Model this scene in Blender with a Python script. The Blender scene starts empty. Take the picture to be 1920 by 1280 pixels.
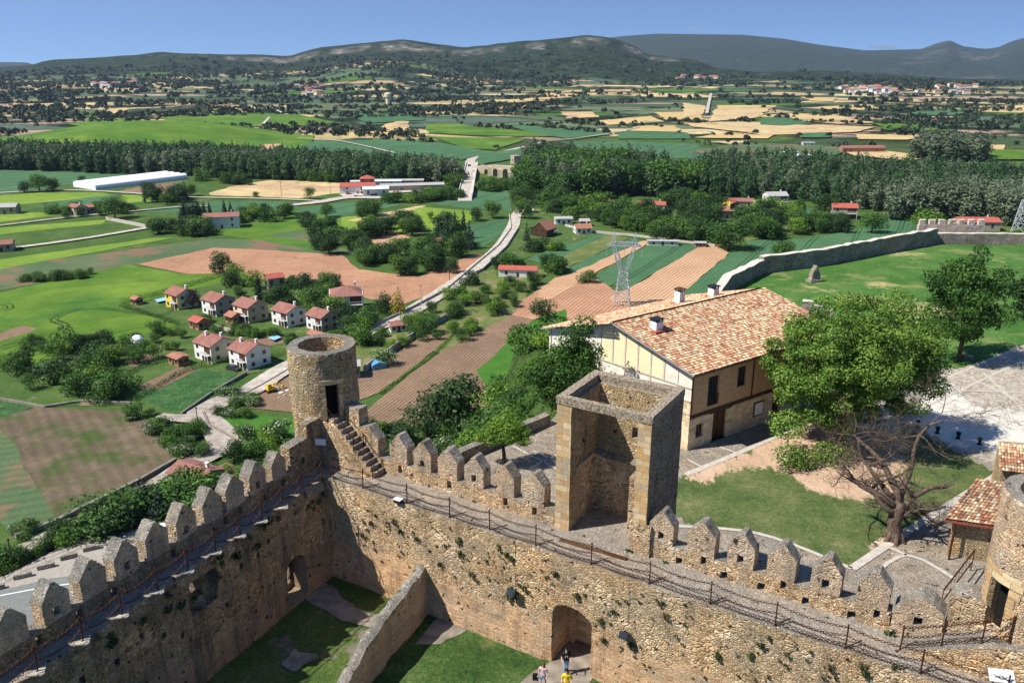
import bpy, bmesh, math, random
import numpy as np
from mathutils import Vector, Matrix, noise
random.seed(7); RNG=np.random.default_rng(7)
SC=bpy.context.scene; COL=SC.collection
R=math.radians
# ---------------------------------------------------------------- camera
FPX=1560.0; PITCH=R(18.6); CP,SP=math.cos(PITCH),math.sin(PITCH); HC=80.0
cam=bpy.data.cameras.new('camera'); camo=bpy.data.objects.new('camera',cam); COL.objects.link(camo)
camo.location=(0,0,HC); camo.rotation_euler=(R(90)-PITCH,0,0)
cam.sensor_width=36.0; cam.lens=36.0*FPX/1920.0; cam.clip_start=0.5; cam.clip_end=60000
SC.camera=camo
# ---------------------------------------------------------------- light
SUN_EL=R(51); SDX,SDY=0.963,0.270          # direction in which shadows fall on the ground
W=bpy.data.worlds.new('World'); SC.world=W; W.use_nodes=True
wn=W.node_tree; wn.nodes.clear()
wo=wn.nodes.new('ShaderNodeOutputWorld'); bg=wn.nodes.new('ShaderNodeBackground'); sky=wn.nodes.new('ShaderNodeTexSky')
sky.sky_type='NISHITA'; sky.sun_disc=False; sky.sun_elevation=SUN_EL; sky.sun_rotation=math.atan2(-SDX,-SDY)
sky.air_density=1.15; sky.dust_density=0.0; sky.ozone_density=2.6; sky.altitude=600
wt=wn.nodes.new('ShaderNodeTexCoord'); wadd=wn.nodes.new('ShaderNodeVectorMath'); wadd.operation='ADD'; wadd.inputs[1].default_value=(0,0,0.16)
wm=wn.nodes.new('ShaderNodeVectorMath'); wm.operation='MULTIPLY'; wm.inputs[1].default_value=(1,1,2.6)
wn.links.new(wt.outputs['Generated'],wm.inputs[0]); wn.links.new(wm.outputs[0],wadd.inputs[0]); wn.links.new(wadd.outputs[0],sky.inputs['Vector'])
wtint=wn.nodes.new('ShaderNodeMix'); wtint.data_type='RGBA'; wtint.blend_type='MULTIPLY'; wtint.inputs[0].default_value=1; wtint.inputs[7].default_value=(.82,1.0,1.22,1)
wn.links.new(sky.outputs[0],wtint.inputs[6]); wn.links.new(wtint.outputs[2],bg.inputs[0]); wn.links.new(bg.outputs[0],wo.inputs[0]); bg.inputs[1].default_value=0.082
sl=bpy.data.lights.new('sun','SUN'); sl.energy=5.0; sl.angle=R(0.55); sl.color=(1.0,0.95,0.87)
so=bpy.data.objects.new('sun',sl); COL.objects.link(so)
so.rotation_euler=Vector((SDX*math.cos(SUN_EL),SDY*math.cos(SUN_EL),-math.sin(SUN_EL))).to_track_quat('-Z','Y').to_euler()
SC.view_settings.view_transform='Standard'; SC.view_settings.look='None'; SC.view_settings.gamma=1.0; SC.view_settings.exposure=0.62
SC.cycles.max_bounces=5; SC.cycles.diffuse_bounces=3; SC.cycles.transparent_max_bounces=8; SC.cycles.volume_bounces=0
SC.cycles.use_denoising=True
# ---------------------------------------------------------------- placing helpers
def P(u,v,z=0.0):
    """photo pixel -> point of the horizontal level z"""
    x=(u-960)/FPX; y=-(v-640)/FPX
    dx,dy,dz=x,CP+SP*y,-SP+CP*y
    t=(z-HC)/dz
    return Vector((dx*t,dy*t,z))
def fwd(p): return p[1]*CP-(p[2]-HC)*SP
OX,OY=-11.3,49.1; CA=math.atan2(-.522,.853)
CASTLE=Matrix.Translation((OX,OY,0))@Matrix.Rotation(CA,4,'Z')
def L2W(s,t,z=0): return CASTLE@Vector((s,t,z))
D1=(.853,-.522); N1=(.522,.853)
def W2L(x,y):
    a,b=x-OX,y-OY; return a*D1[0]+b*D1[1], a*N1[0]+b*N1[1]
# ---------------------------------------------------------------- object helpers
def tag(o,label=None,cat=None,group=None,kind=None):
    if label: o['label']=label
    if cat: o['category']=cat
    if group: o['group']=group
    if kind: o['kind']=kind
    return o
def empty(name,loc=(0,0,0),rz=0,label=None,cat=None,group=None):
    o=bpy.data.objects.new(name,None); COL.objects.link(o); o.location=loc; o.rotation_euler=(0,0,rz)
    o.empty_display_size=.2
    return tag(o,label,cat,group)
def link(name,me,mat=None,parent=None,mw=None):
    o=bpy.data.objects.new(name,me); COL.objects.link(o)
    if mat is not None and not me.materials:
        for m in (mat if isinstance(mat,(list,tuple)) else [mat]): me.materials.append(m)
    if parent: o.parent=parent
    if mw is not None: o.matrix_basis=mw
    return o
def copy_tree(o,parent=None):
    c=o.copy(); COL.objects.link(c)
    if parent: c.parent=parent
    for ch in o.children:
        if ch.name in COL.objects: copy_tree(ch,c)
    return c
def mesh(bm,name='m',smooth=False,uv=True):
    me=bpy.data.meshes.new(name)
    if uv: box_uv(bm)
    bm.to_mesh(me); bm.free()
    if smooth: me.polygons.foreach_set('use_smooth',[True]*len(me.polygons))
    return me
def box_uv(bm):
    l=bm.loops.layers.uv.verify()
    for f in bm.faces:
        n=f.normal
        for lp in f.loops:
            c=lp.vert.co
            if abs(n.z)>.8: lp[l].uv=(c.x,c.y)
            elif abs(n.x)>abs(n.y): lp[l].uv=(c.y,c.z)
            else: lp[l].uv=(c.x,c.z)
def box(bm,x0,x1,y0,y1,z0,z1,mi=0,M=None):
    co=[(x0,y0,z0),(x1,y0,z0),(x1,y1,z0),(x0,y1,z0),(x0,y0,z1),(x1,y0,z1),(x1,y1,z1),(x0,y1,z1)]
    vs=[bm.verts.new((M@Vector(c)) if M else c) for c in co]
    fs=[]
    for q in ((0,3,2,1),(4,5,6,7),(0,1,5,4),(1,2,6,5),(2,3,7,6),(3,0,4,7)):
        f=bm.faces.new([vs[i] for i in q]); f.material_index=mi; fs.append(f)
    return fs
def prism(bm,pts,z0,z1,mi=0,M=None):
    """plan polygon (ccw) extruded along z"""
    a=[bm.verts.new((M@Vector((x,y,z0))) if M else (x,y,z0)) for x,y in pts]
    b=[bm.verts.new((M@Vector((x,y,z1))) if M else (x,y,z1)) for x,y in pts]
    n=len(pts); fs=[bm.faces.new(b),bm.faces.new(a[::-1])]
    for i in range(n): fs.append(bm.faces.new([a[i],a[(i+1)%n],b[(i+1)%n],b[i]]))
    for f in fs: f.material_index=mi
    return fs
def profile(bm,pts,y0,y1,mi=0,M=None):
    """polygon in x,z extruded along y"""
    a=[bm.verts.new((M@Vector((x,y0,z))) if M else (x,y0,z)) for x,z in pts]
    b=[bm.verts.new((M@Vector((x,y1,z))) if M else (x,y1,z)) for x,z in pts]
    n=len(pts); fs=[bm.faces.new(a),bm.faces.new(b[::-1])]
    for i in range(n): fs.append(bm.faces.new([b[i],b[(i+1)%n],a[(i+1)%n],a[i]]))
    for f in fs: f.material_index=mi
    return fs
def tube(bm,pts,rad,seg=6,cap=True):
    pts=[Vector(p) for p in pts]; n=len(pts)
    if not isinstance(rad,(list,tuple)): rad=[rad]*n
    rings=[]; prev=None
    for i,p in enumerate(pts):
        d=(pts[min(i+1,n-1)]-pts[max(i-1,0)])
        if d.length<1e-6: d=Vector((0,0,1))
        d.normalize()
        if prev is None: a=d.orthogonal().normalized()
        else:
            a=prev-d*prev.dot(d)
            if a.length<1e-4: a=d.orthogonal()
            a.normalize()
        prev=a; b=d.cross(a)
        rings.append([bm.verts.new(p+(a*math.cos(2*math.pi*k/seg)+b*math.sin(2*math.pi*k/seg))*rad[i]) for k in range(seg)])
    for i in range(n-1):
        for k in range(seg): bm.faces.new([rings[i][k],rings[i][(k+1)%seg],rings[i+1][(k+1)%seg],rings[i+1][k]])
    if cap and seg>2:
        bm.faces.new(rings[0][::-1]); bm.faces.new(rings[-1])
def lathe(bm,prof,seg=32,cx=0,cy=0,closed=False):
    rings=[]
    for r,z in prof:
        rings.append([bm.verts.new((cx+r*math.cos(2*math.pi*k/seg),cy+r*math.sin(2*math.pi*k/seg),z)) for k in range(seg)])
    m=len(prof); rng=range(m) if closed else range(m-1)
    for i in rng:
        j=(i+1)%m
        for k in range(seg): bm.faces.new([rings[i][k],rings[i][(k+1)%seg],rings[j][(k+1)%seg],rings[j][k]])
    if not closed:
        bm.faces.new(rings[0][::-1]); bm.faces.new(rings[-1])
def boolean(bm,cutters,op='DIFFERENCE'):
    me=bpy.data.meshes.new('b'); bmesh.ops.recalc_face_normals(bm,faces=bm.faces); bm.to_mesh(me); bm.free()
    o=bpy.data.objects.new('b',me); COL.objects.link(o); tmp=[]
    for c in cutters:
        cm=bpy.data.meshes.new('c'); bmesh.ops.recalc_face_normals(c,faces=c.faces); c.to_mesh(cm); c.free()
        co=bpy.data.objects.new('c',cm); COL.objects.link(co); tmp.append(co)
        m=o.modifiers.new('b','BOOLEAN'); m.operation=op; m.solver='EXACT'; m.object=co
    dg=bpy.context.evaluated_depsgraph_get()
    ev=o.evaluated_get(dg); nb=bmesh.new(); nb.from_mesh(ev.to_mesh()); ev.to_mesh_clear()
    for t in tmp+[o]:
        d=t.data; bpy.data.objects.remove(t); bpy.data.meshes.remove(d)
    return nb
def slice_grid(bm,step,axes='xyz'):
    for ax in axes:
        i='xyz'.index(ax); lo=min(v.co[i] for v in bm.verts); hi=max(v.co[i] for v in bm.verts)
        n=int((hi-lo)/step)
        for k in range(1,n+1):
            p=lo+k*(hi-lo)/(n+1); co=[0,0,0]; co[i]=p; no=[0,0,0]; no[i]=1
            bmesh.ops.bisect_plane(bm,geom=bm.verts[:]+bm.edges[:]+bm.faces[:],dist=1e-5,plane_co=co,plane_no=no)
def rough(bm,amp=.03,freq=1.3,amp2=.015,f2=4.5,seed=0):
    o=Vector((seed*3.1,seed*1.7,seed*.9))
    for v in bm.verts:
        v.co+=noise.noise_vector(v.co*freq+o)*amp+noise.noise_vector(v.co*f2+o)*amp2
def top_mat(bm,mi=1,thr=.75,zmin=None):
    bm.normal_update()
    for f in bm.faces:
        if f.normal.z>thr and (zmin is None or f.calc_center_median().z>zmin): f.material_index=mi
# ---------------------------------------------------------------- materials
def newmat(name):
    m=bpy.data.materials.new(name); m.use_nodes=True; nt=m.node_tree; nt.nodes.clear()
    o=nt.nodes.new('ShaderNodeOutputMaterial'); b=nt.nodes.new('ShaderNodeBsdfPrincipled'); nt.links.new(b.outputs[0],o.inputs[0])
    b.inputs['Roughness'].default_value=.9; b.inputs['Specular IOR Level'].default_value=.2
    return m,nt,b
class NB:
    def __init__(s,nt): s.nt=nt
    def n(s,t,**k):
        nd=s.nt.nodes.new(t)
        for a,b in k.items(): setattr(nd,a,b)
        return nd
    def l(s,a,b): s.nt.links.new(a,b)
    def pos(s):
        return s.n('ShaderNodeNewGeometry').outputs['Position']
    def mapping(s,vec,scale=(1,1,1),rot=(0,0,0),loc=(0,0,0)):
        m=s.n('ShaderNodeMapping'); m.inputs['Scale'].default_value=scale; m.inputs['Rotation'].default_value=rot; m.inputs['Location'].default_value=loc
        s.l(vec,m.inputs[0]); return m.outputs[0]
    def noise(s,vec,scale,detail=4,rough=.55,dist=0,col=False):
        n=s.n('ShaderNodeTexNoise'); n.inputs['Scale'].default_value=scale; n.inputs['Detail'].default_value=detail
        n.inputs['Roughness'].default_value=rough; n.inputs['Distortion'].default_value=dist
        if vec is not None: s.l(vec,n.inputs['Vector'])
        return n.outputs['Color' if col else 'Fac']
    def vor(s,vec,scale,feature='F1',rand=1):
        n=s.n('ShaderNodeTexVoronoi'); n.feature=feature; n.inputs['Scale'].default_value=scale; n.inputs['Randomness'].default_value=rand
        s.l(vec,n.inputs['Vector']); return n
    def ramp(s,fac,stops,interp='LINEAR'):
        r=s.n('ShaderNodeValToRGB'); e=r.color_ramp.elements; r.color_ramp.interpolation=interp
        while len(e)>1: e.remove(e[-1])
        for i,(p,c) in enumerate(stops):
            if i==0: el=e[0]; el.position=p
            else: el=e.new(p)
            if not isinstance(c,(tuple,list)): c=(c,c,c)
            el.color=(*c[:3],1)
        s.l(fac,r.inputs[0]); return r.outputs[0]
    def mix(s,fac,a,b,mode='MIX'):
        m=s.n('ShaderNodeMix'); m.data_type='RGBA'; m.blend_type=mode
        for inp,x in ((m.inputs[0],fac),(m.inputs[6],a),(m.inputs[7],b)):
            if isinstance(x,(int,float)): inp.default_value=x
            elif isinstance(x,(tuple,list)): inp.default_value=(*x[:3],1)
            else: s.l(x,inp)
        return m.outputs[2]
    def math(s,op,a,b=0.0,clamp=False):
        m=s.n('ShaderNodeMath'); m.operation=op; m.use_clamp=clamp
        for inp,x in ((m.inputs[0],a),(m.inputs[1],b)):
            if isinstance(x,(int,float)): inp.default_value=x
            else: s.l(x,inp)
        return m.outputs[0]
    def bump(s,h,dist,strength=1,normal=None):
        b=s.n('ShaderNodeBump'); b.inputs['Distance'].default_value=dist; b.inputs['Strength'].default_value=strength
        s.l(h,b.inputs['Height'])
        if normal: s.l(normal,b.inputs['Normal'])
        return b.outputs[0]
    def warp(s,vec,scale,amt):
        c=s.noise(vec,scale,2,col=True); v=s.n('ShaderNodeVectorMath',operation='SUBTRACT'); s.l(c,v.inputs[0]); v.inputs[1].default_value=(.5,.5,.5)
        w=s.n('ShaderNodeVectorMath',operation='SCALE'); s.l(v.outputs[0],w.inputs[0]); w.inputs['Scale'].default_value=amt
        a=s.n('ShaderNodeVectorMath',operation='ADD'); s.l(vec,a.inputs[0]); s.l(w.outputs[0],a.inputs[1]); return a.outputs[0]
def stone(name,cols,mortar,scale=3.0,bump=.05,grey=.45,greycol=(.21,.195,.17),zs=1.6,dark=.0,stain=.5,course=None):
    """rubble masonry: stones of several tones, recessed mortar, weathering patches"""
    m,nt,b=newmat(name); g=NB(nt); p=g.pos()
    w=g.warp(p,2.2,.28); w=g.mapping(w,(1,1,zs))
    v=g.vor(w,scale); e=g.vor(w,scale,'DISTANCE_TO_EDGE')
    sep=g.n('ShaderNodeSeparateColor'); g.l(v.outputs['Color'],sep.inputs[0])
    v2=g.vor(w,scale*2.1); e2=g.vor(w,scale*2.1,'DISTANCE_TO_EDGE'); sep2=g.n('ShaderNodeSeparateColor'); g.l(v2.outputs['Color'],sep2.inputs[0])
    msk=g.ramp(g.noise(p,.55,4,.6),[(.44,0),(.50,1)])
    n=len(cols); c=g.ramp(g.mix(msk,sep.outputs[0],sep2.outputs[0]),[(i/(n-1),cc) for i,cc in enumerate(cols)])
    edge=g.mix(msk,e.outputs['Distance'],g.math('MULTIPLY',e2.outputs['Distance'],1.0))
    warm=g.noise(g.mapping(p,(1,1,1),loc=(3,8,1)),.30,4,.6); c=g.mix(.65,c,g.ramp(warm,[(.35,(1.12,.96,.80)),(.5,(1,1,1)),(.66,(.96,1.02,1.1))]),'MULTIPLY')
    if course:      # squared blocks laid in courses in the lower part of the wall
        zt,ax_,ccol=course; r_=g.mapping(p,(1,1,1),rot=(0,0,-CA)); sx=g.n('ShaderNodeSeparateXYZ'); g.l(g.warp(r_,.8,.25),sx.inputs[0]); cx=g.n('ShaderNodeCombineXYZ'); g.l(sx.outputs[ax_],cx.inputs[0]); g.l(sx.outputs[2],cx.inputs[1])
        br=g.n('ShaderNodeTexBrick'); g.l(cx.outputs[0],br.inputs['Vector']); br.inputs['Scale'].default_value=1; br.inputs['Brick Width'].default_value=.52; br.inputs['Row Height'].default_value=.27; br.inputs['Mortar Size'].default_value=.018; br.inputs['Mortar Smooth'].default_value=.4
        br.inputs['Color1'].default_value=(0,0,0,1); br.inputs['Color2'].default_value=(1,1,1,1)
        bc=g.ramp(br.outputs['Color'],[(i/(len(ccol)-1),q_) for i,q_ in enumerate(ccol)]); bc=g.mix(g.math('MULTIPLY',br.outputs['Fac'],.8),bc,(.22,.13,.07))
        lz=g.n('ShaderNodeSeparateXYZ'); g.l(p,lz.inputs[0]); lo=g.math('ADD',lz.outputs[2],g.math('MULTIPLY',g.noise(p,.35,4,.6),-5.0)); lom=g.ramp(g.math('MULTIPLY',g.math('SUBTRACT',lo,zt-4.0),.25),[(.40,1),(.52,0)])
        c=g.mix(lom,c,bc); edge=g.mix(lom,edge,g.math('MULTIPLY',g.math('SUBTRACT',1.0,br.outputs['Fac']),.2))
    fine=g.noise(p,14,5,.65)
    c=g.mix(.9,c,g.ramp(fine,[(.3,.3),(.48,.9),(.62,1.35),(.75,1.7)]),'MULTIPLY')
    big=g.noise(p,.45,5,.6)
    c=g.mix(g.math('MULTIPLY',g.ramp(big,[(.42,0),(.62,1)]),grey),c,greycol)
    mm=g.math('MULTIPLY',g.ramp(edge,[(.0,1),(.05,.7),(.12,0)]),g.ramp(g.noise(p,1.7,3),[(.35,.25),(.6,1)]))
    c=g.mix(mm,c,mortar)
    # dark streaks / algae patches running down
    st=g.noise(g.mapping(p,(1.3,1.3,.22)),1.0,6,.65)
    c=g.mix(g.math('MULTIPLY',g.ramp(st,[(.5,0),(.68,1)]),stain),c,(.075,.07,.06))
    holes=g.noise(p,2.7,3,.5); c=g.mix(g.ramp(holes,[(.665,0),(.70,.92)]),c,(.03,.024,.016))
    pits=g.noise(p,8.5,4,.6); c=g.mix(g.ramp(pits,[(.61,0),(.67,.55)]),c,(.07,.05,.03))
    g.l(c,b.inputs['Base Color'])
    h=g.math('ADD',g.ramp(edge,[(0,0),(.2,.8)]),g.math('MULTIPLY',fine,.9))
    h=g.math('SUBTRACT',h,g.ramp(holes,[(.65,0),(.71,1.5)]))
    g.l(g.bump(h,bump*1.5,1.0),b.inputs['Normal'])
    return m
def ashlar(name,cols,mortar,bw=.6,bh=.3,bump=.03,msize=.012,grey=.3,stain=.3,holes=False):
    m,nt,b=newmat(name); g=NB(nt); p=g.pos()
    uv=g.n('ShaderNodeUVMap').outputs[0]; uv=g.warp(uv,1.5,.06)
    br=g.n('ShaderNodeTexBrick'); g.l(uv,br.inputs['Vector']); br.inputs['Scale'].default_value=1; br.inputs['Brick Width'].default_value=bw; br.inputs['Row Height'].default_value=bh
    br.inputs['Mortar Size'].default_value=msize; br.inputs['Mortar Smooth'].default_value=.3
    br.inputs['Color1'].default_value=(0,0,0,1); br.inputs['Color2'].default_value=(1,1,1,1); br.inputs['Mortar'].default_value=(.5,.5,.5,1)
    n=len(cols); c=g.ramp(br.outputs['Color'],[(i/(n-1),cc) for i,cc in enumerate(cols)])
    fine=g.noise(p,11,5,.65); c=g.mix(.6,c,g.ramp(fine,[(.25,.45),(.5,1),(.75,1.4)]),'MULTIPLY')
    big=g.noise(p,.6,5,.6); c=g.mix(g.math('MULTIPLY',g.ramp(big,[(.42,0),(.62,1)]),grey),c,(.2,.185,.16))
    c=g.mix(br.outputs['Fac'],c,mortar)
    st=g.noise(g.mapping(p,(1.3,1.3,.3)),1.0,6,.65); c=g.mix(g.math('MULTIPLY',g.ramp(st,[(.52,0),(.7,1)]),stain),c,(.07,.065,.055))
    g.l(c,b.inputs['Base Color'])
    h=g.math('SUBTRACT',g.math('MULTIPLY',fine,.8),br.outputs['Fac']); g.l(g.bump(h,bump,.8),b.inputs['Normal'])
    return m
def plain(name,c1,c2=None,scale=3,rough=.85,bump=0,metal=0,spec=.2,detail=5,contrast=(.35,.65)):
    m,nt,b=newmat(name); g=NB(nt); b.inputs['Roughness'].default_value=rough; b.inputs['Metallic'].default_value=metal; b.inputs['Specular IOR Level'].default_value=spec
    f=g.noise(g.pos(),scale,detail,.6)
    g.l(g.ramp(f,[(contrast[0],c1),(contrast[1],c2 or tuple(x*.7 for x in c1))]),b.inputs['Base Color'])
    if bump: g.l(g.bump(f,bump),b.inputs['Normal'])
    return m
def grass(name,cols,big=.12,fine=6,bump=.05,mid=1.0,stripe=None,tram=None,patch=None):
    """grass/crop: cols dark..light; stripe=(angle,spacing,amount); patch=(colour,scale,lo,hi)"""
    m,nt,b=newmat(name); g=NB(nt); p=g.pos()
    a=g.noise(p,big,4,.6); f=g.noise(p,fine,5,.7); md=g.noise(p,mid,4,.6)
    mixf=g.math('ADD',g.math('MULTIPLY',a,.45),g.math('ADD',g.math('MULTIPLY',f,.35),g.math('MULTIPLY',md,.2)))
    n=len(cols); c=g.ramp(mixf,[(.34+.32*i/(n-1),cc) for i,cc in enumerate(cols)])
    ff=g.noise(p,fine*2.3,4,.75); c=g.mix(.8,c,g.ramp(ff,[(.36,.5),(.5,1.0),(.64,1.6)]),'MULTIPLY')
    if patch:
        for (pc,ps,lo,hi) in (patch if isinstance(patch,list) else [patch]):
            pn=g.noise(g.mapping(p,(1,1,1),loc=(7.7,3.1,0)),ps,6,.68); c=g.mix(g.ramp(pn,[(lo,0),(hi,1)]),c,pc)
    h=f
    if stripe:
        ang,sp,amt=stripe
        w=g.mapping(g.warp(p,.04,1.2),(1,1,1),rot=(0,0,-ang)); wv=g.n('ShaderNodeTexWave',wave_type='BANDS',bands_direction='Y'); g.l(w,wv.inputs[0])
        wv.inputs['Scale'].default_value=.314/sp; wv.inputs['Distortion'].default_value=.6; wv.inputs['Detail'].default_value=2; wv.inputs['Detail Scale'].default_value=.6
        c=g.mix(amt,c,g.ramp(wv.outputs['Fac'],[(.1,.45),(.5,1.0),(.9,1.25)]),'MULTIPLY')
        h=g.math('ADD',f,wv.outputs['Fac'])
    if tram:
        ang,sp=tram[:2]; w=g.mapping(g.warp(p,.03,3),(1,1,1),rot=(0,0,-ang)); sx=g.n('ShaderNodeSeparateXYZ'); g.l(w,sx.inputs[0])
        q=g.math('MODULO',g.math('ADD',sx.outputs['Y'],5000.0),sp)
        l1=g.math('LESS_THAN',g.math('ABSOLUTE',g.math('SUBTRACT',q,sp*.5-.9)),.28); l2=g.math('LESS_THAN',g.math('ABSOLUTE',g.math('SUBTRACT',q,sp*.5+.9)),.28)
        c=g.mix(g.math('MULTIPLY',g.math('MAXIMUM',l1,l2),tram[2] if len(tram)>2 else .7),c,tuple(x*.45 for x in cols[0]))
    g.l(c,b.inputs['Base Color']); b.inputs['Specular IOR Level'].default_value=.1
    if bump: g.l(g.bump(h,bump),b.inputs['Normal'])
    return m
def leafmat(name,dark,light,trans=.25,hue=.0):
    m,nt,b=newmat(name); g=NB(nt)
    at=g.n('ShaderNodeAttribute'); at.attribute_name='tone'
    oi=g.n('ShaderNodeObjectInfo')
    f=g.math('ADD',at.outputs['Fac'],g.math('MULTIPLY',g.math('SUBTRACT',oi.outputs['Random'],.5),.45),clamp=True)
    c=g.ramp(f,[(0,dark),(.55,tuple((a+b_)/2 for a,b_ in zip(dark,light))),(1,light)])
    g.l(c,b.inputs['Base Color']); b.inputs['Roughness'].default_value=.6; b.inputs['Specular IOR Level'].default_value=.25
    tr=g.n('ShaderNodeBsdfTranslucent'); g.l(c,tr.inputs[0]); ms=g.n('ShaderNodeMixShader'); ms.inputs[0].default_value=trans
    out=[n for n in nt.nodes if n.type=='OUTPUT_MATERIAL'][0]
    g.l(b.outputs[0],ms.inputs[1]); g.l(tr.outputs[0],ms.inputs[2]); g.l(ms.outputs[0],out.inputs[0])
    return m
M={}
OCH=[(.24,.13,.055),(.64,.41,.19),(.80,.58,.33),(.56,.42,.26),(.42,.26,.12),(.90,.73,.49),(.66,.38,.15)]
M['wall']=stone('rubble stone',OCH,(.66,.48,.29),3.3,.07,.4,greycol=(.42,.36,.29),zs=1.35,stain=.4,course=(49.3,0,[(.60,.36,.18),(.74,.48,.27),(.66,.40,.20),(.52,.31,.16)]))
M['wallshade']=stone('shade-darkened weathered rubble stone',[tuple(x*.72 for x in q) for q in OCH],(.38,.28,.19),3.0,.08,.55,greycol=(.20,.175,.14),zs=1.35,stain=.85,course=(48.6,1,[(.38,.25,.14),(.48,.34,.2),(.42,.28,.15)]))  # wall stone with shade darkened into its colours, plus heavier weathering stains
M['merlon']=stone('merlon stone',[(.38,.25,.14),(.68,.47,.28),(.54,.42,.29),(.76,.57,.37),(.44,.34,.24)],(.60,.45,.30),3.6,.045,.5,greycol=(.27,.245,.21),zs=1.3,stain=.4)
M['cap']=stone('lichened capping',[(.17,.155,.13),(.32,.29,.24),(.25,.225,.185),(.45,.42,.36)],(.16,.145,.12),6,.03,.5,greycol=(.44,.385,.30),zs=1,stain=.5)
M['round']=stone('tower rubble',[(.34,.23,.12),(.64,.47,.25),(.74,.60,.38),(.48,.36,.22),(.68,.45,.15),(.40,.32,.23)],(.34,.25,.155),2.7,.07,.25,zs=1.9,stain=.35)
M['quoin']=ashlar('dressed ochre stone',[(.42,.26,.11),(.55,.38,.20),(.60,.47,.28),(.50,.30,.11),(.40,.33,.24)],(.30,.23,.15),.75,.36,.03,.012,.2,.2)
M['concrete']=plain('grey coping concrete',(.36,.295,.215),(.12,.095,.065),9,.95,.03,detail=9,contrast=(.42,.6))
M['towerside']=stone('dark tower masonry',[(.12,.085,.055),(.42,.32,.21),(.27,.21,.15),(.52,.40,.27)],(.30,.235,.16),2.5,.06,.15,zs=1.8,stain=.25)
M['walk']=stone('wall walk paving',[(.24,.205,.165),(.33,.29,.235),(.28,.24,.19)],(.19,.165,.135),2.6,.02,.4,greycol=(.22,.195,.165),zs=1,stain=.35)
M['rust']=plain('rusty iron',(.10,.035,.02),(.05,.022,.016),20,.7,.002,.4)
M['dark']=plain('dark opening',(.012,.010,.009),(.006,.005,.005))
M['brownwood']=plain('brown wood',(.10,.05,.028),(.055,.028,.016),8,.6)
M['whitesteel']=plain('galvanised steel',(.62,.64,.66),(.45,.47,.5),4,.45,0,.5)
M['white']=plain('white render',(.78,.76,.72),(.66,.63,.58),.6,.9)
M['cream']=plain('cream render',(.72,.62,.44),(.62,.52,.36),.6,.9)
M['greyw']=plain('grey concrete wall',(.32,.31,.29),(.22,.21,.195),1.2,.9)
M['glass']=plain('dark window glass',(.03,.04,.05),(.02,.025,.03),1,.15,0,0,.5)
M['black']=plain('black metal',(.02,.02,.022),(.015,.015,.016),5,.5)
M['panel']=plain('white sign panel',(.75,.76,.76),(.68,.69,.69),3,.4)
# ================================================================ CASTLE
def part(name,bm,mats,parent,mw=None,smooth=False):
    me=mesh(bm,name,smooth); return link(name,me,mats,parent,mw)
ST=[M['wall'],M['cap'],M['walk']]
def arch_pts(x0,x1,z0,zs,zt,n=10):
    c=(x0+x1)/2; r=(x1-x0)/2
    return [(x0,z0),(x1,z0)]+[(c+r*math.cos(math.pi*k/n),zs+(zt-zs)*math.sin(math.pi*k/n)) for k in range(n+1)]
# --- front curtain wall
fw_=empty('curtain_wall',label='long sunlit curtain wall with an arched gateway, walkway and peaked merlons facing the courtyard',cat='castle wall')
fw_.matrix_basis=CASTLE
bm=bmesh.new(); prism(bm,[(-2.4,-.5),(47,-.5),(47,2.9),(-2.4,2.9)],44,54)
c1=bmesh.new(); profile(c1,arch_pts(16.25,18.8,44.5,50.15,50.95),-1,1.6)
c2=bmesh.new(); profile(c2,arch_pts(16.65,18.4,44.5,49.3,50.2),1.2,4)
bm=boolean(bm,[c1,c2]); slice_grid(bm,.42); 
for v in bm.verts:                                  # battered foot and wavering edge
    x=v.co.x
    if v.co.y<-.3: v.co.y+=.16*noise.noise((x*.35,v.co.z*.5,2))-max(0,(48.4-v.co.z))*.07*(0 if 15.9<x<19.2 else 1)
    if v.co.z>53.8: v.co.z+=.05*noise.noise((x*.8,v.co.y,5))
rough(bm,.07,1.1,.035,3.6); top_mat(bm,2,.7,53)
for f in bm.faces:
    c=f.calc_center_median()
    if f.material_index==2 and c.y<-.1: f.material_index=1
part('wall_body',bm,ST,fw_)
bm=bmesh.new(); box(bm,16.3,18.8,2.95,3.2,45.5,51); part('passage_wall',bm,[M['wall']],fw_)
# parapet with low loopholes
bm=bmesh.new(); box(bm,.15,14.98,2.1,2.9,53.9,55.02); cut=[]
for s in (3.25,7.19,11.4,13.44):
    c=bmesh.new(); box(c,s-.06,s+.26,1.8,3.2,54.3,54.86); cut.append(c)
bm=boolean(bm,cut); slice_grid(bm,.3); rough(bm,.03,1.5,.03,5); top_mat(bm,1); part('parapet',bm,ST,fw_)
bm=bmesh.new(); box(bm,19.78,33.2,2.1,2.9,53.9,55.0); cut=[]
for s in (22.6,25.1,27.05,29.3,31.5):
    c=bmesh.new(); box(c,s-.18,s+.18,1.8,3.2,54.0,54.45); cut.append(c)
for s in (23.95,28.15,32.6):
    c=bmesh.new(); box(c,s-.14,s+.14,1.8,3.2,54.5,54.97); cut.append(c)
bm=boolean(bm,cut); slice_grid(bm,.3); rough(bm,.03,1.5,.03,5,2); top_mat(bm,1); part('parapet',bm,ST,fw_)
MER=[]
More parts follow.
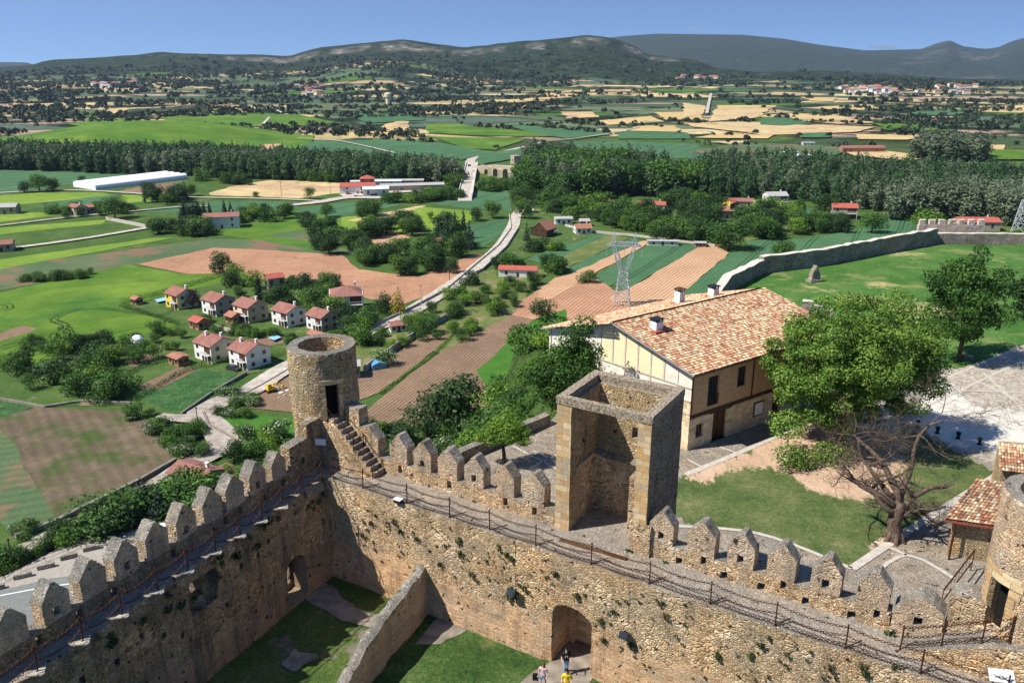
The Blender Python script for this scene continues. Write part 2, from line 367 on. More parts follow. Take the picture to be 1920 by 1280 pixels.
def merlon_mesh(w,th,h,pk,hole,seed):
    b=bmesh.new(); x=w/2
    profile(b,[(-x,0),(x,0),(x+.02,h),(x*.55,h+pk*.5),(.12,h+pk*.97),(-.08,h+pk),(-x*.5,h+pk*.56),(-x-.02,h-.03)],0,th)
    cs=[]
    if hole:
        c=bmesh.new(); box(c,-.18,.16,-.5,th+.5,hole,hole+.48); cs.append(c)
    if cs: b=boolean(b,cs)
    slice_grid(b,.24); 
    for v in b.verts:
        if v.co.z>h-.06: v.co.z+=.02
    rough(b,.025,1.2,.02,5,seed); top_mat(b,1,.45)
    me=mesh(b,'merlon'); 
    for m_ in (M['merlon'],M['cap']): me.materials.append(m_)
    return me
MM=[merlon_mesh(1.42,.8,1.22,.78,None,1),merlon_mesh(1.38,.8,1.2,.8,.25,2),merlon_mesh(1.46,.8,1.25,.74,None,3),merlon_mesh(1.4,.8,1.18,.82,.3,4)]
for i,s in enumerate((3.25,5.19,7.19,9.2,11.4,13.44)):
    o=link('merlon',MM[[0,1,2,3,0,2][i]],None,fw_,Matrix.Translation((s,2.1,55.0)))
for i,s in enumerate((23.76,25.88,27.96,30.14,32.33)):
    o=link('merlon',MM[[2,1,0,3,0][i]],None,fw_,Matrix.Translation((s,2.1,54.98)))
o=link('merlon',MM[1],None,fw_,Matrix.Translation((21.5,2.1,54.98))@Matrix.Scale(.98,4))
# low rounded merlon and ramp mass towards the right-hand tower
bm=bmesh.new(); profile(bm,[(33.2,53.9),(35.42,53.9),(35.42,55.7),(34.9,56.15),(34.4,56.3),(33.8,55.95),(33.3,55.3)],2.1,3.2)
c=bmesh.new(); box(c,34.2,34.55,1.8,3.6,54.75,55.2); bm=boolean(bm,[c])
slice_grid(bm,.3); rough(bm,.05,1.4,.03,5,5); top_mat(bm,1,.5); part('merlon',bm,[M['merlon'],M['cap']],fw_)
bm=bmesh.new(); profile(bm,[(33.7,53.9),(40,53.9),(40,56.2),(37.4,55.7),(35.6,54.9)],.75,2.12); slice_grid(bm,.35); rough(bm,.04,1.4,.03,5,6); top_mat(bm,1,.5); part('ramp',bm,ST,fw_)
bm=bmesh.new(); profile(bm,[(35.45,53.9),(36.95,53.9),(36.95,56.8),(36.3,57.0),(35.5,56.75)],2.3,3.5); slice_grid(bm,.35); rough(bm,.05,1.2,.03,5,7); top_mat(bm,1,.5); part('end_block',bm,ST,fw_)
ST_SHADE=[M['wallshade'],M['cap'],M['walk']]  # left wall set: stone colour carries painted shade
# --- left curtain wall
lw=empty('curtain_wall',label='left curtain wall in shade with a broken window, small arched doorway and peaked merlons',cat='castle wall')
lw.matrix_basis=CASTLE
def s_in(t): return -.75-.09*t
def s_pa(t): return -2.2-.1*t
bm=bmesh.new(); prism(bm,[(s_in(.4),.4),(s_pa(.4)-.8,.4),(s_pa(-30)-.8,-30),(s_in(-30),-30)][::1],44,54.0)
cs=[]
Rt=Matrix.Rotation(R(90),4,'Z')
def cut_t(pts,s0,s1):
    b=bmesh.new(); a=[b.verts.new((s0,x,z)) for x,z in pts]; d=[b.verts.new((s1,x,z)) for x,z in pts]; n=len(pts)
    b.faces.new(a); b.faces.new(d[::-1])
    for i in range(n): b.faces.new([d[i],d[(i+1)%n],a[(i+1)%n],a[i]])
    return b
cs.append(cut_t(arch_pts(-5.05,-3.2,46.9,49.4,50.2),-1.9,.6))
cs.append(cut_t(arch_pts(-4.9,-3.4,47.3,49.0,49.6),-4.5,.1))
cs.append(cut_t([(-12.4,51.3),(-10.6,51.2),(-10.35,52.4),(-10.5,53.25),(-12.35,53.3),(-12.5,52.2)],-.35,1.4))
cs.append(cut_t([(-12.3,51.7),(-11.0,51.6),(-11.1,52.9),(-12.1,53.1)],-3,.8))
for (t,z) in ((-15.6,52.0),(-14.3,51.2),(-8.6,52.0),(-7.2,51.9),(-17.2,51.6),(-10,50.2),(-13.2,50.4),(-6.3,52.3),(-19,52)):
    c=bmesh.new(); box(c,s_in(t)-.5,s_in(t)+.6,t-.14,t+.14,z,z+.38); cs.append(c)
bm=boolean(bm,cs); slice_grid(bm,.42); rough(bm,.08,1.0,.04,3.4,8)
for v in bm.verts:
    if v.co.z>53.7 and v.co.x>s_in(v.co.y)-.25: v.co.x-=.12+.25*abs(noise.noise((v.co.y*.8,3,1)))
top_mat(bm,2,.7,53); part('wall_body',bm,ST_SHADE,lw)
RZ=math.atan2(-.1,1.0)
SK=Matrix.Rotation(R(90)-RZ*-1*-1,4,'Z')
bm=bmesh.new(); prism(bm,[(s_pa(-2.4),-2.4),(s_pa(-2.4)-.8,-2.4),(s_pa(-30)-.8,-30),(s_pa(-30),-30)],53.9,55.03); cs=[]
for t in (-3.2,-7.0,-8.2,-12.1,-15.9,-17.9,-20.0):
    c=bmesh.new(); box(c,s_pa(t)-1.2,s_pa(t)+.5,t-.17,t+.17,54.3,54.85); cs.append(c)
bm=boolean(bm,cs); slice_grid(bm,.3); rough(bm,.03,1.5,.03,5,9); top_mat(bm,1); part('parapet',bm,ST_SHADE,lw)
for i,t in enumerate((-21.08,-18.91,-16.88,-14.94,-12.99,-10.99,-9.04,-7.27,-5.35,-3.45)):
    # merlon local x runs along the wall, local y outwards (-s)
    mw=Matrix.Translation((s_pa(t),t,55.0))@Matrix.Rotation(R(90)+.1,4,'Z')
    link('merlon',MM[[0,1,0,3,2,1,0,2,1,0][i]],None,lw,mw@Matrix.Scale(1.0 if i<9 else .9,4))
bm=bmesh.new(); prism(bm,[(s_pa(1.0),1.2),(s_pa(1)-.8,1.2),(s_pa(-.6)-.8,-.6),(s_pa(-.6),-.6)],53.9,57.5); slice_grid(bm,.3); rough(bm,.03,1.5,.03,5,10); top_mat(bm,1); part('stepped_parapet',bm,ST_SHADE,lw)
bm=bmesh.new(); prism(bm,[(s_pa(-.6),-.6),(s_pa(-.6)-.8,-.6),(s_pa(-2.4)-.8,-2.4),(s_pa(-2.4),-2.4)],53.9,56.6)
c=bmesh.new(); box(c,-4,0,-1.35,-1.05,55,55.5); bm=boolean(bm,[c]); slice_grid(bm,.3); rough(bm,.03,1.5,.03,5,11); top_mat(bm,1); part('stepped_parapet',bm,ST_SHADE,lw)
# triangular stone slabs that carry the railing posts
slab=bmesh.new(); prism(slab,[(-.1,-.45),(.42,-.1),(.42,.05),(-.1,.5)],0,.07); slab=mesh(slab,'slab'); slab.materials.append(plain('pale stone slab',(.42,.38,.31),(.3,.27,.22),6))
LP=(-20.9,-18.6,-16.4,-14.2,-12.2,-10.2,-8.3,-6.5,-4.7)
for i,t in enumerate(LP): link('post_slab',slab,None,lw,Matrix.Translation((s_in(t)-.1,t,54.0))@Matrix.Rotation(.09+random.uniform(-.1,.1),4,'Z'))
# --- round corner tower
RC=(-3.53,2.7)
rt=empty('round_tower',label='round rubble-stone corner tower, hollow at the top, with a dark narrow doorway',cat='tower'); rt.matrix_basis=CASTLE@Matrix.Translation((*RC,0))
bm=bmesh.new()
seg=72
lathe(bm,[(2.22,43),(2.25,57.2),(2.3,57.3),(2.31,59),(2.28,60.5),(2.29,61.75),(2.26,61.9)],seg)
c=bmesh.new(); lathe(c,[(1.56,57.35),(1.55,63)],48)
DA=math.atan2(1.78-2.7,-2.1+3.53)
MD=Matrix.Rotation(DA,4,'Z')
d=bmesh.new(); box(d,1.0,3.2,-.42,.42,57.4,59.75,M=MD)
q=bmesh.new(); box(q,-2.28+3.53,4,-5,2.2-2.7,40,57.15)
q.verts.ensure_lookup_table()
bm=boolean(bm,[c,d,q]); slice_grid(bm,.4,'z'); rough(bm,.045,1.3,.03,4,12); top_mat(bm,1,.8,61)
part('tower_wall',bm,[M['round'],M['cap']],rt)
# dressed stones around the doorway
bm=bmesh.new()
def curved(bm,r0,r1,a0,a1,z0,z1,da):
    n=max(1,int(abs(a1-a0)/.12)); A=[da+a0+(a1-a0)*i/n for i in range(n+1)]
    prism(bm,[(r1*math.cos(a),r1*math.sin(a)) for a in A]+[(r0*math.cos(a),r0*math.sin(a)) for a in A[::-1]],z0,z1)
for k in range(6):
    w=.10+.06*(k%2); z=57.42+k*.39
    curved(bm,2.1,2.335,-.19-w,-.195,z,z+.37,DA); curved(bm,2.1,2.335,.195,.19+w,z,z+.37,DA)
curved(bm,2.1,2.34,-.36,.36,59.76,60.08,DA); slice_grid(bm,.2,'z'); rough(bm,.012,3,.01,8,3); part('door_surround',bm,[M['quoin']],rt)
bm=bmesh.new(); box(bm,1.58,1.64,-.46,.46,57.4,59.7,M=MD); part('door',bm,[M['dark']],rt)  # near-black panel paints the unlit inside of the open doorway
# --- stair up to the round tower
sw=empty('stone_staircase',label='flight of narrow stone steps climbing the wall walk to the round tower door',cat='stairs'); sw.matrix_basis=CASTLE
bm=bmesh.new(); N=11; s1,s0=1.95,-1.7; dz=3.35/N; ds=(s1-s0)/N
pts=[(s1-.1,53.95)]
for k in range(N): pts+= [(s1-k*ds,54+k*dz-.02),(s1-k*ds,54+(k+1)*dz),]
pts+=[(-2.6,57.33),(-2.6,53.95)]
profile(bm,pts[::1],1.12,2.08); slice_grid(bm,.4,'xz'); rough(bm,.02,2,.015,5,13); part('flight',bm,[M['wall'],M['cap']],sw)
bm=bmesh.new(); profile(bm,[(1.6,53.95),(1.35,54.25),(-1.9,57.2),(-2.6,57.25),(-2.6,53.95)],.85,1.1); slice_grid(bm,.3,'xz'); rough(bm,.02,2,.015,5,14); part('stringer_wall',bm,[M['wall'],M['cap']],sw)
bm=bmesh.new()
for k in range(N): box(bm,s1-(k+1)*ds-.02,s1-k*ds+.05,1.13,2.07,54+(k+1)*dz-.0,54+(k+1)*dz+.06)
slice_grid(bm,.3,'y'); rough(bm,.012,3,.01,6,3); part('tread',bm,[M['cap']],sw)
bm=bmesh.new(); ropes=[(1.95,1.15),(-.1,1.15),(-2.1,1.35)]
for yy in (1.05,2.02):
    for (s,z) in ((1.85,54),( .35,55.5)): tube(bm,[(s,yy,z),(s,yy,z+1.0)],.035,6)
    pp=[]
    for a,b in (((1.85,55.0),(.35,56.5)),((.35,56.5),(-2.2,58.7))):
        for k in range(9): t=k/8; pp.append((a[0]+(b[0]-a[0])*t,yy,a[1]+(b[1]-a[1])*t-.25*math.sin(math.pi*t)))
    tube(bm,pp,.025,5)
part('hand_rope',bm,[M['rust']],sw)
# stepped blocks of parapet beside the stair
bl=[(-1.28,.0,2.12,3.0,53.9,58.12),(.0,.17,2.12,2.9,53.9,55.5)]
bm=bmesh.new(); box(bm,*bl[0]); slice_grid(bm,.3); rough(bm,.04,1.4,.03,5,15); top_mat(bm,1); part('stepped_parapet',bm,ST,fw_)
bm=bmesh.new(); profile(bm,[(.02,53.9),(1.5,53.9),(1.55,56.25),(.8,57.05),(.02,56.9)],2.12,2.9); slice_grid(bm,.3); rough(bm,.04,1.4,.03,5,16); top_mat(bm,1,.5); part('stepped_parapet',bm,ST,fw_)
bm=bmesh.new(); prism(bm,[(-2.28,.35),(-.75,.35),(-.75,-.6),(-2.2,-.6)],44,54.0); prism(bm,[(-2.5,.3),(.1,.3),(.1,2.9),(-2.5,2.9)],44,53.985); slice_grid(bm,.5); top_mat(bm,2); part('corner_floor',bm,ST,fw_)
# --- square open-backed tower
sq=empty('square_tower',label='tall square roofless stone tower, open on the side facing the wall walk',cat='tower'); sq.matrix_basis=CASTLE
X0,X1,Y0,Y1=15.0,20.65,1.98,6.75
bm=bmesh.new(); box(bm,X0,X1,Y0,Y1,44,61.92)
c=bmesh.new(); box(c,X0+.72,X1-.72,Y0+.7,Y1-.75,54.02,63)
d=bmesh.new(); box(d,X0+.9,X1-.78,Y0-.5,Y0+.9,54.02,63)
w=bmesh.new(); box(w,17.9,18.55,Y1-1.2,Y1+.4,58.9,59.6)
w2=bmesh.new(); box(w2,X0-.3,X0+1,4.1,4.4,58.6,59.6)
bm=boolean(bm,[c,d,w,w2]); slice_grid(bm,.45); rough(bm,.03,1.3,.02,4,17)
bm.normal_update()
for f in bm.faces:
    n=f.normal; cc=f.calc_center_median()
    if n.y<-.7 and cc.y<Y0+.2: f.material_index=1
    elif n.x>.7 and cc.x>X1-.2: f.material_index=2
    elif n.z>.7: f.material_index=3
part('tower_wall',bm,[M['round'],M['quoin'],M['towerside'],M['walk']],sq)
bm=bmesh.new(); box(bm,X0-.04,X1+.04,Y0-.04,Y1+.04,61.92,62.36); c=bmesh.new(); box(c,X0+.5,X1-.5,Y0+.36,Y1-.55,61,63); bm=boolean(bm,[c]); slice_grid(bm,.5); rough(bm,.012,1.5,.012,5,18); part('ring_beam',bm,[M['concrete']],sq)
bm=bmesh.new(); box(bm,X0+.7,16.4,5.2,6.1,53.9,57.7); box(bm,16.4,18.95,5.15,6.1,53.9,57.6); box(bm,18.95,X1-.6,3.4,6.1,53.9,57.75); 
box(bm,X0+.705,X0+.84,2.72,5.2,53.9,57.75)
slice_grid(bm,.35); rough(bm,.03,1.3,.03,4,19); top_mat(bm,1); part('inner_ledge',bm,[M['wall'],M['cap']],sq)
bm=bmesh.new(); box(bm,19.78,20.95,1.9,2.9,53.9,55.9); slice_grid(bm,.3); rough(bm,.03,1.5,.03,5,20); top_mat(bm,1); part('pier_base',bm,ST,sq)
bm=bmesh.new(); prism(bm,[(15.6,1.5),(20.2,1.5),(20.2,5.6),(15.6,5.6)],53.6,54.03); part('tower_floor',bm,[M['walk']],sq)
# --- low ruined cross wall in the courtyard
rw=bmesh.new(); pl=[(6.9,-.35,50.0),(7.25,-2.2,49.9),(7.5,-4.5,49.5),(7.9,-6.9,49.2),(8.6,-9.6,48.7),(9.6,-13.5,48.0)]
pl2=[]
for i in range(len(pl)-1):
    for k in range(5):
        t=k/5; a,b=pl[i],pl[i+1]; pl2.append(tuple(a[j]+(b[j]-a[j])*t for j in range(3)))
pl2.append(pl[-1]); rows=[]
for i,(s,t,z) in enumerate(pl2):
    w=.42; z=z+.22*noise.noise((i*.6,0,0)); j=.12*noise.noise((i*.4,9,0)); row=[]
    for (ds_,zz) in ((-w-.05,45.5),(-w,46.6),(-w,47.6),(-w+.03,48.4),(-w+.08,z),(0,z+.12),(w-.08,z),(w-.03,48.4),(w,47.6),(w,46.6),(w+.05,45.5)):
        row.append(rw.verts.new((s+ds_+j,t,min(zz,z+.1) if zz<z+.2 else zz)))
    rows.append(row)
for i in range(len(rows)-1):
    for k in range(10): rw.faces.new([rows[i][k],rows[i][k+1],rows[i+1][k+1],rows[i+1][k]])
rw.faces.new(rows[0][::-1]); rw.faces.new(rows[-1]); bmesh.ops.recalc_face_normals(rw,faces=rw.faces)
rough(rw,.05,1.5,.04,4,21); top_mat(rw,1,.45)
o=part('ruined_wall',rw,ST,None,CASTLE); tag(o,'low ruined cross wall with grey jagged top running across the courtyard grass','castle wall')
# --- right-hand round tower
rr=empty('round_tower',label='round stone tower cut by the right edge, with a doorway above the ramp',cat='tower'); rr.matrix_basis=CASTLE@Matrix.Translation((38.75,3.4,0))
bm=bmesh.new(); lathe(bm,[(2.28,44),(2.25,54.6),(2.15,55.2),(2.1,62.2),(2.06,62.35)],72)
c=bmesh.new(); lathe(c,[(1.45,60.2),(1.45,64)],40)
DB=R(224); MB_=Matrix.Rotation(DB,4,'Z')
d=bmesh.new(); box(d,.9,3,-.5,.5,55.75,58.3,M=MB_)
bm=boolean(bm,[c,d]); slice_grid(bm,.4,'z'); rough(bm,.04,1.3,.03,4,22); top_mat(bm,1,.8,61)
part('tower_wall',bm,[M['merlon'],M['cap']],rr)
bm=bmesh.new()
for k in range(6):
    w=.16+.08*(k%2); z=55.75+k*.425
    curved(bm,1.9,2.17,-.235-w,-.24,z,z+.37,DB); curved(bm,1.9,2.17,.24,.235+w,z,z+.37,DB)
curved(bm,1.9,2.18,-.5,.5,58.32,58.85,DB); rough(bm,.01,3,.01,8,3); part('door_surround',bm,[M['quoin']],rr)
bm=bmesh.new(); box(bm,1.46,1.5,-.5,.5,55.75,58.3,M=MB_); part('door',bm,[M['dark']],rr)  # no door leaf: black sheet colours in the darkness behind the opening
bm=bmesh.new(); lathe(bm,[(2.28,54.55),(2.42,54.62),(2.42,54.82),(2.2,54.9)],60); part('string_course',bm,[M['quoin']],rr)
# --- chain railing
def chain_mesh(length,sag,link_len=.13,name='chain'):
    b=bmesh.new(); n=int(length/link_len*1.04)
    def pt(t): return Vector((length*t,0,-4*sag*t*(1-t)))
    for k in range(n):
        t0,t1=(k-.12)/n,(k+1.12)/n; a,c=pt(t0),pt(t1); d=c-a; L_=d.length; d.normalize(); side=Vector((0,1,0)); up=d.cross(side)
        lat=side if k%2 else up; nn=8; rr_=.02; cen=(a+c)/2; prev=[]
        lat=(side+up*(1 if k%2 else -1)).normalized(); oth=d.cross(lat)
        rings=[]
        for q in range(nn):
            an=2*math.pi*q/nn; rad=(d*math.cos(an)*L_*.5+lat*math.sin(an)*.055); outw=rad.normalized()
            rings.append([b.verts.new(cen+rad+outw*rr_*ca+oth*rr_*sa) for ca,sa in ((1,0),(-.5,.87),(-.5,-.87))])
        for q in range(nn):
            r0,r1=rings[q],rings[(q+1)%nn]
            for w in range(3): b.faces.new([r0[w],r0[(w+1)%3],r1[(w+1)%3],r1[w]])
    me=mesh(b,name,uv=False); me.materials.append(M['rust']); return me
b=bmesh.new(); tube(b,[(0,0,0),(0,0,1.3)],.036,8); box(b,-.07,.07,-.07,.07,0,.02); 
for z in (1.18,.72,.2): tube(b,[(0,-.05,z),(0,.05,z)],.022,6)
tube(b,[(0,0,1.3),(0,0,1.34)],[.05,.03],8)
post=mesh(b,'post'); post.materials.append(M['rust'])
b=bmesh.new(); tube(b,[(0,0,.04),(.55,1.0,.03)],.025,5); brace=mesh(b,'brace'); brace.materials.append(M['rust'])
def railing(name,label,pts,chains=((1.18,.16),(.72,.24),(.2,.14)),braces=True,post_scale=1.0):
    root=empty(name,label=label,cat='railing'); root.matrix_basis=CASTLE; cm={}
    for i,p in enumerate(pts):
        link('post',post,None,root,Matrix.Translation(p)@Matrix.Rotation(R(random.uniform(-2,2)),4,'X')@Matrix.Scale(post_scale,4,(0,0,1)))
        if braces and 0<i<len(pts)-1: link('brace',brace,None,root,Matrix.Translation(p))
        if i<len(pts)-1:
            a,c=Vector(p),Vector(pts[i+1]); d=c-a; hl=math.hypot(d.x,d.y)
            for z,sag in chains:
                key=(round(d.length,1),sag)
                if key not in cm: cm[key]=chain_mesh(d.length,sag)
                el=math.atan2(d.z,hl)
                link('chain',cm[key],None,root,Matrix.Translation(a+Vector((0,0,z)))@Matrix.Rotation(math.atan2(d.y,d.x),4,'Z')@Matrix.Rotation(-el,4,'Y'))
    return root
railing('chain_railing','rusty chain railing on iron posts along the edge of the sunlit wall walk',[(s,-.3,54.0) for s in (-.6,2.2,5.78,9.03,11.9,15.0,18.5,21.9,25.2,28.45,31.7,34.9,38.2)])
railing('chain_railing','rusty chain railing on iron posts along the shaded left wall walk',[(s_in(t)-.08,t,54.05) for t in (-26,-23.3)+LP+(-3,)]+[(-.75,-.9,54.0)],braces=False,chains=((1.18,.22),(.6,.3)))
railing('chain_railing','short rusty railing climbing the ramp to the doorway of the right tower',[(33.9,.95,54.0),(35.5,1.0,54.75),(37.0,1.1,55.5),(38,1.3,55.9)],braces=False,chains=((1.2,.02),(.75,.1),(.35,.1)))
# --- little things on the wall
bm=bmesh.new(); prism(bm,[(15.9,.75),(20.0,.95),(20.0,1.25),(15.9,1.05)],54.03,54.07); o=part('drain_grate',bm,[plain('rusty grate',(.13,.055,.025),(.06,.035,.02),7)],None,CASTLE); tag(o,'long rust-brown grating set in the wall walk in front of the square tower','grate')
def floodlight(s,z,label,t=-.78):
    r=empty('floodlight',label=label,cat='lamp',group='floodlights on the curtain wall'); r.matrix_basis=CASTLE@Matrix.Translation((s,t,z))
    b=bmesh.new(); prism(b,[(-.26,-.2),(.26,-.2),(.2,.16),(-.2,.16)],-.2,.2,M=Matrix.Rotation(R(-35),4,'X')); part('lamp_housing',b,[M['black']],r)
    b=bmesh.new(); box(b,-.22,.22,-.225,-.205,-.17,.17,M=Matrix.Rotation(R(-35),4,'X')); part('lens',b,[M['glass']],r)
    b=bmesh.new(); tube(b,[(0,.1,0),(0,.42,.12)],.025,5); tube(b,[(.06,.3,.1),(.07,.25,1.0),(.05,.27,2.0),(.05,.3,53.9-z)],.012,4); part('bracket',b,[M['black']],r)
floodlight(13.74,50.7,'black floodlight on the sunlit wall, upper left of the big archway')
floodlight(20.85,50.6,'black floodlight on the sunlit wall, to the right of the big archway')
r=empty('floodlight',label='small white-topped lamp lying on the edge of the wall walk',cat='lamp'); r.matrix_basis=CASTLE@Matrix.Translation((5.3,-.55,54.15))
b=bmesh.new(); box(b,-.25,.25,-.16,.16,-.12,.08); part('lamp_housing',b,[M['black']],r)
b=bmesh.new(); box(b,-.27,.27,-.2,.17,.083,.13); part('lamp_cover',b,[M['panel']],r)
def signpanel(p,rz,label,w=.75,d=.45,h=.95,tilt=35):
    r=empty('information_board',label=label,cat='sign'); r.matrix_basis=CASTLE@Matrix.Translation(p)@Matrix.Rotation(rz,4,'Z')
    b=bmesh.new(); box(b,-w/2,w/2,-d/2,d/2,-.02,.02,M=Matrix.Translation((0,0,h))@Matrix.Rotation(R(tilt),4,'X')); part('board',b,[M['panel']],r)
    b=bmesh.new(); box(b,-w*.12,w*.12,-.02,-.0,.021,.024,M=Matrix.Translation((0,0,h))@Matrix.Rotation(R(tilt),4,'X')); box(b,-w*.12,w*.12,.03,.045,.021,.024,M=Matrix.Translation((0,0,h))@Matrix.Rotation(R(tilt),4,'X')); part('print',b,[M['greyw']],r)
    b=bmesh.new(); 
    for x in (-w*.25,w*.25): tube(b,[(x,.05,0),(x,.05,h)],.03,6)
    part('leg',b,[M['rust']],r)
signpanel((37.9,-.15,54.0),R(20),'white tilted information board on rusty legs below the right tower',1.0,.55,1.1)
b=bmesh.new(); box(b,-.42,.42,-.02,.02,-.22,.22); me=mesh(b,'plaque'); o=link('plaque',me,M['panel'],None,CASTLE@Matrix.Translation((-1.95,.28,56.0))@Matrix.Rotation(R(25),4,'Z')); tag(o,'small white plaque on the shaded wall below the round tower','sign')
# plants in the joints of the walls
def tuft_mesh(seed,n=26):
    rg=np.random.default_rng(seed); b=bmesh.new()
    for k in range(n):
        a=rg.uniform(0,math.pi*2); r_=rg.uniform(.0,.16); c=Vector((math.cos(a)*r_,-abs(rg.normal(0,.07))-.03,math.sin(a)*r_*1.1))
        d=Vector((rg.normal(),rg.normal(),rg.normal())).normalized()*.075; e=d.cross(Vector((rg.normal(),rg.normal(),rg.normal()))).normalized()*.05
        b.faces.new([b.verts.new(c-d),b.verts.new(c+e),b.verts.new(c+d),b.verts.new(c-e)])
    me=mesh(b,'tuft',uv=False); a=me.attributes.new('tone','FLOAT','FACE'); a.data.foreach_set('value',rg.random(len(me.polygons)).astype('f'))
    return me
M['weed']=leafmat('wall weeds',(.018,.038,.010),(.075,.11,.03))
M['weed_dry']=leafmat('dry wall weeds',(.06,.05,.03),(.14,.13,.06))
tm=[tuft_mesh(i) for i in range(4)]; 
for i,t in enumerate(tm): t.materials.append(M['weed'] if i<3 else M['weed_dry'])
rg=random.Random(3)
for k in range(210):
    s=rg.uniform(1.5,37); z=rg.triangular(48.5,53.9,52.6)
    if 15.9<s<19.2 and z<51.2: continue
    if 6<s<8.2 and z<50.5: continue
    o=link('wall_plant',tm[rg.randrange(4)],None,None,CASTLE@Matrix.Translation((s,-.52,z))@Matrix.Scale(rg.choice((.4,.5,.6,.8,1.3)),4))
    tag(o,'small green plant rooted in a joint of the sunlit curtain wall','plant','plants growing out of the sunlit curtain wall')
for (s,t,z,sc_) in ((19.75,1.95,54.02,1.6),(21.9,2.0,54,1.2),(.9,1.0,54,1.0),(33.3,2.0,54,1.8),(9.3,2.0,54,1.2),(16.9,2.0,54,.9),(33.9,-.4,54,1.2)):
    o=link('weed',tm[rg.randrange(3)],None,None,CASTLE@Matrix.Translation((s,t,z))@Matrix.Scale(sc_,4)); tag(o,'tuft of weeds at the foot of the parapet on the wall walk','plant','weeds on the wall walk')
for k in range(26):
    t=rg.uniform(-18,-1); z=rg.uniform(52.3,53.9)
    o=link('wall_plant',tm[rg.randrange(4)],None,None,CASTLE@Matrix.Translation((s_in(t)+.03,t,z))@Matrix.Rotation(R(90),4,'Z')@Matrix.Scale(rg.uniform(.8,1.8),4))
    tag(o,'dark plant hanging from a joint of the shaded left wall','plant','plants growing out of the shaded left wall')
# ================================================================ TERRAIN
PLAT=[(-14.5,52),(-10,57.5),(-4.9,63.0),(0,67.8),(3.4,71.5),(3.4,79),(17,93),(26,107),(32.2,118.5),(40.2,129.9),(52,135.8),(77.8,151.8),(97,153.5),(160,158),(240,130),(240,-30),(-60,-30),(-45,0),(-27,26)]
def seg_dist(X,Y,poly):
    d=np.full(X.shape,1e9); ins=np.zeros(X.shape,bool); n=len(poly)
    for i in range(n):
        (ax,ay),(bx,by)=poly[i],poly[(i+1)%n]
        ex,ey=bx-ax,by-ay; t=np.clip(((X-ax)*ex+(Y-ay)*ey)/(ex*ex+ey*ey),0,1)
        d=np.minimum(d,np.hypot(X-ax-t*ex,Y-ay-t*ey))
        c=((ay>Y)!=(by>Y))&(X<(bx-ax)*(Y-ay)/((by-ay) if by!=ay else 1e-9)+ax); ins^=c
    return np.where(ins,-d,d)
def vnoise(X,Y,seed=0):
    rs=np.random.default_rng(seed); T=rs.random((256,256)); xi=np.floor(X).astype(int); yi=np.floor(Y).astype(int); fx=X-xi; fy=Y-yi
    fx=fx*fx*(3-2*fx); fy=fy*fy*(3-2*fy); g=lambda a,b:T[a%256,b%256]
    return (g(xi,yi)*(1-fx)+g(xi+1,yi)*fx)*(1-fy)+(g(xi,yi+1)*(1-fx)+g(xi+1,yi+1)*fx)*fy
def fbm(X,Y,seed=0,oct=4):
    s=0;a=1;t=0
    for o in range(oct): s=s+a*vnoise(X*2**o,Y*2**o,seed+o); t+=a; a*=.5
    return s/t
SKY1=[(-400,130),(0,126),(60,122),(85,114),(150,110),(250,104),(300,98),(380,102),(500,103),(540,106),(600,90),(680,82),(760,75),(820,84),(870,90),(960,80),(1060,72),(1100,67),(1150,74),(1190,88),(1215,103),(1300,112),(1345,128),(1420,138),(1560,133),(1680,140),(1800,148),(1920,150),(2400,150)]
SKY2=[(-400,122),(-100,112),(0,118),(50,118),(70,126),(140,134),(900,134),(1050,90),(1120,74),(1170,68),(1230,64),(1390,66),(1470,74),(1530,84),(1620,95),(1700,93),(1725,92),(1755,80),(1775,76),(1800,87),(1840,92),(1865,90),(1890,78),(1920,69),(2000,55),(2100,70),(2400,90)]
def skyz(tx,tab,dist):
    # tx = X/Y bearing ; sky pixel row -> height of the crest at that distance (level-line elevation)
    u=np.interp(tx*1.0,[-3,3],[-3,3]); uu=960+FPX*tx/CP  # first guess near the horizon
    v=np.interp(uu,[a for a,b in tab],[b for a,b in tab])
    y=-(v-640)/FPX; return HC+dist*(-SP+CP*y)/(CP+SP*y)
def sstep(a,b,x): t=np.clip((x-a)/(b-a),0,1); return t*t*(3-2*t)
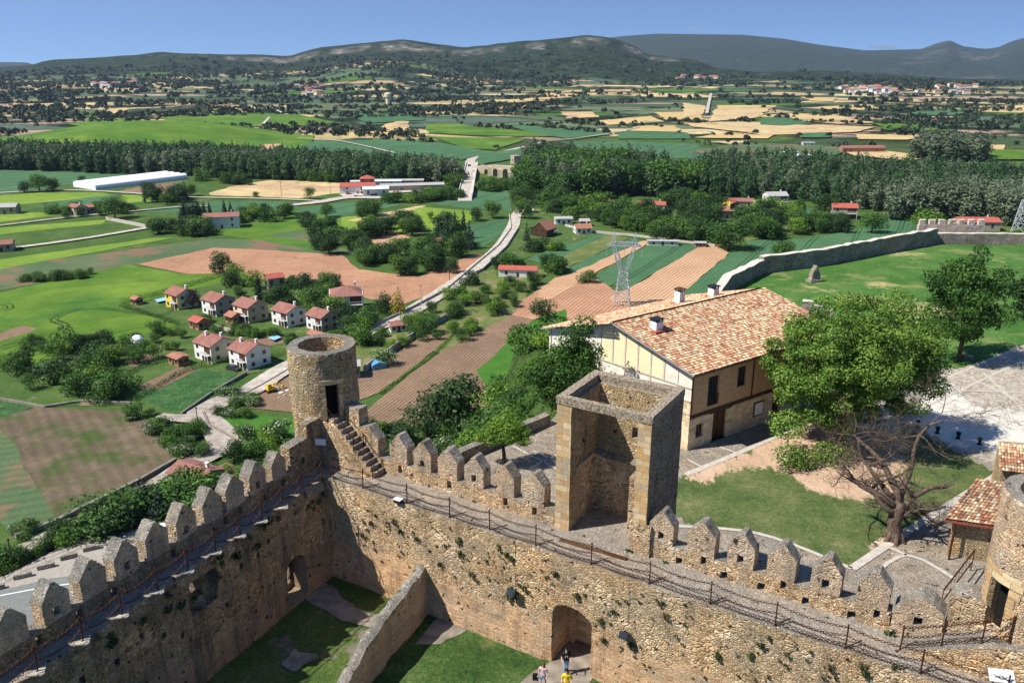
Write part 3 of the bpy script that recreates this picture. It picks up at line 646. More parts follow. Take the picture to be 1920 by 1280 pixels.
def ground_h(X,Y):
    X=np.asarray(X,float); Y=np.asarray(Y,float); Z=np.zeros(X.shape)
    near=Y<420
    if near.any():
        x,y=X[near],Y[near]; d=seg_dist(x,y,PLAT)
        k=np.clip((x+20)/22,0,1); slope=1.35*(1-k)+.425*k; slope=np.where(x>60,.5,slope)
        drop=1-np.exp(-np.clip(d,0,None)/1.5)
        h=48-2.5*drop-slope*np.clip(d,0,None); h=np.where(d<=0,48,h)
        nz=(fbm(x/9,y/9,3,3)-.5)*3*np.clip(d/8,0,1); h=h+nz*np.clip(h/6,0,1)
        h=np.where(h<3,3*np.exp((h-3)/3),h); h=np.where(h<.08,-.15,h)
        a=x-OX;b=y-OY; s=a*D1[0]+b*D1[1]; t=a*N1[0]+b*N1[1]
        court=((t<1.2)|((t<2.9)&(s>15.8)&(s<19.3)))&((s>-1.6-.1*t)|((t>-5.6)&(t<-2.6)&(s>-3.4)))&(d<0); h=np.where(court,46.45,h)
        Z[near]=np.where((d<=0)&~court,47.9,h)
    far=Y>1900
    if far.any():
        x,y=X[far],Y[far]; tx=x/y
        z1=skyz(tx,SKY1,4300.); n=fbm(x/420,y/420,11,5)-.5
        base=10*sstep(1900,2800,y)+(fbm(x/600,y/600,5,3)-.5)*16*sstep(1900,2500,y)
        ls=sstep(2600,4300,y); lc=(ls**.9)*.88+.12*sstep(.80,.825,ls); rid=base*(1-ls)+z1*lc+n*120*ls*(1-ls)*2.2+(fbm(x/60,y/60,77,3)-.5)*7*ls
        bk=z1-110*sstep(4300,6300,y)
        h=np.where(y<4300,rid,bk)
        # gentle cultivated slope under the middle hill
        h=h+26*np.exp(-((tx+.17)/.08)**2)*np.exp(-((y-2900)/500)**2)
        z2=skyz(tx,SKY2,11000.); l2=sstep(7000,11000,y); n2=fbm(x/1100,y/1100,21,5)-.5
        h=np.where(y>6500,h*(1-sstep(6500,9000,y)*.999)*(y<11000)+(z2*l2+n2*330*l2*(1-l2)*2)*(y<=11000)+(y>11000)*(z2-.02*(y-11000)),h)
        Z[far]=h
    return Z
nc=330; txs=np.linspace(-1.25,1.25,nc); txs=np.sign(txs)*np.abs(txs/1.25)**1.25*1.25
rows=[6.0]
while rows[-1]<30000: rows.append(rows[-1]+max(.55,rows[-1]*.0135))
rows=np.array(rows); nr=len(rows)
TY,TX=np.meshgrid(rows,txs,indexing='ij'); GX=TX*np.maximum(TY,30); GY=TY
GZ=ground_h(GX,GY)
def np_mesh(name,V,F,smooth=False):
    me=bpy.data.meshes.new(name); V=np.asarray(V,'f'); F=np.asarray(F,'i')
    me.vertices.add(len(V)); me.vertices.foreach_set('co',V.ravel()); k=F.shape[1]
    me.loops.add(F.size); me.loops.foreach_set('vertex_index',F.ravel()); me.polygons.add(len(F)); me.polygons.foreach_set('loop_start',np.arange(0,F.size,k,dtype='i'))
    try: me.polygons.foreach_set('loop_total',np.full(len(F),k,'i'))
    except Exception: pass
    me.update(calc_edges=True)
    if smooth: me.polygons.foreach_set('use_smooth',np.ones(len(F),bool))
    return me
idx=np.arange(nr*nc).reshape(nr,nc)
F=np.stack([idx[:-1,:-1],idx[:-1,1:],idx[1:,1:],idx[1:,:-1]],-1).reshape(-1,4)
tme=np_mesh('terrain',np.stack([GX,GY,GZ],-1).reshape(-1,3),F,True)
def setattr_(me,name,arr):
    a=me.attributes.new(name,'FLOAT','POINT'); a.data.foreach_set('value',np.asarray(arr,'f').ravel())
tx=GX/GY; z1=skyz(tx,SKY1,4300.)
ls=sstep(2600,4300,GY)
nz=fbm(GX/260,GY/260,31,4)
thr_=.05+.16*sstep(.0,-.12,-np.abs(tx+.3)+.3)*0+.13*(1-sstep(-.12,.0,tx))+.24*np.exp(-((tx+.15)/.07)**2); forest=np.clip(sstep(thr_,thr_+.09,ls+.22*(nz-.5)),0,1); forest=np.where(GY>4400,1,forest)
crest=sstep(.765,.79,ls+.06*(fbm(GX/150,GY/150,41,3)-.5))*(1-sstep(.835,.86,ls)); crest=crest*(GY<4300)*sstep(.40,.55,fbm(tx*42,GY/2500,51,2))*sstep(.0,.03,tx+.37)*(1-sstep(.17,.2,tx))
rock2=(GY>7000)*sstep(.60,.72,fbm(GX/500,GY/260,61,5))*(tx>.42)
setattr_(tme,'forest',forest); setattr_(tme,'rock',np.clip(crest+rock2*.5,0,1)); setattr_(tme,'slope',(GZ>.05)&(GY<420))
m,nt,b=newmat('terrain'); g=NB(nt); p=g.pos()
def attr(n): a=g.n('ShaderNodeAttribute'); a.attribute_name=n; return a.outputs['Fac']
nn=g.noise(p,.02,6,.65); f2=g.noise(p,.9,5,.7)
mead=g.ramp(g.math('ADD',g.math('MULTIPLY',nn,.6),g.math('MULTIPLY',f2,.4)),[(.35,(.035,.06,.018)),(.5,(.06,.10,.03)),(.62,(.12,.135,.05)),(.72,(.20,.16,.09))])
# patchwork of distant fields
w=g.warp(p,.0016,330); w=g.mapping(w,(1/230,1/120,0),rot=(0,0,.35))
v=g.vor(w,1.0,rand=.85); sp=g.n('ShaderNodeSeparateColor'); g.l(v.outputs['Color'],sp.inputs[0])
cr=[(.0,(.075,.12,.065)),(.14,(.10,.145,.10)),(.26,(.085,.17,.03)),(.33,(.16,.19,.10)),(.42,(.46,.34,.18)),(.54,(.13,.18,.10)),(.60,(.60,.46,.22)),(.72,(.44,.30,.22)),(.80,(.10,.15,.075)),(.90,(.60,.49,.26))]
patchc=g.ramp(sp.outputs[0],cr,'CONSTANT'); sp2=g.n('ShaderNodeSeparateXYZ'); g.l(p,sp2.inputs[0])
patchc=g.mix(.5,patchc,g.ramp(g.noise(p,.01,5,.7),[(.3,.6),(.7,1.35)]),'MULTIPLY')
edge=g.vor(w,1.0,'DISTANCE_TO_EDGE',rand=.85)
hed=g.math('MULTIPLY',g.ramp(edge.outputs['Distance'],[(.025,1),(.05,0)]),.8)
sc=g.noise(p,.0045,7,.72); hed=g.math('MAXIMUM',hed,g.ramp(sc,[(.515,0),(.54,1)]))
darkveg=g.ramp(g.noise(p,.05,5,.7),[(.35,(.012,.022,.012)),(.6,(.025,.042,.02)),(.72,(.10,.10,.06))])
patchc=g.mix(hed,patchc,darkveg)
farm=g.ramp(g.math('MULTIPLY',sp2.outputs['Y'],1/2000.),[(.40,0),(.5,1)])
c=g.mix(farm,mead,patchc)
forc=g.ramp(g.noise(p,.022,8,.85),[(.36,(.004,.010,.007)),(.5,(.020,.038,.018)),(.60,(.05,.068,.034)),(.68,(.10,.115,.06))])
forc=g.mix(g.ramp(g.noise(p,.006,6,.7),[(.6,0),(.7,.55)]),forc,(.10,.12,.06))
c=g.mix(attr('forest'),c,forc)
rk=g.ramp(g.noise(g.mapping(p,(1,1,4)),.018,7,.85),[(.44,(.03,.04,.025)),(.54,(.17,.155,.13)),(.66,(.36,.33,.275))])
c=g.mix(attr('rock'),c,rk)
slc=g.ramp(g.noise(p,.35,6,.7),[(.35,(.02,.04,.012)),(.55,(.055,.10,.022)),(.7,(.13,.15,.06))])
c=g.mix(attr('slope'),c,slc)
g.l(c,b.inputs['Base Color']); hb=g.noise(p,.03,7,.75); g.l(g.bump(hb,14,.8),b.inputs['Normal']); b.inputs['Specular IOR Level'].default_value=.05
M['terrain']=m
tag(link('ground',tme,m),kind='structure')
# ---------------------------------------------------------------- sheets draped on the flat valley floor
def unproj(pts,z=0): return [P(u,v,z) for u,v in pts]
def densify(pts,step,jit,closed=True,seed=0):
    out=[]; n=len(pts)
    for i in range(n if closed else n-1):
        a,b=pts[i],pts[(i+1)%n]; L=(b-a).length; k=max(1,min(60,int(L/step)))
        for q in range(k):
            t=q/k; p_=a.lerp(b,t); j=jit*(0 if q==0 else 1)
            out.append(p_+Vector((noise.noise(p_*(.35/step)+Vector((seed,0,0)))*j*2,noise.noise(p_*(.35/step)+Vector((seed,9,5)))*j*2,0)))
    if not closed: out.append(pts[-1])
    return out
LV=[0.0]
def sheet(name,px,mat,z=0,base=None,step=4,jit=.5,world=False):
    LV[0]+=1; off=.02+.0045*LV[0] if base is None else base
    pts=px if world else unproj(px,z)
    pts=densify([Vector((q[0],q[1],z)) for q in pts],step,jit,seed=LV[0])
    bm=bmesh.new(); f=bm.faces.new([bm.verts.new((q.x,q.y,z+off)) for q in pts]); f.normal_update()
    if f.normal.z<0: f.normal_flip()
    bmesh.ops.triangulate(bm,faces=bm.faces[:])
    return tag(link(name,mesh(bm,name,uv=False),mat),kind='structure')
def ribbon(name,px,width,mat,z=0,base=None,world=False,step=3,jit=.15,kind='structure'):
    LV[0]+=1; off=.02+.0045*LV[0] if base is None else base
    pts=[Vector((q[0],q[1],z)) for q in (px if world else unproj(px,z))]
    # catmull-rom
    cp=[]; n=len(pts)
    for i in range(n-1):
        p0,p1,p2,p3=pts[max(i-1,0)],pts[i],pts[i+1],pts[min(i+2,n-1)]; k=max(2,int((p2-p1).length/step)); k=min(k,60)
        for q in range(k):
            t=q/k; cp.append(.5*((2*p1)+(p2-p0)*t+(2*p0-5*p1+4*p2-p3)*t*t+(-p0+3*p1-3*p2+p3)*t**3))
    cp.append(pts[-1]); w=width if isinstance(width,(list,tuple)) else [width]*n
    bm=bmesh.new(); L_=[];R_=[]
    for i,q in enumerate(cp):
        d=(cp[min(i+1,len(cp)-1)]-cp[max(i-1,0)]).normalized(); nrm=Vector((-d.y,d.x,0)); ww=np.interp(i/(len(cp)-1)*(n-1),range(n),w)/2
        j=noise.noise(q*.3)*jit; k=noise.noise(q*.3+Vector((5,5,5)))*jit
        L_.append(bm.verts.new(q+nrm*(ww+j)+Vector((0,0,off)))); R_.append(bm.verts.new(q-nrm*(ww+k)+Vector((0,0,off))))
    for i in range(len(cp)-1): bm.faces.new([R_[i],R_[i+1],L_[i+1],L_[i]])
    if kind=='structure': return tag(link(name,mesh(bm,name,uv=False),mat),kind=kind)
    return bm
M['palecap']=plain('pale bleached stone top',(.66,.60,.50),(.46,.41,.34),2.5,.95,.02,detail=8)
def wall_line(name,px,th,h,mat,label,z=0,cat='wall',world=False,step=1.2,amp=.05,group=None):
    pts=[Vector((q[0],q[1],z)) for q in (px if world else unproj(px,z))]
    pts=densify(pts,step,0,closed=False); bm=bmesh.new(); rws=[]
    for i,q in enumerate(pts):
        d=(pts[min(i+1,len(pts)-1)]-pts[max(i-1,0)]).normalized(); nr_=Vector((-d.y,d.x,0))*th/2; hh=h*(1+.1*noise.noise(q*.5))
        rws.append([bm.verts.new(q-nr_-Vector((0,0,.3))),bm.verts.new(q-nr_+Vector((0,0,hh))),bm.verts.new(q+nr_+Vector((0,0,hh))),bm.verts.new(q+nr_-Vector((0,0,.3)))])
    for i in range(len(rws)-1):
        for k in range(3): bm.faces.new([rws[i][k],rws[i+1][k],rws[i+1][k+1],rws[i][k+1]])
    bm.faces.new(rws[0]); bm.faces.new(rws[-1][::-1]); bmesh.ops.recalc_face_normals(bm,faces=bm.faces)
    if len(mat)>1 if isinstance(mat,list) else False: top_mat(bm,1)
    o=link(name,mesh(bm,name),mat); return tag(o,label,cat,group)
# crop & soil materials
M['green']=grass('bright green crop',[(.04,.095,.012),(.08,.155,.018),(.155,.25,.035)],.018,2.5,.05,.12,tram=(.35,24,.35),patch=[((.05,.13,.02),.03,.50,.66),((.16,.24,.03),.012,.55,.7)])
M['yellowgreen']=grass('yellow green crop',[(.09,.165,.018),(.15,.24,.03),(.27,.31,.055)],.025,2.5,.05,.2,stripe=(.3,4,.15))
M['bluegreen']=grass('blue green crop',[(.04,.10,.045),(.06,.135,.06),(.085,.17,.075)],.02,2.5,.05,.2,tram=(1.08,17,.8),stripe=(1.08,2.0,.15))
M['dull']=grass('thin dull crop',[(.05,.10,.04),(.08,.125,.055),(.14,.15,.08)],.03,2.0,.05,.2,patch=((.19,.12,.075),.035,.52,.6),stripe=(.35,3,.2))
M['soil']=grass('ploughed soil',[(.26,.135,.08),(.38,.205,.12),(.50,.285,.17)],.03,2.2,.12,.25,stripe=(1.14,1.4,.4),patch=((.20,.15,.085),.05,.6,.7))
M['soil2']=grass('brown tilled soil',[(.15,.10,.065),(.22,.145,.092),(.29,.19,.125)],.05,3,.12,.4,stripe=(1.16,1.0,.5),patch=((.14,.13,.06),.09,.6,.7))
M['orange']=grass('orange soil',[(.38,.22,.12),(.47,.285,.165),(.54,.35,.21)],.04,2.5,.12,.4,stripe=(1.07,1.5,.42))
M['tan']=grass('dry tan field',[(.36,.26,.13),(.50,.38,.19),(.66,.54,.28)],.02,1.5,.05,.06,patch=[((.40,.26,.16),.02,.50,.62),((.20,.20,.10),.03,.60,.68)],stripe=(.4,6,.25))
M['gold']=grass('golden stubble',[(.38,.27,.11),(.50,.37,.16),(.62,.48,.25)],.006,1.0,.05,.02,patch=[((.34,.23,.15),.006,.50,.62),((.16,.19,.09),.012,.60,.66)],stripe=(.3,14,.25))
M['stubble']=grass('stubble with weeds',[(.07,.062,.035),(.125,.095,.06),(.19,.14,.095)],.10,3,.10,.5,patch=[((.06,.085,.025),.10,.48,.62)],stripe=(2.2,2.6,.07))
M['meadow']=grass('rough meadow',[(.03,.065,.014),(.055,.105,.022),(.10,.15,.04)],.08,2.5,.15,.5,patch=((.15,.13,.065),.06,.58,.7))
M['tall']=grass('tall wind-blown grass',[(.02,.055,.016),(.04,.10,.03),(.09,.17,.06)],.2,1.4,.3,.7)
M['lawn']=grass('mown lawn',[(.035,.10,.012),(.05,.14,.018),(.07,.17,.03)],.2,5,.03,1)
M['garden']=grass('garden ground',[(.035,.07,.016),(.06,.11,.025),(.12,.15,.05)],.12,3,.1,.5,patch=((.24,.17,.11),.09,.60,.66))
M['orch']=grass('dry orchard grass',[(.06,.10,.025),(.11,.14,.04),(.22,.20,.09)],.08,3,.1,.4,patch=((.28,.21,.12),.08,.56,.66))
M['road']=plain('dusty pale road',(.52,.47,.40),(.33,.285,.23),.6,.95,0,detail=9)
M['lane']=plain('old lane',(.40,.35,.29),(.24,.205,.17),.5,.95,0,detail=8)
M['asphalt']=plain('grey green asphalt',(.19,.20,.185),(.16,.17,.155),1.2,.95)
M['paver']=plain('concrete pavers',(.36,.325,.28),(.28,.25,.215),1.5,.95)
M['drystone']=stone('dry stone wall',[(.36,.31,.24),(.58,.51,.41),(.46,.40,.32),(.68,.61,.50)],(.12,.11,.09),2.5,.08,.3,zs=2.2,stain=.2)
S=sheet
M['orch2']=grass('mixed garden plots',[(.03,.06,.014),(.06,.105,.025),(.12,.15,.05)],.05,1.2,.15,.4,patch=[((.30,.20,.12),.035,.58,.64),((.14,.17,.06),.06,.5,.6)])
S('meadow',[(-500,300),(1000,300),(1000,800),(600,860),(300,1080),(-500,1220)],M['meadow'],base=.01,step=20)
S('grass_flat',[(960,300),(2500,300),(2500,520),(1300,620),(950,760)],M['meadow'],base=.012,step=20)
S('crop_field',[(-60,308),(250,322),(372,328),(255,340),(190,338),(0,364),(-60,366)],M['bluegreen'])
S('crop_field',[(255,341),(372,330),(330,345),(200,350),(90,354),(0,368),(0,364)],M['dull'])
S('crop_field',[(-60,372),(60,362),(190,360),(210,366),(120,376),(-60,392)],M['yellowgreen'])
S('crop_field',[(60,388),(160,370),(240,364),(330,368),(280,380),(130,385)],M['bluegreen'])
S('crop_field',[(215,375),(230,365),(285,368),(282,377),(240,381)],M['yellowgreen'])
S('ploughed_field',[(215,360),(290,345),(330,345),(350,362),(300,366)],M['soil2'])
S('dry_field',[(392,362),(430,350),(506,338),(640,342),(652,360),(560,372),(395,366)],M['tan'],step=8,jit=1.5)
S('crop_field',[(262,400),(300,388),(400,378),(560,378),(560,390),(480,398),(320,398)],M['bluegreen'])
S('crop_field',[(-60,402),(100,398),(120,402),(-60,424)],M['yellowgreen'])
S('crop_field',[(-60,432),(200,412),(190,420),(-60,446)],M['yellowgreen'])
S('meadow',[(-60,450),(195,421),(270,430),(-60,470)],M['meadow'])
S('crop_field',[(-60,495),(290,446),(325,446),(0,505),(-60,512)],M['yellowgreen'])
S('crop_field',[(-60,515),(120,484),(395,448),(480,450),(690,470),(690,480),(520,470),(400,465),(260,496),(0,545),(-60,555)],M['dull'])
S('crop_field',[(385,436),(480,418),(560,402),(600,402),(690,418),(700,440),(690,462),(580,468),(480,450)],M['green'])
S('fallow_field',[(495,441),(560,432),(690,442),(690,455),(600,455)],M['dull'])
S('crop_field',[(640,408),(700,402),(788,388),(882,396),(885,413),(860,426),(820,432),(690,440),(640,425)],M['yellowgreen'])
S('crop_field',[(808,382),(880,362),(950,350),(960,395),(885,392)],M['bluegreen'])
S('crop_field',[(835,438),(870,424),(950,410),(948,436),(905,462)],M['bluegreen'])
S('crop_field',[(560,392),(640,380),(740,378),(750,385),(640,408),(560,400)],M['bluegreen'])
S('dry_field',[(680,452),(735,434),(770,446),(740,458),(700,463)],M['orange'])
S('dry_field',[(650,414),(780,387),(800,386),(700,416)],M['tan'])
S('ploughed_field',[(258,496),(400,465),(520,470),(640,478),(672,505),(785,520),(890,476),(908,478),(860,520),(800,555),(745,575),(690,560),(560,522),(470,527),(440,522),(345,513)],M['soil'])
S('crop_field',[(-60,560),(0,549),(240,497),(345,514),(460,512),(470,524),(345,545),(228,577),(345,607),(230,640),(110,668),(0,702),(-60,715)],M['green'])
S('bare_patch',[(-20,632),(40,611),(72,616),(0,640)],M['soil2'])
S('garden_ground',[(228,577),(345,545),(470,524),(560,522),(690,560),(745,577),(720,592),(700,620),(545,688),(440,705),(335,785),(230,760),(120,762),(-60,770),(-60,715),(110,668),(230,640),(345,607)],M['garden'])
S('tall_grass_field',[(250,742),(378,690),(458,706),(345,780),(255,748)],M['tall'])
S('vegetable_plot',[(255,728),(330,690),(375,690),(300,730)],M['soil2'])
S('vegetable_plot',[(455,640),(520,625),(545,640),(500,650)],M['soil2'])
S('vegetable_plot',[(232,680),(270,665),(295,668),(250,690)],M['soil2'])
S('crop_field',[(-60,770),(0,752),(60,764),(-10,790),(-60,800)],M['tall'])
S('stubble_field',[(-60,800),(0,785),(70,764),(240,770),(300,800),(325,835),(325,868),(262,915),(110,985),(30,1012),(0,960),(-60,900)],M['stubble'])
S('crop_strip',[(-60,800),(0,800),(55,890),(110,985),(30,1012),(-10,960),(-60,890)],M['dull'])
S('lawn',[(390,782),(440,776),(565,786),(570,830),(450,822)],M['lawn'])
S('vegetable_plot',[(345,905),(430,865),(450,890),(420,925),(350,930)],M['soil2'])
S('vegetable_plot',[(455,765),(520,700),(560,695),(560,775)],M['soil2'])
S('dry_grass_slope',[(700,625),(830,545),(895,510),(990,500),(1030,510),(990,545),(970,590),(830,665),(780,640),(700,700),(560,720)],M['orch'])
S('ploughed_field',[(665,755),(665,712),(745,662),(795,628),(855,628),(800,668),(715,735)],M['soil2'])
S('ploughed_field',[(660,790),(720,742),(815,668),(960,592),(970,570),(1040,522),(1105,508),(1150,545),(1260,566),(1370,600),(1020,680),(930,760),(780,800)],M['soil2'])
S('ploughed_field',[(962,592),(972,570),(1040,522),(1105,508),(1150,545),(1260,566),(1370,600),(1060,622),(1010,602)],M['soil'])
S('crop_strip',[(893,697),(1000,600),(1060,580),(1060,660),(950,742),(915,735)],M['lawn'])
S('crop_strip',[(985,487),(1110,435),(1140,440),(1025,497)],M['bluegreen'])
S('fallow_strip',[(1025,497),(1140,440),(1182,447),(1065,503)],M['orch'])
S('crop_strip',[(1065,503),(1182,447),(1205,452),(1072,514)],M['bluegreen'])
S('ploughed_strip',[(1040,522),(1072,514),(1205,452),(1224,453),(1110,517),(1060,545),(1000,580),(1010,545)],M['orange'])
S('crop_strip',[(1112,520),(1230,452),(1312,463),(1183,540),(1140,536)],M['bluegreen'])
S('ploughed_strip',[(1140,560),(1185,538),(1312,463),(1345,463),(1367,475),(1275,555),(1200,590)],M['orange'])
S('crop_strip',[(1270,560),(1375,470),(1452,482),(1400,560),(1300,600)],M['bluegreen'])
S('crop_field',[(1395,452),(1480,450),(1560,440),(1620,428),(1640,408),(1700,408),(1735,430),(1700,480),(1450,500)],M['bluegreen'])
S('crop_field',[(1490,400),(1505,388),(1525,392),(1500,425)],M['bluegreen'])
S('garden_ground',[(985,372),(1120,375),(1300,380),(1500,395),(1490,440),(1400,452),(1345,462),(1180,445),(1060,420),(990,415)],M['orch2'],step=10,jit=2)
S('garden_ground',[(960,400),(1060,400),(1180,420),(1250,460),(1140,435),(985,485),(930,520),(920,480),(960,440)],M['garden'])
# beyond the river: fields on the flat
def F_(name,px,mat): 
    LV[0]+=1; return sheet(name,px,M[mat],base=.25+.02*LV[0]*.5,step=15,jit=3)
F_('crop_field',[(-60,262),(150,250),(300,250),(420,255),(590,255),(585,278),(520,290),(370,296),(200,300),(-60,290)],'green')
F_('bare_patch',[(458,279),(500,272),(532,271),(495,287)],'orange')
F_('crop_field',[(530,290),(592,264),(700,264),(862,292),(800,306),(540,306)],'bluegreen')
F_('crop_field',[(700,262),(790,264),(925,286),(865,302),(690,268)],'bluegreen')
F_('crop_field',[(795,257),(985,262),(930,283),(885,280)],'green')
F_('crop_field',[(797,234),(835,232),(1030,252),(1040,257),(900,256),(802,250)],'green')
F_('crop_field',[(935,233),(1110,240),(1145,255),(1060,261),(1000,250)],'bluegreen')
F_('dry_field',[(710,240),(742,228),(768,229),(766,247),(735,247)],'gold')
F_('crop_field',[(1045,268),(1180,266),(1310,272),(1345,318),(1290,322),(1150,296)],'bluegreen')
F_('crop_field',[(1150,248),(1280,249),(1300,262),(1160,262)],'bluegreen')
F_('crop_field',[(900,290),(980,280),(985,288),(960,300),(900,312)],'bluegreen')
F_('crop_field',[(300,222),(420,212),(560,216),(640,232),(520,240),(340,236)],'green')
F_('crop_field',[(120,232),(250,222),(300,236),(180,244)],'green')
F_('crop_field',[(640,214),(760,216),(800,226),(690,232)],'bluegreen')
F_('crop_field',[(560,196),(700,192),(800,202),(720,210),(590,208)],'dull')
F_('dry_field',[(200,205),(240,203),(236,214),(205,214)],'gold')
for q in ([(1050,211),(1112,211),(1122,221),(1065,224)],[(1118,228),(1220,219),(1245,230),(1140,236)],[(1228,212),(1302,210),(1325,226),(1245,226)],[(1200,238),(1268,237),(1276,249),(1165,247)],
          [(1285,232),(1400,236),(1420,247),(1300,240)],[(1415,219),(1480,214),(1560,216),(1640,232),(1570,234),(1500,228)],[(1500,204),(1620,197),(1690,205),(1600,208)],[(1600,253),(1730,257),(1700,264),(1610,263)],
          [(1360,252),(1450,256),(1440,262),(1300,260)],[(1848,274),(1884,274),(1882,283),(1850,283)],[(950,196),(1040,170),(1080,182),(1000,190)],[(1500,183),(1570,184),(1560,192),(1520,190)],[(1345,199),(1458,199),(1440,208),(1345,206)]): F_('dry_field',q,'gold')
for q in ([(1280,194),(1325,200),(1318,216),(1280,222)],[(1340,206),(1440,208),(1420,222),(1330,230)],[(1295,238),(1380,232),(1500,236),(1640,240),(1600,250),(1440,256)],[(1575,283),(1650,284),(1745,298),(1700,304),(1600,294)],[(1320,268),(1400,266),(1380,274)]): F_('ploughed_field',q,'tan')
F_('crop_field',[(1428,222),(1475,220),(1522,234),(1470,238),(1425,236)],'bluegreen')
F_('crop_field',[(1300,286),(1390,270),(1520,274),(1600,282),(1540,300),(1340,300)],'dull')
F_('crop_field',[(1845,283),(1960,285),(1960,302),(1855,302)],'green')
F_('crop_field',[(1690,207),(1810,206),(1800,218),(1720,218)],'bluegreen')
F_('crop_field',[(1500,252),(1560,250),(1555,260),(1500,260)],'bluegreen')
F_('crop_field',[(1640,232),(1730,236),(1780,248),(1660,246)],'green')
# green knoll
kn=bmesh.new(); A=P(60,262); B=P(245,262); c=P(240,266); N_=40; rr=[]
for i in range(N_+1):
    row=[]
    for j in range(N_+1):
        x=(i/N_-.5)*2; y=(j/N_-.5)*2; r2=x*x+y*y; h=max(0,(1-r2))**1.5*17+(-.4 if r2>.98 else .3)
        row.append(kn.verts.new((c.x+x*165,c.y+60+y*130,h)))
    rr.append(row)
for i in range(N_):
    for j in range(N_): kn.faces.new([rr[i][j],rr[i+1][j],rr[i+1][j+1],rr[i][j+1]])
tag(link('hill',mesh(kn,'hill',True,False),M['green']),kind='structure')
# roads
RO=ribbon
RO('road',[(470,735),(545,688),(640,650),(700,618),(755,595),(830,549),(895,502),(940,462),(962,425),(968,405),(982,385),(985,362)],[7,7,7,7,6.5,6.5,6.5,6.5,6,5.5,5,5],M['road'])
RO('lane',[(-60,1105),(50,1030),(150,985),(262,930),(345,880),(400,852),(418,828),(402,804),(372,782)],[3.6,3.6,3.6,3.6,4,5.5,6.5,7,7],M['lane'])
RO('lane',[(475,733),(410,758),(350,788),(300,782)],[7,7,6,2.5],M['lane'])
RO('road',[(-60,478),(0,470),(150,450),(275,429)],4,M['road'])
RO('lane',[(-60,432),(120,410),(230,399),(330,390),(390,388)],3,M['lane'])
RO('lane',[(-60,366),(120,358),(240,363),(300,368),(360,371),(500,374),(600,378)],3,M['road'])
RO('road',[(530,388),(600,380),(650,372),(720,372)],[5,8,9,9],M['road'])
RO('yard',[(640,368),(790,358)],[12,10],M['road'])
RO('road',[(884,318),(883,303),(895,295),(940,286),(1000,272),(1012,268)],[9,9,7,6,5,4],M['road'])
RO('road',[(884,300),(905,312),(935,318),(970,330)],[5,4,4,4],M['road'])
for q,w in (([(1012,268),(1080,262),(1160,250),(1200,240)],3),([(520,205),(522,210),(540,217)],5),([(490,238),(500,228),(505,222)],4),([(560,262),(640,268),(740,290)],3),([(1270,250),(1320,246),(1340,252)],3)): RO('track',q,w,M['road'],base=1.8)
RO('path',[(985,362),(990,375),(1000,400)],2,M['road'])
RO('track',[(1210,430),(1260,424),(1330,420),(1345,425)],2.2,M['soil'])
# lower car park outside the left wall
S('car_park',[(-60,1100),(10,1085),(150,1010),(210,1005),(330,985),(380,960),(420,1040),(100,1320),(-100,1330)],M['paver'],z=0,base=.6)
S('roadway',[(-100,1130),(160,1082),(300,1060),(380,1060),(100,1320),(-100,1330)],M['asphalt'],base=.64)
RO('road_marking',[(-100,1140),(0,1123),(78,1108),(150,1098)],.28,M['panel'],base=.67,jit=0)
# ================================================================ FOLIAGE
def tree_mesh(clumps,nleaf,size,seed,shape='quad',surf=.75,flat=.6,tone_top=True):
    """leaf cards spread through ellipsoidal clumps; clumps=[(x,y,z,rx,ry,rz)]"""
    rg=np.random.default_rng(seed); cl=np.array(clumps,float); vol=cl[:,3]*cl[:,4]+cl[:,4]*cl[:,5]; pr=vol/vol.sum()
    k=rg.choice(len(cl),nleaf,p=pr); d=rg.normal(size=(nleaf,3)); d/=np.linalg.norm(d,axis=1)[:,None]
    r=np.where(rg.random(nleaf)<surf,rg.uniform(.78,1.08,nleaf),rg.random(nleaf)**.5)
    lump=1+.18*np.sin(d[:,0]*5+k)*np.cos(d[:,1]*6+k*2)+.12*np.sin(d[:,2]*9+k*1.3)
    c=cl[k,:3]+d*cl[k,3:6]*(r*lump)[:,None]
    n=d*.9+rg.normal(size=(nleaf,3))*flat+np.array([0,0,.35]); n/=np.linalg.norm(n,axis=1)[:,None]
    a=np.cross(n,rg.normal(size=(nleaf,3))); a/=np.linalg.norm(a,axis=1)[:,None]; b=np.cross(n,a)
    s=(size*rg.uniform(.6,1.35,nleaf))[:,None]
    V=np.stack([c-a*s,c-b*s*.55+n*s*.12,c+a*s,c+b*s*.55+n*s*.12],1).reshape(-1,3); F_=np.arange(nleaf*4).reshape(-1,4)
    tone=np.clip(rg.normal(.5,.24,nleaf)+.2*np.sin(k*7.3),0,1)
    return V,F_,tone
def leaf_me(name,args,mat):
    V,F_,tone=args; me=np_mesh(name,V,F_); a=me.attributes.new('tone','FLOAT','FACE'); a.data.foreach_set('value',tone.astype('f')); me.materials.append(mat); return me
M['lf_dark']=leafmat('dark foliage',(.010,.034,.008),(.055,.12,.025))
M['lf_mid']=leafmat('mid green foliage',(.020,.068,.010),(.11,.22,.03))
M['lf_light']=leafmat('light green foliage',(.045,.12,.012),(.19,.32,.035))
M['lf_chest']=leafmat('flowering chestnut foliage',(.009,.055,.006),(.18,.31,.04),.2)
M['lf_tip']=leafmat('pale flower tips',(.20,.30,.06),(.46,.50,.16),.1)
M['lf_pop']=leafmat('poplar foliage',(.018,.055,.020),(.085,.165,.055))
M['lf_grey']=leafmat('grey-green willow foliage',(.055,.085,.045),(.19,.23,.13))
M['lf_fir']=leafmat('conifer foliage',(.006,.020,.012),(.022,.05,.028),.1)
M['lf_plum']=leafmat('purple foliage',(.02,.008,.012),(.05,.02,.03))
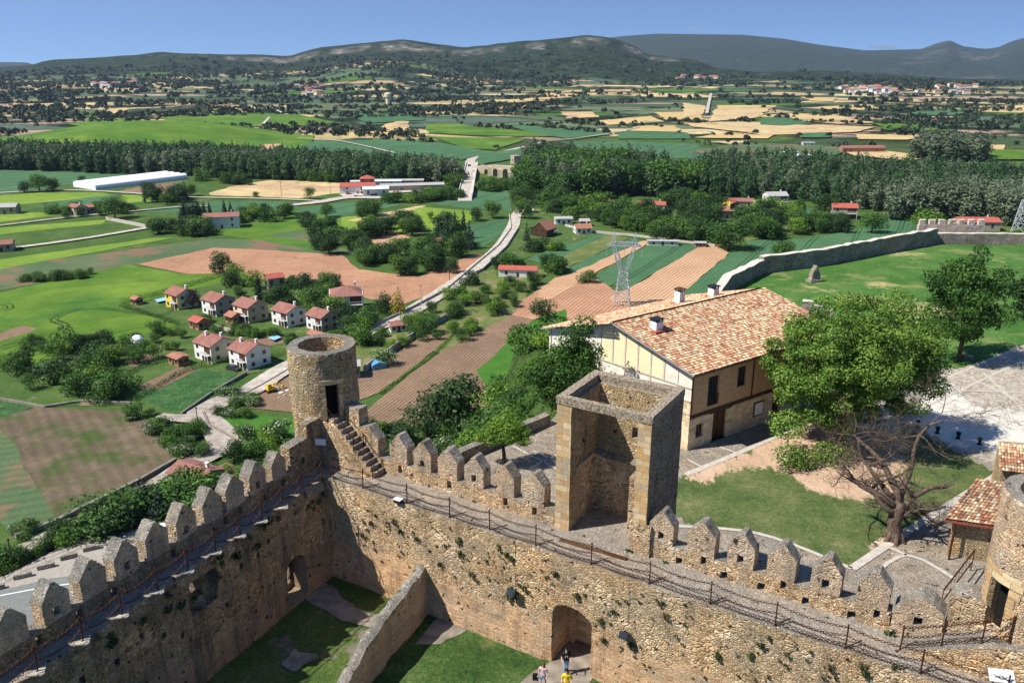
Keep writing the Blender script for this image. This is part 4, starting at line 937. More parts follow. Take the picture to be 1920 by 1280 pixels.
M['lf_gold']=leafmat('golden conifer foliage',(.16,.14,.012),(.50,.40,.04))
M['lf_flow']=leafmat('white elder blossom',(.35,.38,.25),(.75,.74,.6))
M['bark']=plain('bark',(.10,.075,.055),(.045,.034,.026),5,.95,.03)
M['deadbark']=plain('weathered dead wood',(.17,.12,.09),(.055,.04,.032),6,.95,.04)
def trunk_me(h,r,seed,branches=4,spread=.32,lean=.05,top=.75):
    rg=random.Random(seed); bm=bmesh.new(); pts=[Vector((0,0,-.3))]; n=6
    for i in range(1,n+1): t=i/n; pts.append(Vector((lean*h*t*rg.uniform(-1,1),lean*h*t*rg.uniform(-1,1),h*top*t)))
    tube(bm,pts,[r*(1.25-.95*i/n) for i in range(n+1)],7)
    for k in range(branches):
        i=rg.randrange(2,n-1); a=rg.uniform(0,6.28); L=h*spread*rg.uniform(.5,1); b=pts[i]
        e=b+Vector((math.cos(a)*L,math.sin(a)*L,L*rg.uniform(.3,.9))); mid=b.lerp(e,.5)+Vector((0,0,-.05*L))
        tube(bm,[b,mid,e],[r*.45,r*.3,r*.08],5)
    me=mesh(bm,'trunk',uv=False); me.materials.append(M['bark']); return me
def rnd_clumps(seed,R_,H,z0,n,rr=(.35,.55),fl=.8):
    rg=random.Random(seed); out=[(0,0,z0+H*.5,R_*.62,R_*.62,H*.42)]
    for k in range(n):
        a=rg.uniform(0,6.28); q=rg.uniform(.35,.72)*R_; zz=z0+H*rg.uniform(.18,.86); q*=1-.55*max(0,(zz-z0)/H-.5)
        s=R_*rg.uniform(*rr); out.append((math.cos(a)*q,math.sin(a)*q,zz,s,s,s*fl))
    return out
PROTO={}
def proto(kind,variants):
    PROTO[kind]=variants
def mk(kind,seed,mat,R_,H,z0,n,leaves,size,tr,rr=(.35,.55),fl=.8,**kw):
    return (leaf_me(kind,tree_mesh(rnd_clumps(seed,R_,H,z0,n,rr,fl),leaves,size,seed,**kw),mat),trunk_me(z0+H*.6,tr,seed))
# unit trees about 1 high so that scale = height in metres
proto('broad',[mk('crown',i,M[['lf_mid','lf_dark','lf_mid','lf_light'][i%4]],.52,.88,.07,12,2300,.033,.03,surf=.85) for i in range(6)])
proto('fruit',[mk('crown',20+i,M[['lf_light','lf_mid','lf_mid'][i%3]],.58,.78,.16,9,1300,.040,.025) for i in range(4)])
proto('bush',[mk('crown',30+i,M[['lf_mid','lf_light','lf_dark','lf_mid'][i%4]],.66,1.0,-.1,10,1500,.048,.02,surf=.8) for i in range(5)])
proto('dark',[mk('crown',40+i,M['lf_dark'],.52,.92,.04,11,2300,.033,.03,surf=.85) for i in range(3)])
def column(seed,mat,w,leaves,size,z0=.08,taper=.8):
    rg=random.Random(seed); cl=[]
    for k in range(12):
        t=k/11; z=z0+.9*t*(1-z0); r=w*(math.sin(math.pi*min(1,(t*.85+.12)))**.7)*(1-taper*.35*t); cl.append((rg.uniform(-.35,.35)*w,rg.uniform(-.35,.35)*w,z,r,r,.085))
    return cl
proto('poplar',[(leaf_me('crown',tree_mesh(column(50+i,None,.17,0,0),800,.028,50+i),M['lf_pop' if i<3 else 'lf_grey']),trunk_me(.8,.018,50+i,2,.1)) for i in range(5)])
def cone(seed,w,n=14):
    rg=random.Random(seed); return [(rg.uniform(-.1,.1)*w,rg.uniform(-.1,.1)*w,.06+.92*k/(n-1),w*(1-.93*k/(n-1))+.01,w*(1-.93*k/(n-1))+.01,.055) for k in range(n)]
proto('fir',[(leaf_me('crown',tree_mesh(cone(60+i,[.25,.14,.28][i]),1100,.028,60+i,surf=.8),M['lf_fir']),trunk_me(.7,.02,60+i,1,.05)) for i in range(3)])
proto('plum',[mk('crown',70,M['lf_plum'],.5,.8,.15,8,800,.04,.03)])
proto('golden',[(leaf_me('crown',tree_mesh(cone(71,.36),1300,.034,71,surf=.6),M['lf_gold']),trunk_me(.7,.02,71,1,.05))])
# flowering elder: green + white umbels
def two(a,b):
    V=np.concatenate([a[0],b[0]]); F_=np.arange(len(V)).reshape(-1,4); return V,F_,np.concatenate([a[2],b[2]]),len(a[1])
cl=rnd_clumps(80,.6,.9,0,9); V,F_,t_,na=two(tree_mesh(cl,900,.05,80),tree_mesh(cl,330,.034,81,surf=1.0))
me=leaf_me('crown',(V,F_,t_),M['lf_mid']); me.materials.append(M['lf_flow']); mi=np.zeros(len(F_),'i'); mi[na:]=1; me.polygons.foreach_set('material_index',mi)
proto('elder',[(me,trunk_me(.5,.03,80))])
NAMES={'broad':'broadleaf_tree','fruit':'fruit_tree','bush':'bush','dark':'broadleaf_tree','poplar':'poplar_tree','fir':'conifer_tree','plum':'plum_tree','golden':'golden_conifer','elder':'elder_bush'}
CATS={'bush':'bush','elder':'bush'}
def tree_at(kind,x,y,h,label,group=None,z=None,wide=1.0,var=None,rg=random):
    if z is None: z=float(ground_h(np.array([x]),np.array([y]))[0])
    v=PROTO[kind][rg.randrange(len(PROTO[kind])) if var is None else var]
    r=empty(NAMES[kind],(x,y,max(z,0)),rg.uniform(0,6.28),label,CATS.get(kind,'tree'),group); s=h
    r.scale=(s*wide,s*wide,s)
    link('crown',v[0],None,r); link('trunk',v[1],None,r)
    return r
def tree_px(kind,u,v,hpx,label,group=None,wide=1.0,z=0,var=None):
    p=P(u,v,z); h=hpx*fwd(p)/FPX/.97; return tree_at(kind,p.x,p.y,h,label,group,z,wide,var)
# ================================================================ TERRACE, LAWN, COURT
TZ=48.0
S('terrace_paving',[(-13,53),(-9.8,57),(-4.6,62.6),(.2,67.4),(3.5,71.2),(4.5,74),(25,84),(48,92),(62,83),(80,70),(70,40),(30,22),(24,30)],stone('cobbled terrace',[(.22,.18,.135),(.38,.33,.26),(.31,.265,.20),(.46,.40,.32)],(.18,.15,.115),3.2,.03,.5,greycol=(.27,.235,.19),zs=1,stain=.25),z=TZ,base=0.0,world=True,step=6,jit=0)
M['joint']=plain('pale paving strip',(.50,.46,.39),(.38,.34,.29),2.5,.95)
M['lawn2']=grass('castle lawn',[(.03,.09,.016),(.055,.135,.026),(.11,.19,.05)],.15,3.2,.08,.5,patch=[((.50,.40,.19),.055,.57,.68),((.18,.20,.07),.2,.55,.7)])
M['dirt']=grass('bare trodden earth',[(.36,.24,.15),(.46,.32,.21),(.55,.40,.28)],.15,4,.06,.6,patch=((.10,.13,.04),.12,.62,.70))
M['lawn3']=grass('worn lawn',[(.045,.07,.02),(.08,.11,.03),(.16,.165,.07)],.3,3.5,.08,.8,patch=[((.33,.24,.14),.28,.55,.68),((.05,.10,.02),.4,.55,.7)])
S('lawn',[(1335,588),(1368,547),(1428,513),(1545,498),(1750,459),(1960,459),(2300,462),(2300,600),(1960,630),(1900,652),(1800,690),(1500,700),(1300,600)],M['lawn2'],z=TZ,base=.03,step=2,jit=.2)

def blend_ground(name,poly,inner,mat,z,base,res=.4):
    pw=[(q.x,q.y) for q in unproj(poly,z)]; xs=[a for a,b in pw]; ys=[b for a,b in pw]; nx_=int((max(xs)-min(xs))/res); ny_=int((max(ys)-min(ys))/res)
    gx,gy=np.meshgrid(np.linspace(min(xs),max(xs),nx_),np.linspace(min(ys),max(ys),ny_)); d=np.full(gx.shape,9e9)
    for q in inner: d=np.minimum(d,seg_dist(gx,gy,[(w_.x,w_.y) for w_ in unproj(q,z)]))
    ins=seg_dist(gx,gy,pw); ix=np.arange(nx_*ny_).reshape(ny_,nx_); F_=np.stack([ix[:-1,:-1],ix[:-1,1:],ix[1:,1:],ix[1:,:-1]],-1).reshape(-1,4)
    cc_=(ins[:-1,:-1]+ins[1:,1:]).ravel()/2; F_=F_[cc_<0]
    me=np_mesh(name,np.stack([gx,gy,np.full(gx.shape,z+base)],-1).reshape(-1,3),F_,True); setattr_(me,'inner',np.clip(.5-d/6,0,1)); return tag(link(name,me,mat),kind='structure')
m,nt,b=newmat('worn lawn with bare earth'); g=NB(nt); p=g.pos(); at=g.n('ShaderNodeAttribute'); at.attribute_name='inner'
f1=g.noise(p,4,6,.75); f2=g.noise(p,.35,6,.7); f3=g.noise(g.mapping(p,(1.0,.35,1),rot=(0,0,.6)),1.1,6,.7)
gr=g.ramp(g.math('ADD',g.math('MULTIPLY',f1,.5),g.math('MULTIPLY',f2,.5)),[(.36,(.03,.06,.014)),(.47,(.07,.105,.028)),(.56,(.13,.145,.055)),(.66,(.25,.21,.11))])
di=g.ramp(g.math('ADD',g.math('MULTIPLY',f1,.4),g.math('MULTIPLY',f3,.6)),[(.33,(.30,.20,.13)),(.5,(.48,.33,.22)),(.68,(.60,.45,.32))])
mk_=g.ramp(g.math('ADD',at.outputs['Fac'],g.math('MULTIPLY',g.math('SUBTRACT',g.math('ADD',g.math('MULTIPLY',f3,.6),g.math('MULTIPLY',f1,.4)),.5),1.1)),[(.47,0),(.55,1)])
g.l(g.mix(mk_,gr,di),b.inputs['Base Color']); g.l(g.bump(f1,.08),b.inputs['Normal']); M['wornlawn']=m
m,nt,b=newmat('worn plaza'); g=NB(nt); p=g.pos(); at=g.n('ShaderNodeAttribute'); at.attribute_name='inner'; f1=g.noise(p,3,7,.75); f2=g.noise(p,.5,6,.7)
va=g.vor(p,3.4); sp_=g.n('ShaderNodeSeparateColor'); g.l(va.outputs['Color'],sp_.inputs[0])
cob=g.mix(.8,g.ramp(sp_.outputs[0],[(0,(.26,.225,.17)),(.5,(.36,.315,.245)),(1,(.46,.41,.33))]),g.ramp(f1,[(.3,.55),(.7,1.35)]),'MULTIPLY'); wh=g.ramp(f2,[(.35,(.46,.43,.36)),(.6,(.60,.56,.49))])
mk_=g.ramp(g.math('ADD',at.outputs['Fac'],g.math('MULTIPLY',g.math('SUBTRACT',g.math('ADD',g.math('MULTIPLY',f2,.7),g.math('MULTIPLY',f1,.3)),.5),1.3)),[(.42,0),(.58,1)])
g.l(g.mix(mk_,cob,wh),b.inputs['Base Color']); M['plazam']=m
blend_ground('plaza',[(1705,790),(1760,705),(1840,675),(1960,625),(2200,640),(2200,880),(1960,905),(1880,880),(1780,835)],[[(1700,800),(1755,712),(1790,725),(1830,765),(1990,775),(2000,835),(1880,850),(1800,835)]],M['plazam'],TZ,.012,.5)
blend_ground('lawn',[(1255,960),(1262,905),(1287,890),(1395,845),(1500,797),(1560,772),(1700,800),(1872,888),(1750,962),(1598,1064),(1420,998),(1300,985)],[[(1275,898),(1395,845),(1500,797),(1700,790),(1700,860),(1680,925),(1640,935),(1560,935),(1500,905),(1450,878),(1380,880),(1320,905)],[(1635,1018),(1665,1005),(1672,1030),(1645,1035)]],M['wornlawn'],TZ,.026)
def strip(px,w,name='kerb_strip',h=.05,z=TZ): 
    bm=RO(name,px,w,M['joint'],z=z,base=h,kind='x',jit=.01,step=1); return tag(link(name,mesh(bm,name,uv=False),M['joint']),kind='structure')
strip([(1285,890),(1395,845),(1500,797),(1560,765)],.55)
strip([(1597,1066),(1750,965),(1873,888),(1960,830)],.6)
strip([(1240,985),(1420,1000),(1597,1066)],.35)
strip([(1290,862),(1325,880)],.22,h=.034); strip([(1350,838),(1390,852)],.22,h=.034)
strip([(1000,845),(1050,870)],.2,h=.034); strip([(990,880),(1050,850)],.2,h=.034); strip([(960,835),(1045,880)],.2,h=.034)
strip([(1620,1090),(1700,1040),(1790,1085)],.3,h=.034); strip([(1700,1040),(1640,1015)],.3,h=.034)
PJ=.02
for a in ([(1735,700),(1850,760)],[(1770,685),(1920,755)],[(1700,740),(1920,648)],[(1720,770),(1935,668)],[(1780,732),(1920,735)],[(1845,700),(1920,770)]): PJ=PJ+.003; strip(a,.32,h=PJ)
# terrace parapet above the slope
wall_line('parapet_wall',[(-12,56.5),(-9.6,58.2),(-4.75,63.1),(.15,67.9),(3.3,71.2)],.75,1.0,[M['drystone'],M['cap']],'low stone parapet along the edge of the cobbled terrace above the bushy slope',z=TZ,world=True)
# perimeter wall of the hilltop lawn
wall_line('boundary_wall',[P(1330,590,48),P(1362,545,48),P(1425,512,48)],1.3,2.3,[M['drystone'],M['palecap']],'short length of hilltop wall next to the tiled roof, with broad pale top',z=TZ,world=True)
wall_line('boundary_wall',[P(1425,512,48),P(1500,503,48),P(1545,497,48)],1.1,2.8,[M['drystone'],M['palecap']],'rough stepped stretch of hilltop wall behind the upright stone',z=TZ,world=True)
wall_line('boundary_wall',[P(1545,497,48),P(1640,478,48),P(1750,458,48)],1.0,2.9,[M['drystone'],M['palecap']],'long shaded stone wall edging the far side of the hilltop lawn',z=TZ,world=True)
wall_line('boundary_wall',[P(1750,456,48),P(1840,456,48),P(1960,458,48)],1.0,1.9,[M['drystone'],M['palecap']],'low sunlit stone wall at the far right corner of the hilltop lawn',z=TZ,world=True)
a=P(1728,450,48); b_=P(1852,450,48); d=(b_-a).normalized(); rz=math.atan2(d.y,d.x); Lw=(b_-a).length
M['pinkst']=stone('pinkish stone',[(.50,.37,.30),(.70,.56,.47),(.80,.68,.58),(.58,.46,.37)],(.60,.48,.38),2.6,.05,.15,zs=1.3,stain=.15)
r=empty('crenellated_wall',(a.x,a.y+2.2,TZ),rz,'pink stone battlement with seven square merlons behind the low wall','castle wall')
bm=bmesh.new(); box(bm,0,Lw,-.4,.4,-6,2.5); slice_grid(bm,1.0); rough(bm,.06,1,.04,3,30); top_mat(bm,1); part('wall_body',bm,[M['pinkst'],M['palecap']],r)
for k in range(7):
    bm=bmesh.new(); x=.1+k*(Lw-1.3)/6; box(bm,x,x+1.15,-.35,.35,2.4,3.5); slice_grid(bm,.5); rough(bm,.05,1,.04,3,31+k); top_mat(bm,1); part('merlon',bm,[M['pinkst'],M['palecap']],r)
# ruined merlons behind the building
r=empty('ruined_battlement',P(1500,600,48),R(-18),'ruined pale battlement fragment between the tiled roof and the great chestnut tree','castle wall')
for x,w,h in ((-2.2,.9,2.3),(-1.1,1.1,1.6),(.1,1.2,2.7),(1.4,1.3,2.2),(2.7,1.2,1.7)):
    bm=bmesh.new(); box(bm,x,x+w,-.5,.5,-.2,h); slice_grid(bm,.35); rough(bm,.1,1,.05,3,int(x*3)+40); top_mat(bm,1); part('broken_merlon',bm,[M['drystone'],M['palecap']],r)
bm=bmesh.new(); prism(bm,[(-.9,-.6),(.9,-.6),(.9,.6),(-.9,.6)],-.2,.35); profile(bm,[(-.7,.3),(.75,.3),(.6,1.2),(.25,2.1),(-.05,2.35),(-.45,1.5)],-.35,.35); slice_grid(bm,.25); rough(bm,.08,1,.04,4,50)
o=part('standing_stone',bm,[M['drystone']],None,Matrix.Translation(P(1526,528,48))@Matrix.Rotation(.3,4,'Z')); o.scale=(1.15,1.15,1.1); tag(o,'upright pale stone monument on the green lawn in front of the hilltop wall','monument')
def rock(u,v,s,label,z=TZ,mat='drystone',sq=(1,.7,.75)):
    bm=bmesh.new(); bmesh.ops.create_icosphere(bm,subdivisions=3,radius=1); rough(bm,.35,.9,.1,2.5,int(u))
    o=part('boulder',bm,[M[mat]],None,Matrix.Translation(P(u,v,z))@Matrix.Rotation(u,4,'Z')@Matrix.Diagonal((s*sq[0],s*sq[1],s*sq[2],1))); tag(o,label,'rock')
rock(1552,862,.75,'leaning boulder on the bare earth under the chestnut tree'); rock(1815,672,.7,'flat stone at the foot of the pine-like tree by the plaza')
rock(1860,690,.45,'small stone on the plaza edge beyond the lawn tree'); rock(1886,838,.3,'small pale stone on the plaza beside the dark bollards')
for i,(u,v) in enumerate(((1757,812),(1796,822),(1836,833),(1720,800))):
    bm=bmesh.new(); lathe(bm,[(.2,0),(.22,.05),(.14,.12),(.13,.35),(.2,.42),(.22,.55),(.16,.66),(.05,.69)],14)
    o=part('bollard',bm,[M['black']],None,Matrix.Translation(P(u,v,TZ))); tag(o,['bollard in the tree shadow, leftmost but one of the dark row','middle bollard of the dark row on the plaza','right-hand bollard of the dark row on the plaza','bollard nearest the chestnut trunk'][i],'bollard','dark bollards on the plaza')
# ---- courtyard
M['court']=grass('courtyard grass',[(.018,.042,.011),(.045,.085,.02),(.12,.155,.05)],.35,4,.08,1.0,patch=((.14,.12,.05),.25,.62,.75))
M['court2']=grass('worn courtyard grass',[(.035,.07,.016),(.07,.105,.026),(.15,.15,.06)],.35,4,.08,1.0,patch=((.17,.15,.12),.3,.56,.64))
CZ=46.7
def LP_(pts): return [L2W(s,t,0) for s,t in pts]
S('courtyard_grass',LP_([(7,.0),(32,.0),(32,-30),(7,-30)]),M['court'],z=CZ,base=0,world=True,step=50,jit=0)
S('courtyard_grass',LP_([(-2.2,1.0),(8,1.0),(10,-30),(1,-30)]),M['court2'],z=CZ,base=-.05,world=True,step=50,jit=0)
M['flag']=plain('courtyard paving',(.30,.255,.2),(.15,.13,.105),1.3,.95,.02,detail=8)
S('path',LP_([(16.2,.4),(18.9,.4),(18.95,-.9),(19.7,-3),(20,-8),(17,-8),(15.6,-3),(16.0,-1.2)]),M['flag'],z=CZ,base=.03,world=True,step=.5,jit=.12)
S('stone_slab',LP_([(-.7,-1.6),(-.5,-3.6),(3.2,-4.1),(5.6,-3.4),(5.4,-2.3),(3,-2.6)]),M['flag'],z=CZ,base=.02,world=True,step=.4,jit=.2)
S('stone_slab',LP_([(8.2,-.6),(10.4,-.75),(9.8,-2.6),(8.5,-3.4)]),M['flag'],z=CZ,base=.02,world=True,step=.4,jit=.1)
S('stone_slab',LP_([(2.6,-7.4),(4.0,-7.1),(4.2,-8.6),(3.0,-8.9)]),M['flag'],z=CZ,base=.02,world=True,step=.3,jit=.25)
S('stone_slab',LP_([(2.0,-12.4),(4.6,-11.2),(6.0,-12.4),(5.6,-16),(2.4,-16)]),M['flag'],z=CZ,base=.02,world=True,step=.4,jit=.2)
S('passage_floor',LP_([(16.1,-.2),(18.95,-.2),(18.5,6),(16.5,6)]),M['flag'],z=CZ,base=.05,world=True,step=50,jit=0)
S('stone_ledge',LP_([(-3.4,-5.5),(-7,-5.8),(-7,-2),(-3.2,-2.2)]),M['wall'],z=47.9,base=.1,world=True,step=50,jit=0)
# ================================================================ STONE HOUSE WITH TILED ROOF
K=Vector((15.2,65.4,0)); e_=Vector((.815,.579,0)).normalized(); LL=Vector((3.66,77.66,0)); g_=(LL-K); GW=g_.length; g_.normalize()
FL=20.0; zE=55.3; zR=57.75
hs=empty('stone_house',label='large two-storey house with a mottled clay-tile roof, stone ground floor and brick upper storey',cat='house')
def HP(a,b,z): q=K+e_*a+g_*b; return Vector((q.x,q.y,z))
def quad(bm,ps,mi=0,uv=None):
    f=bm.faces.new([bm.verts.new(p) for p in ps]); f.material_index=mi
    if uv:
        l=bm.loops.layers.uv.verify()
        for lp,c in zip(f.loops,uv): lp[l].uv=c
    return f
M['ashH']=ashlar('house ashlar',[(.56,.42,.26),(.72,.57,.37),(.82,.68,.46),(.64,.48,.30)],(.42,.33,.22),.7,.36,.03,.012,.2,.25)
M['brickH']=ashlar('narrow house brick',[(.52,.27,.13),(.68,.39,.19),(.60,.33,.16),(.78,.49,.26)],(.66,.48,.29),.28,.085,.015,.014,.15,.15)
M['plY']=plain('yellow plaster',(.82,.72,.44),(.74,.64,.40),.8,.9)
M['plW']=plain('aged pale plaster',(.78,.74,.63),(.62,.57,.46),1.3,.9)
zm=50.95
def hface(b0,z0,z1,mi,bm,openings):
    """front wall panel of the facade between a=0..FL with real openings, plane g=b0"""
    xs=sorted({0,FL}|{o[0] for o in openings}|{o[1] for o in openings}); zs=sorted({z0,z1}|{o[2] for o in openings}|{o[3] for o in openings})
    l=bm.loops.layers.uv.verify()
    for i in range(len(xs)-1):
        for j in range(len(zs)-1):
            cx=(xs[i]+xs[i+1])/2; cz=(zs[j]+zs[j+1])/2
            if any(o[0]<cx<o[1] and o[2]<cz<o[3] for o in openings): continue
            f=bm.faces.new([bm.verts.new(HP(x,b0,z)) for x,z in ((xs[i],zs[j]),(xs[i+1],zs[j]),(xs[i+1],zs[j+1]),(xs[i],zs[j+1]))]); f.material_index=mi
            for lp,c in zip(f.loops,((xs[i],zs[j]),(xs[i+1],zs[j]),(xs[i+1],zs[j+1]),(xs[i],zs[j+1]))): lp[l].uv=c
    for o in openings:     # reveals
        for (p,q) in (((o[0],o[2]),(o[0],o[3])),((o[0],o[3]),(o[1],o[3])),((o[1],o[3]),(o[1],o[2])),((o[1],o[2]),(o[0],o[2]))):
            f=bm.faces.new([bm.verts.new(v_) for v_ in (HP(p[0],b0,p[1]),HP(q[0],b0,q[1]),HP(q[0],b0+.35,q[1]),HP(p[0],b0+.35,p[1]))]); f.material_index=mi
            for lp,c in zip(f.loops,((p[0],p[1]),(q[0],q[1]),(q[0]+.3,q[1]),(p[0]+.3,p[1]))): lp[l].uv=c
OPG=[(.9,1.85,48.9,50.2),(3.05,4.85,48.0,50.75),(11.2,12.4,48.0,50.45),(14.6,15.9,49.0,50.2)]
OPU=[(2.1,3.5,51.6,54.3),(5.9,7.1,52.5,54.4),(10.2,11.4,52.5,54.4),(14.4,15.6,52.4,54.3),(17.6,18.8,52.4,54.3)]
bm=bmesh.new(); hface(0,47.6,zm,0,bm,OPG); hface(.02,zm,zE+.1,1,bm,OPU); 
# gable wall (left), back and right walls
gm=(GW/2)
for (z0,z1,mi) in ((47.0,52.6,2),):
    quad(bm,[HP(0,GW,z0),HP(0,0,z0),HP(0,0,z1),HP(0,GW,z1)],mi,[(0,0),(GW,0),(GW,5),(0,5)])
quad(bm,[HP(0,GW,52.6),HP(0,0,52.6),HP(0,0,zE),HP(0,gm,zR-.12),HP(0,GW,zE)],3)
quad(bm,[HP(FL,0,47),HP(FL,GW,47),HP(FL,GW,zE),HP(FL,gm,zR-.1),HP(FL,0,zE)],2); quad(bm,[HP(FL,GW,47),HP(0,GW,47),HP(0,GW,zE),HP(FL,GW,zE)],2)
link('wall',(lambda b: (lambda me:(b.to_mesh(me),b.free(),me)[2])(bpy.data.meshes.new('wall')))(bm),[M['ashH'],M['brickH'],M['ashH'],M['plW']],hs)
bm=bmesh.new()
MH=Matrix.Translation((K.x,K.y,0))@Matrix.Rotation(math.atan2(e_.y,e_.x),4,'Z')
for z,h,d_ in ((zm-.02,.16,.06),(54.75,.14,.07)): box(bm,-.02,FL,-d_,-.005,z,z+h,M=MH)
box(bm,-.02,FL,-.05,-.004,51.15,51.25,M=MH)
for x in (0,7.9,12.6): box(bm,x,x+.16,-.045,-.003,51.2,54.75,M=MH)
box(bm,2.5,5.4,-.03,-.002,50.76,50.93,M=MH); part('timber_band',bm,[M['brownwood']],hs)
# timber framing on the gable
MG=Matrix.Translation((K.x,K.y,0))@Matrix.Rotation(math.atan2(g_.y,g_.x),4,'Z')     # x runs along gable, outward is +y
bm=bmesh.new()
box(bm,0,GW,.01,.07,52.5,52.62,M=MG); box(bm,0,GW,.01,.06,53.7,53.8,M=MG); box(bm,0,GW,.01,.05,51.3,51.38,M=MG)
for k in range(11):
    x=1.4+k*1.45; top=zE+(zR-zE)*(1-abs(x-gm)/gm)-.25
    if x<GW and k<=6: box(bm,x,x+.07,.01,.04,53.8 if k%2 else 52.6,top,M=MG)
for x in (GW-.35,): box(bm,x,x+.12,.01,.08,47,zE,M=MG)
part('timber_band',bm,[plain('weathered pale timber',(.55,.48,.38),(.33,.28,.22),6,.9)],hs)
bm=bmesh.new()
for k in range(10):
    x=1.52+k*1.45; top=zE+(zR-zE)*(1-abs(x+.65-gm)/gm)-.45
    if top>53.95 and 1<=k<=5: box(bm,x+.06,x+1.28,.003,.02,53.85,top,M=MG)
part('plaster_panel',bm,[M['plY']],hs)
bm=bmesh.new(); box(bm,GW*.44,GW*.50,.004,.02,51.4,52.4,M=MG); box(bm,GW*.7,GW*.76,.004,.02,51.4,52.4,M=MG); part('window',bm,[M['dark']],hs)
for i,o in enumerate(OPG+OPU):
    door=o[2]==48.0; bm=bmesh.new(); box(bm,o[0],o[1],.26,.3,o[2],o[3],M=MH); w_=part('door' if door else 'window',bm,[M['brownwood'] if door else M['glass']],hs)
    bm=bmesh.new(); fw=.08
    for (a,b,c,d) in ((o[0],o[0]+fw,o[2],o[3]),(o[1]-fw,o[1],o[2],o[3]),(o[0]+fw,o[1]-fw,o[3]-fw,o[3]),((o[0]+o[1])/2-.03,(o[0]+o[1])/2+.03,o[2],o[3]-fw)): box(bm,a,b,.2,.255,c,d,M=MH)
    part('frame',bm,[M['brownwood']],w_)
    if o is OPU[0]:
        bm=bmesh.new()
        for k in range(12): x=o[0]+.06+k*(o[1]-o[0]-.12)/11; box(bm,x,x+.025,-.06,-.035,51.6,52.55,M=MH)
        box(bm,o[0],o[1],-.065,-.03,52.55,52.6,M=MH); part('balcony_rail',bm,[M['black']],hs)
bm=bmesh.new(); box(bm,8.5,9.9,-.07,-.01,49.0,50.4,M=MH); part('notice_frame',bm,[M['brownwood']],hs); bm=bmesh.new(); box(bm,8.62,9.78,-.085,-.072,49.12,50.28,M=MH); part('notice_board',bm,[M['panel']],hs)
bm=bmesh.new(); lathe(bm,[(.0,0),(.55,0),(.55,.05),(.0,.06)],24); 
o=part('wall_disc',bm,[M['plW']],hs,MH@Matrix.Translation((13.2,-.02,50.6))@Matrix.Rotation(R(90),4,'X'))
# roof: real barrel tiles
TC=[(.47,.22,.12),(.54,.32,.18),(.62,.46,.27),(.66,.53,.32),(.38,.16,.09),(.52,.27,.15),(.28,.14,.09),(.60,.39,.23),(.70,.58,.38),(.42,.30,.20)]
m,nt,b=newmat('old clay tile'); g=NB(nt); at=g.n('ShaderNodeAttribute'); at.attribute_name='tint'
g.l(g.mix(.55,at.outputs['Color'],g.ramp(g.noise(g.pos(),5,5,.7),[(.3,.45),(.55,1.05),(.75,1.3)]),'MULTIPLY'),b.inputs['Base Color']); M['tile']=m
def tiled_slope(name,p0,px_,py_,nx,ny,parent,seed=0,cols=TC,thr=None,lift=.0):
    """p0 eave corner, px_ along eave (full), py_ up slope (full)"""
    rg=np.random.default_rng(seed); V=[];F_=[];C=[]; ex=px_/nx; ey=py_/ny; n=px_.cross(py_).normalized(); r=ex.length*.52; seg=4
    clump=lambda i,j: noise.noise(Vector((i*.09,j*.12,seed)))
    for j in range(ny):
        for i in range(nx):
            if thr and not thr((i+.5)/nx,(j+.5)/ny): continue
            jx=rg.normal(0,.04); jy=rg.normal(0,.05); base=p0+ex*(i+.5+jx)+ey*(j+jy)+n*(.02+rg.uniform(0,.025)); k0=len(V)
            for q,(yy,lf,rr_) in enumerate(((0,.055,1.0),(1.18,.0,.86))):
                for s in range(seg+1):
                    a=math.pi*s/seg; V.append(base+ey*yy-ex.normalized()*math.cos(a)*r*rr_+n*(math.sin(a)*r*.62*rr_+lf))
            for s in range(seg): F_.append((k0+s,k0+s+1,k0+seg+2+s,k0+seg+1+s))
            c=cols[int(np.clip(rg.integers(len(cols))+round(clump(i,j)*2.5),0,len(cols)-1))]; v_=rg.uniform(.8,1.1); C+= [[c[0]*v_,c[1]*v_,c[2]*v_,1]]*seg
    me=np_mesh(name,[tuple(v) for v in V],F_,True); a=me.attributes.new('tint','FLOAT_COLOR','FACE'); a.data.foreach_set('color',np.array(C,'f').ravel()); me.materials.append(M['tile'])
    return link(name,me,None,parent)
ov=.55; eF=HP(-.5,-ov,zE-.12); eFr=HP(FL+.5,-ov,zE-.12); rL=HP(-.5,gm,zR); rR=HP(FL-.2,gm,zR); eB=HP(-.5,GW+ov,zE-.12); eBr=HP(FL+.5,GW+ov,zE-.12)
bm=bmesh.new(); 
for ps in ([eF,eFr,rR,rL],[rL,rR,eBr,eB]): quad(bm,ps)
geo=bmesh.ops.extrude_face_region(bm,geom=bm.faces[:]); 
for v_ in geo['geom']:
    if isinstance(v_,bmesh.types.BMVert): v_.co.z-=.14
bmesh.ops.recalc_face_normals(bm,faces=bm.faces)
rf=part('roof',bm,[plain('roof underlay',(.22,.13,.085),(.15,.09,.06),4)],hs)
tiled_slope('roof_tiles',eF,eFr-eF,rL-eF,104,30,rf,1); tiled_slope('roof_tiles',eBr,eB-eBr,rR-eBr,104,30,rf,2)
bm=bmesh.new(); tube(bm,[rL+Vector((0,0,.06)),rR+Vector((0,0,.06))],.13,8); part('ridge_tiles',bm,[M['tile']],rf)
me=rf.children[-1].data; a=me.attributes.new('tint','FLOAT_COLOR','FACE'); a.data.foreach_set('color',np.tile([.6,.38,.22,1],len(me.polygons)).astype('f'))
bm=bmesh.new(); tube(bm,[eF+Vector((.0,0,-.05))-e_*.02,rL+Vector((0,0,-.08)),eB+Vector((0,0,-.05))],.07,6); part('verge_board',bm,[M['greyw']],rf)
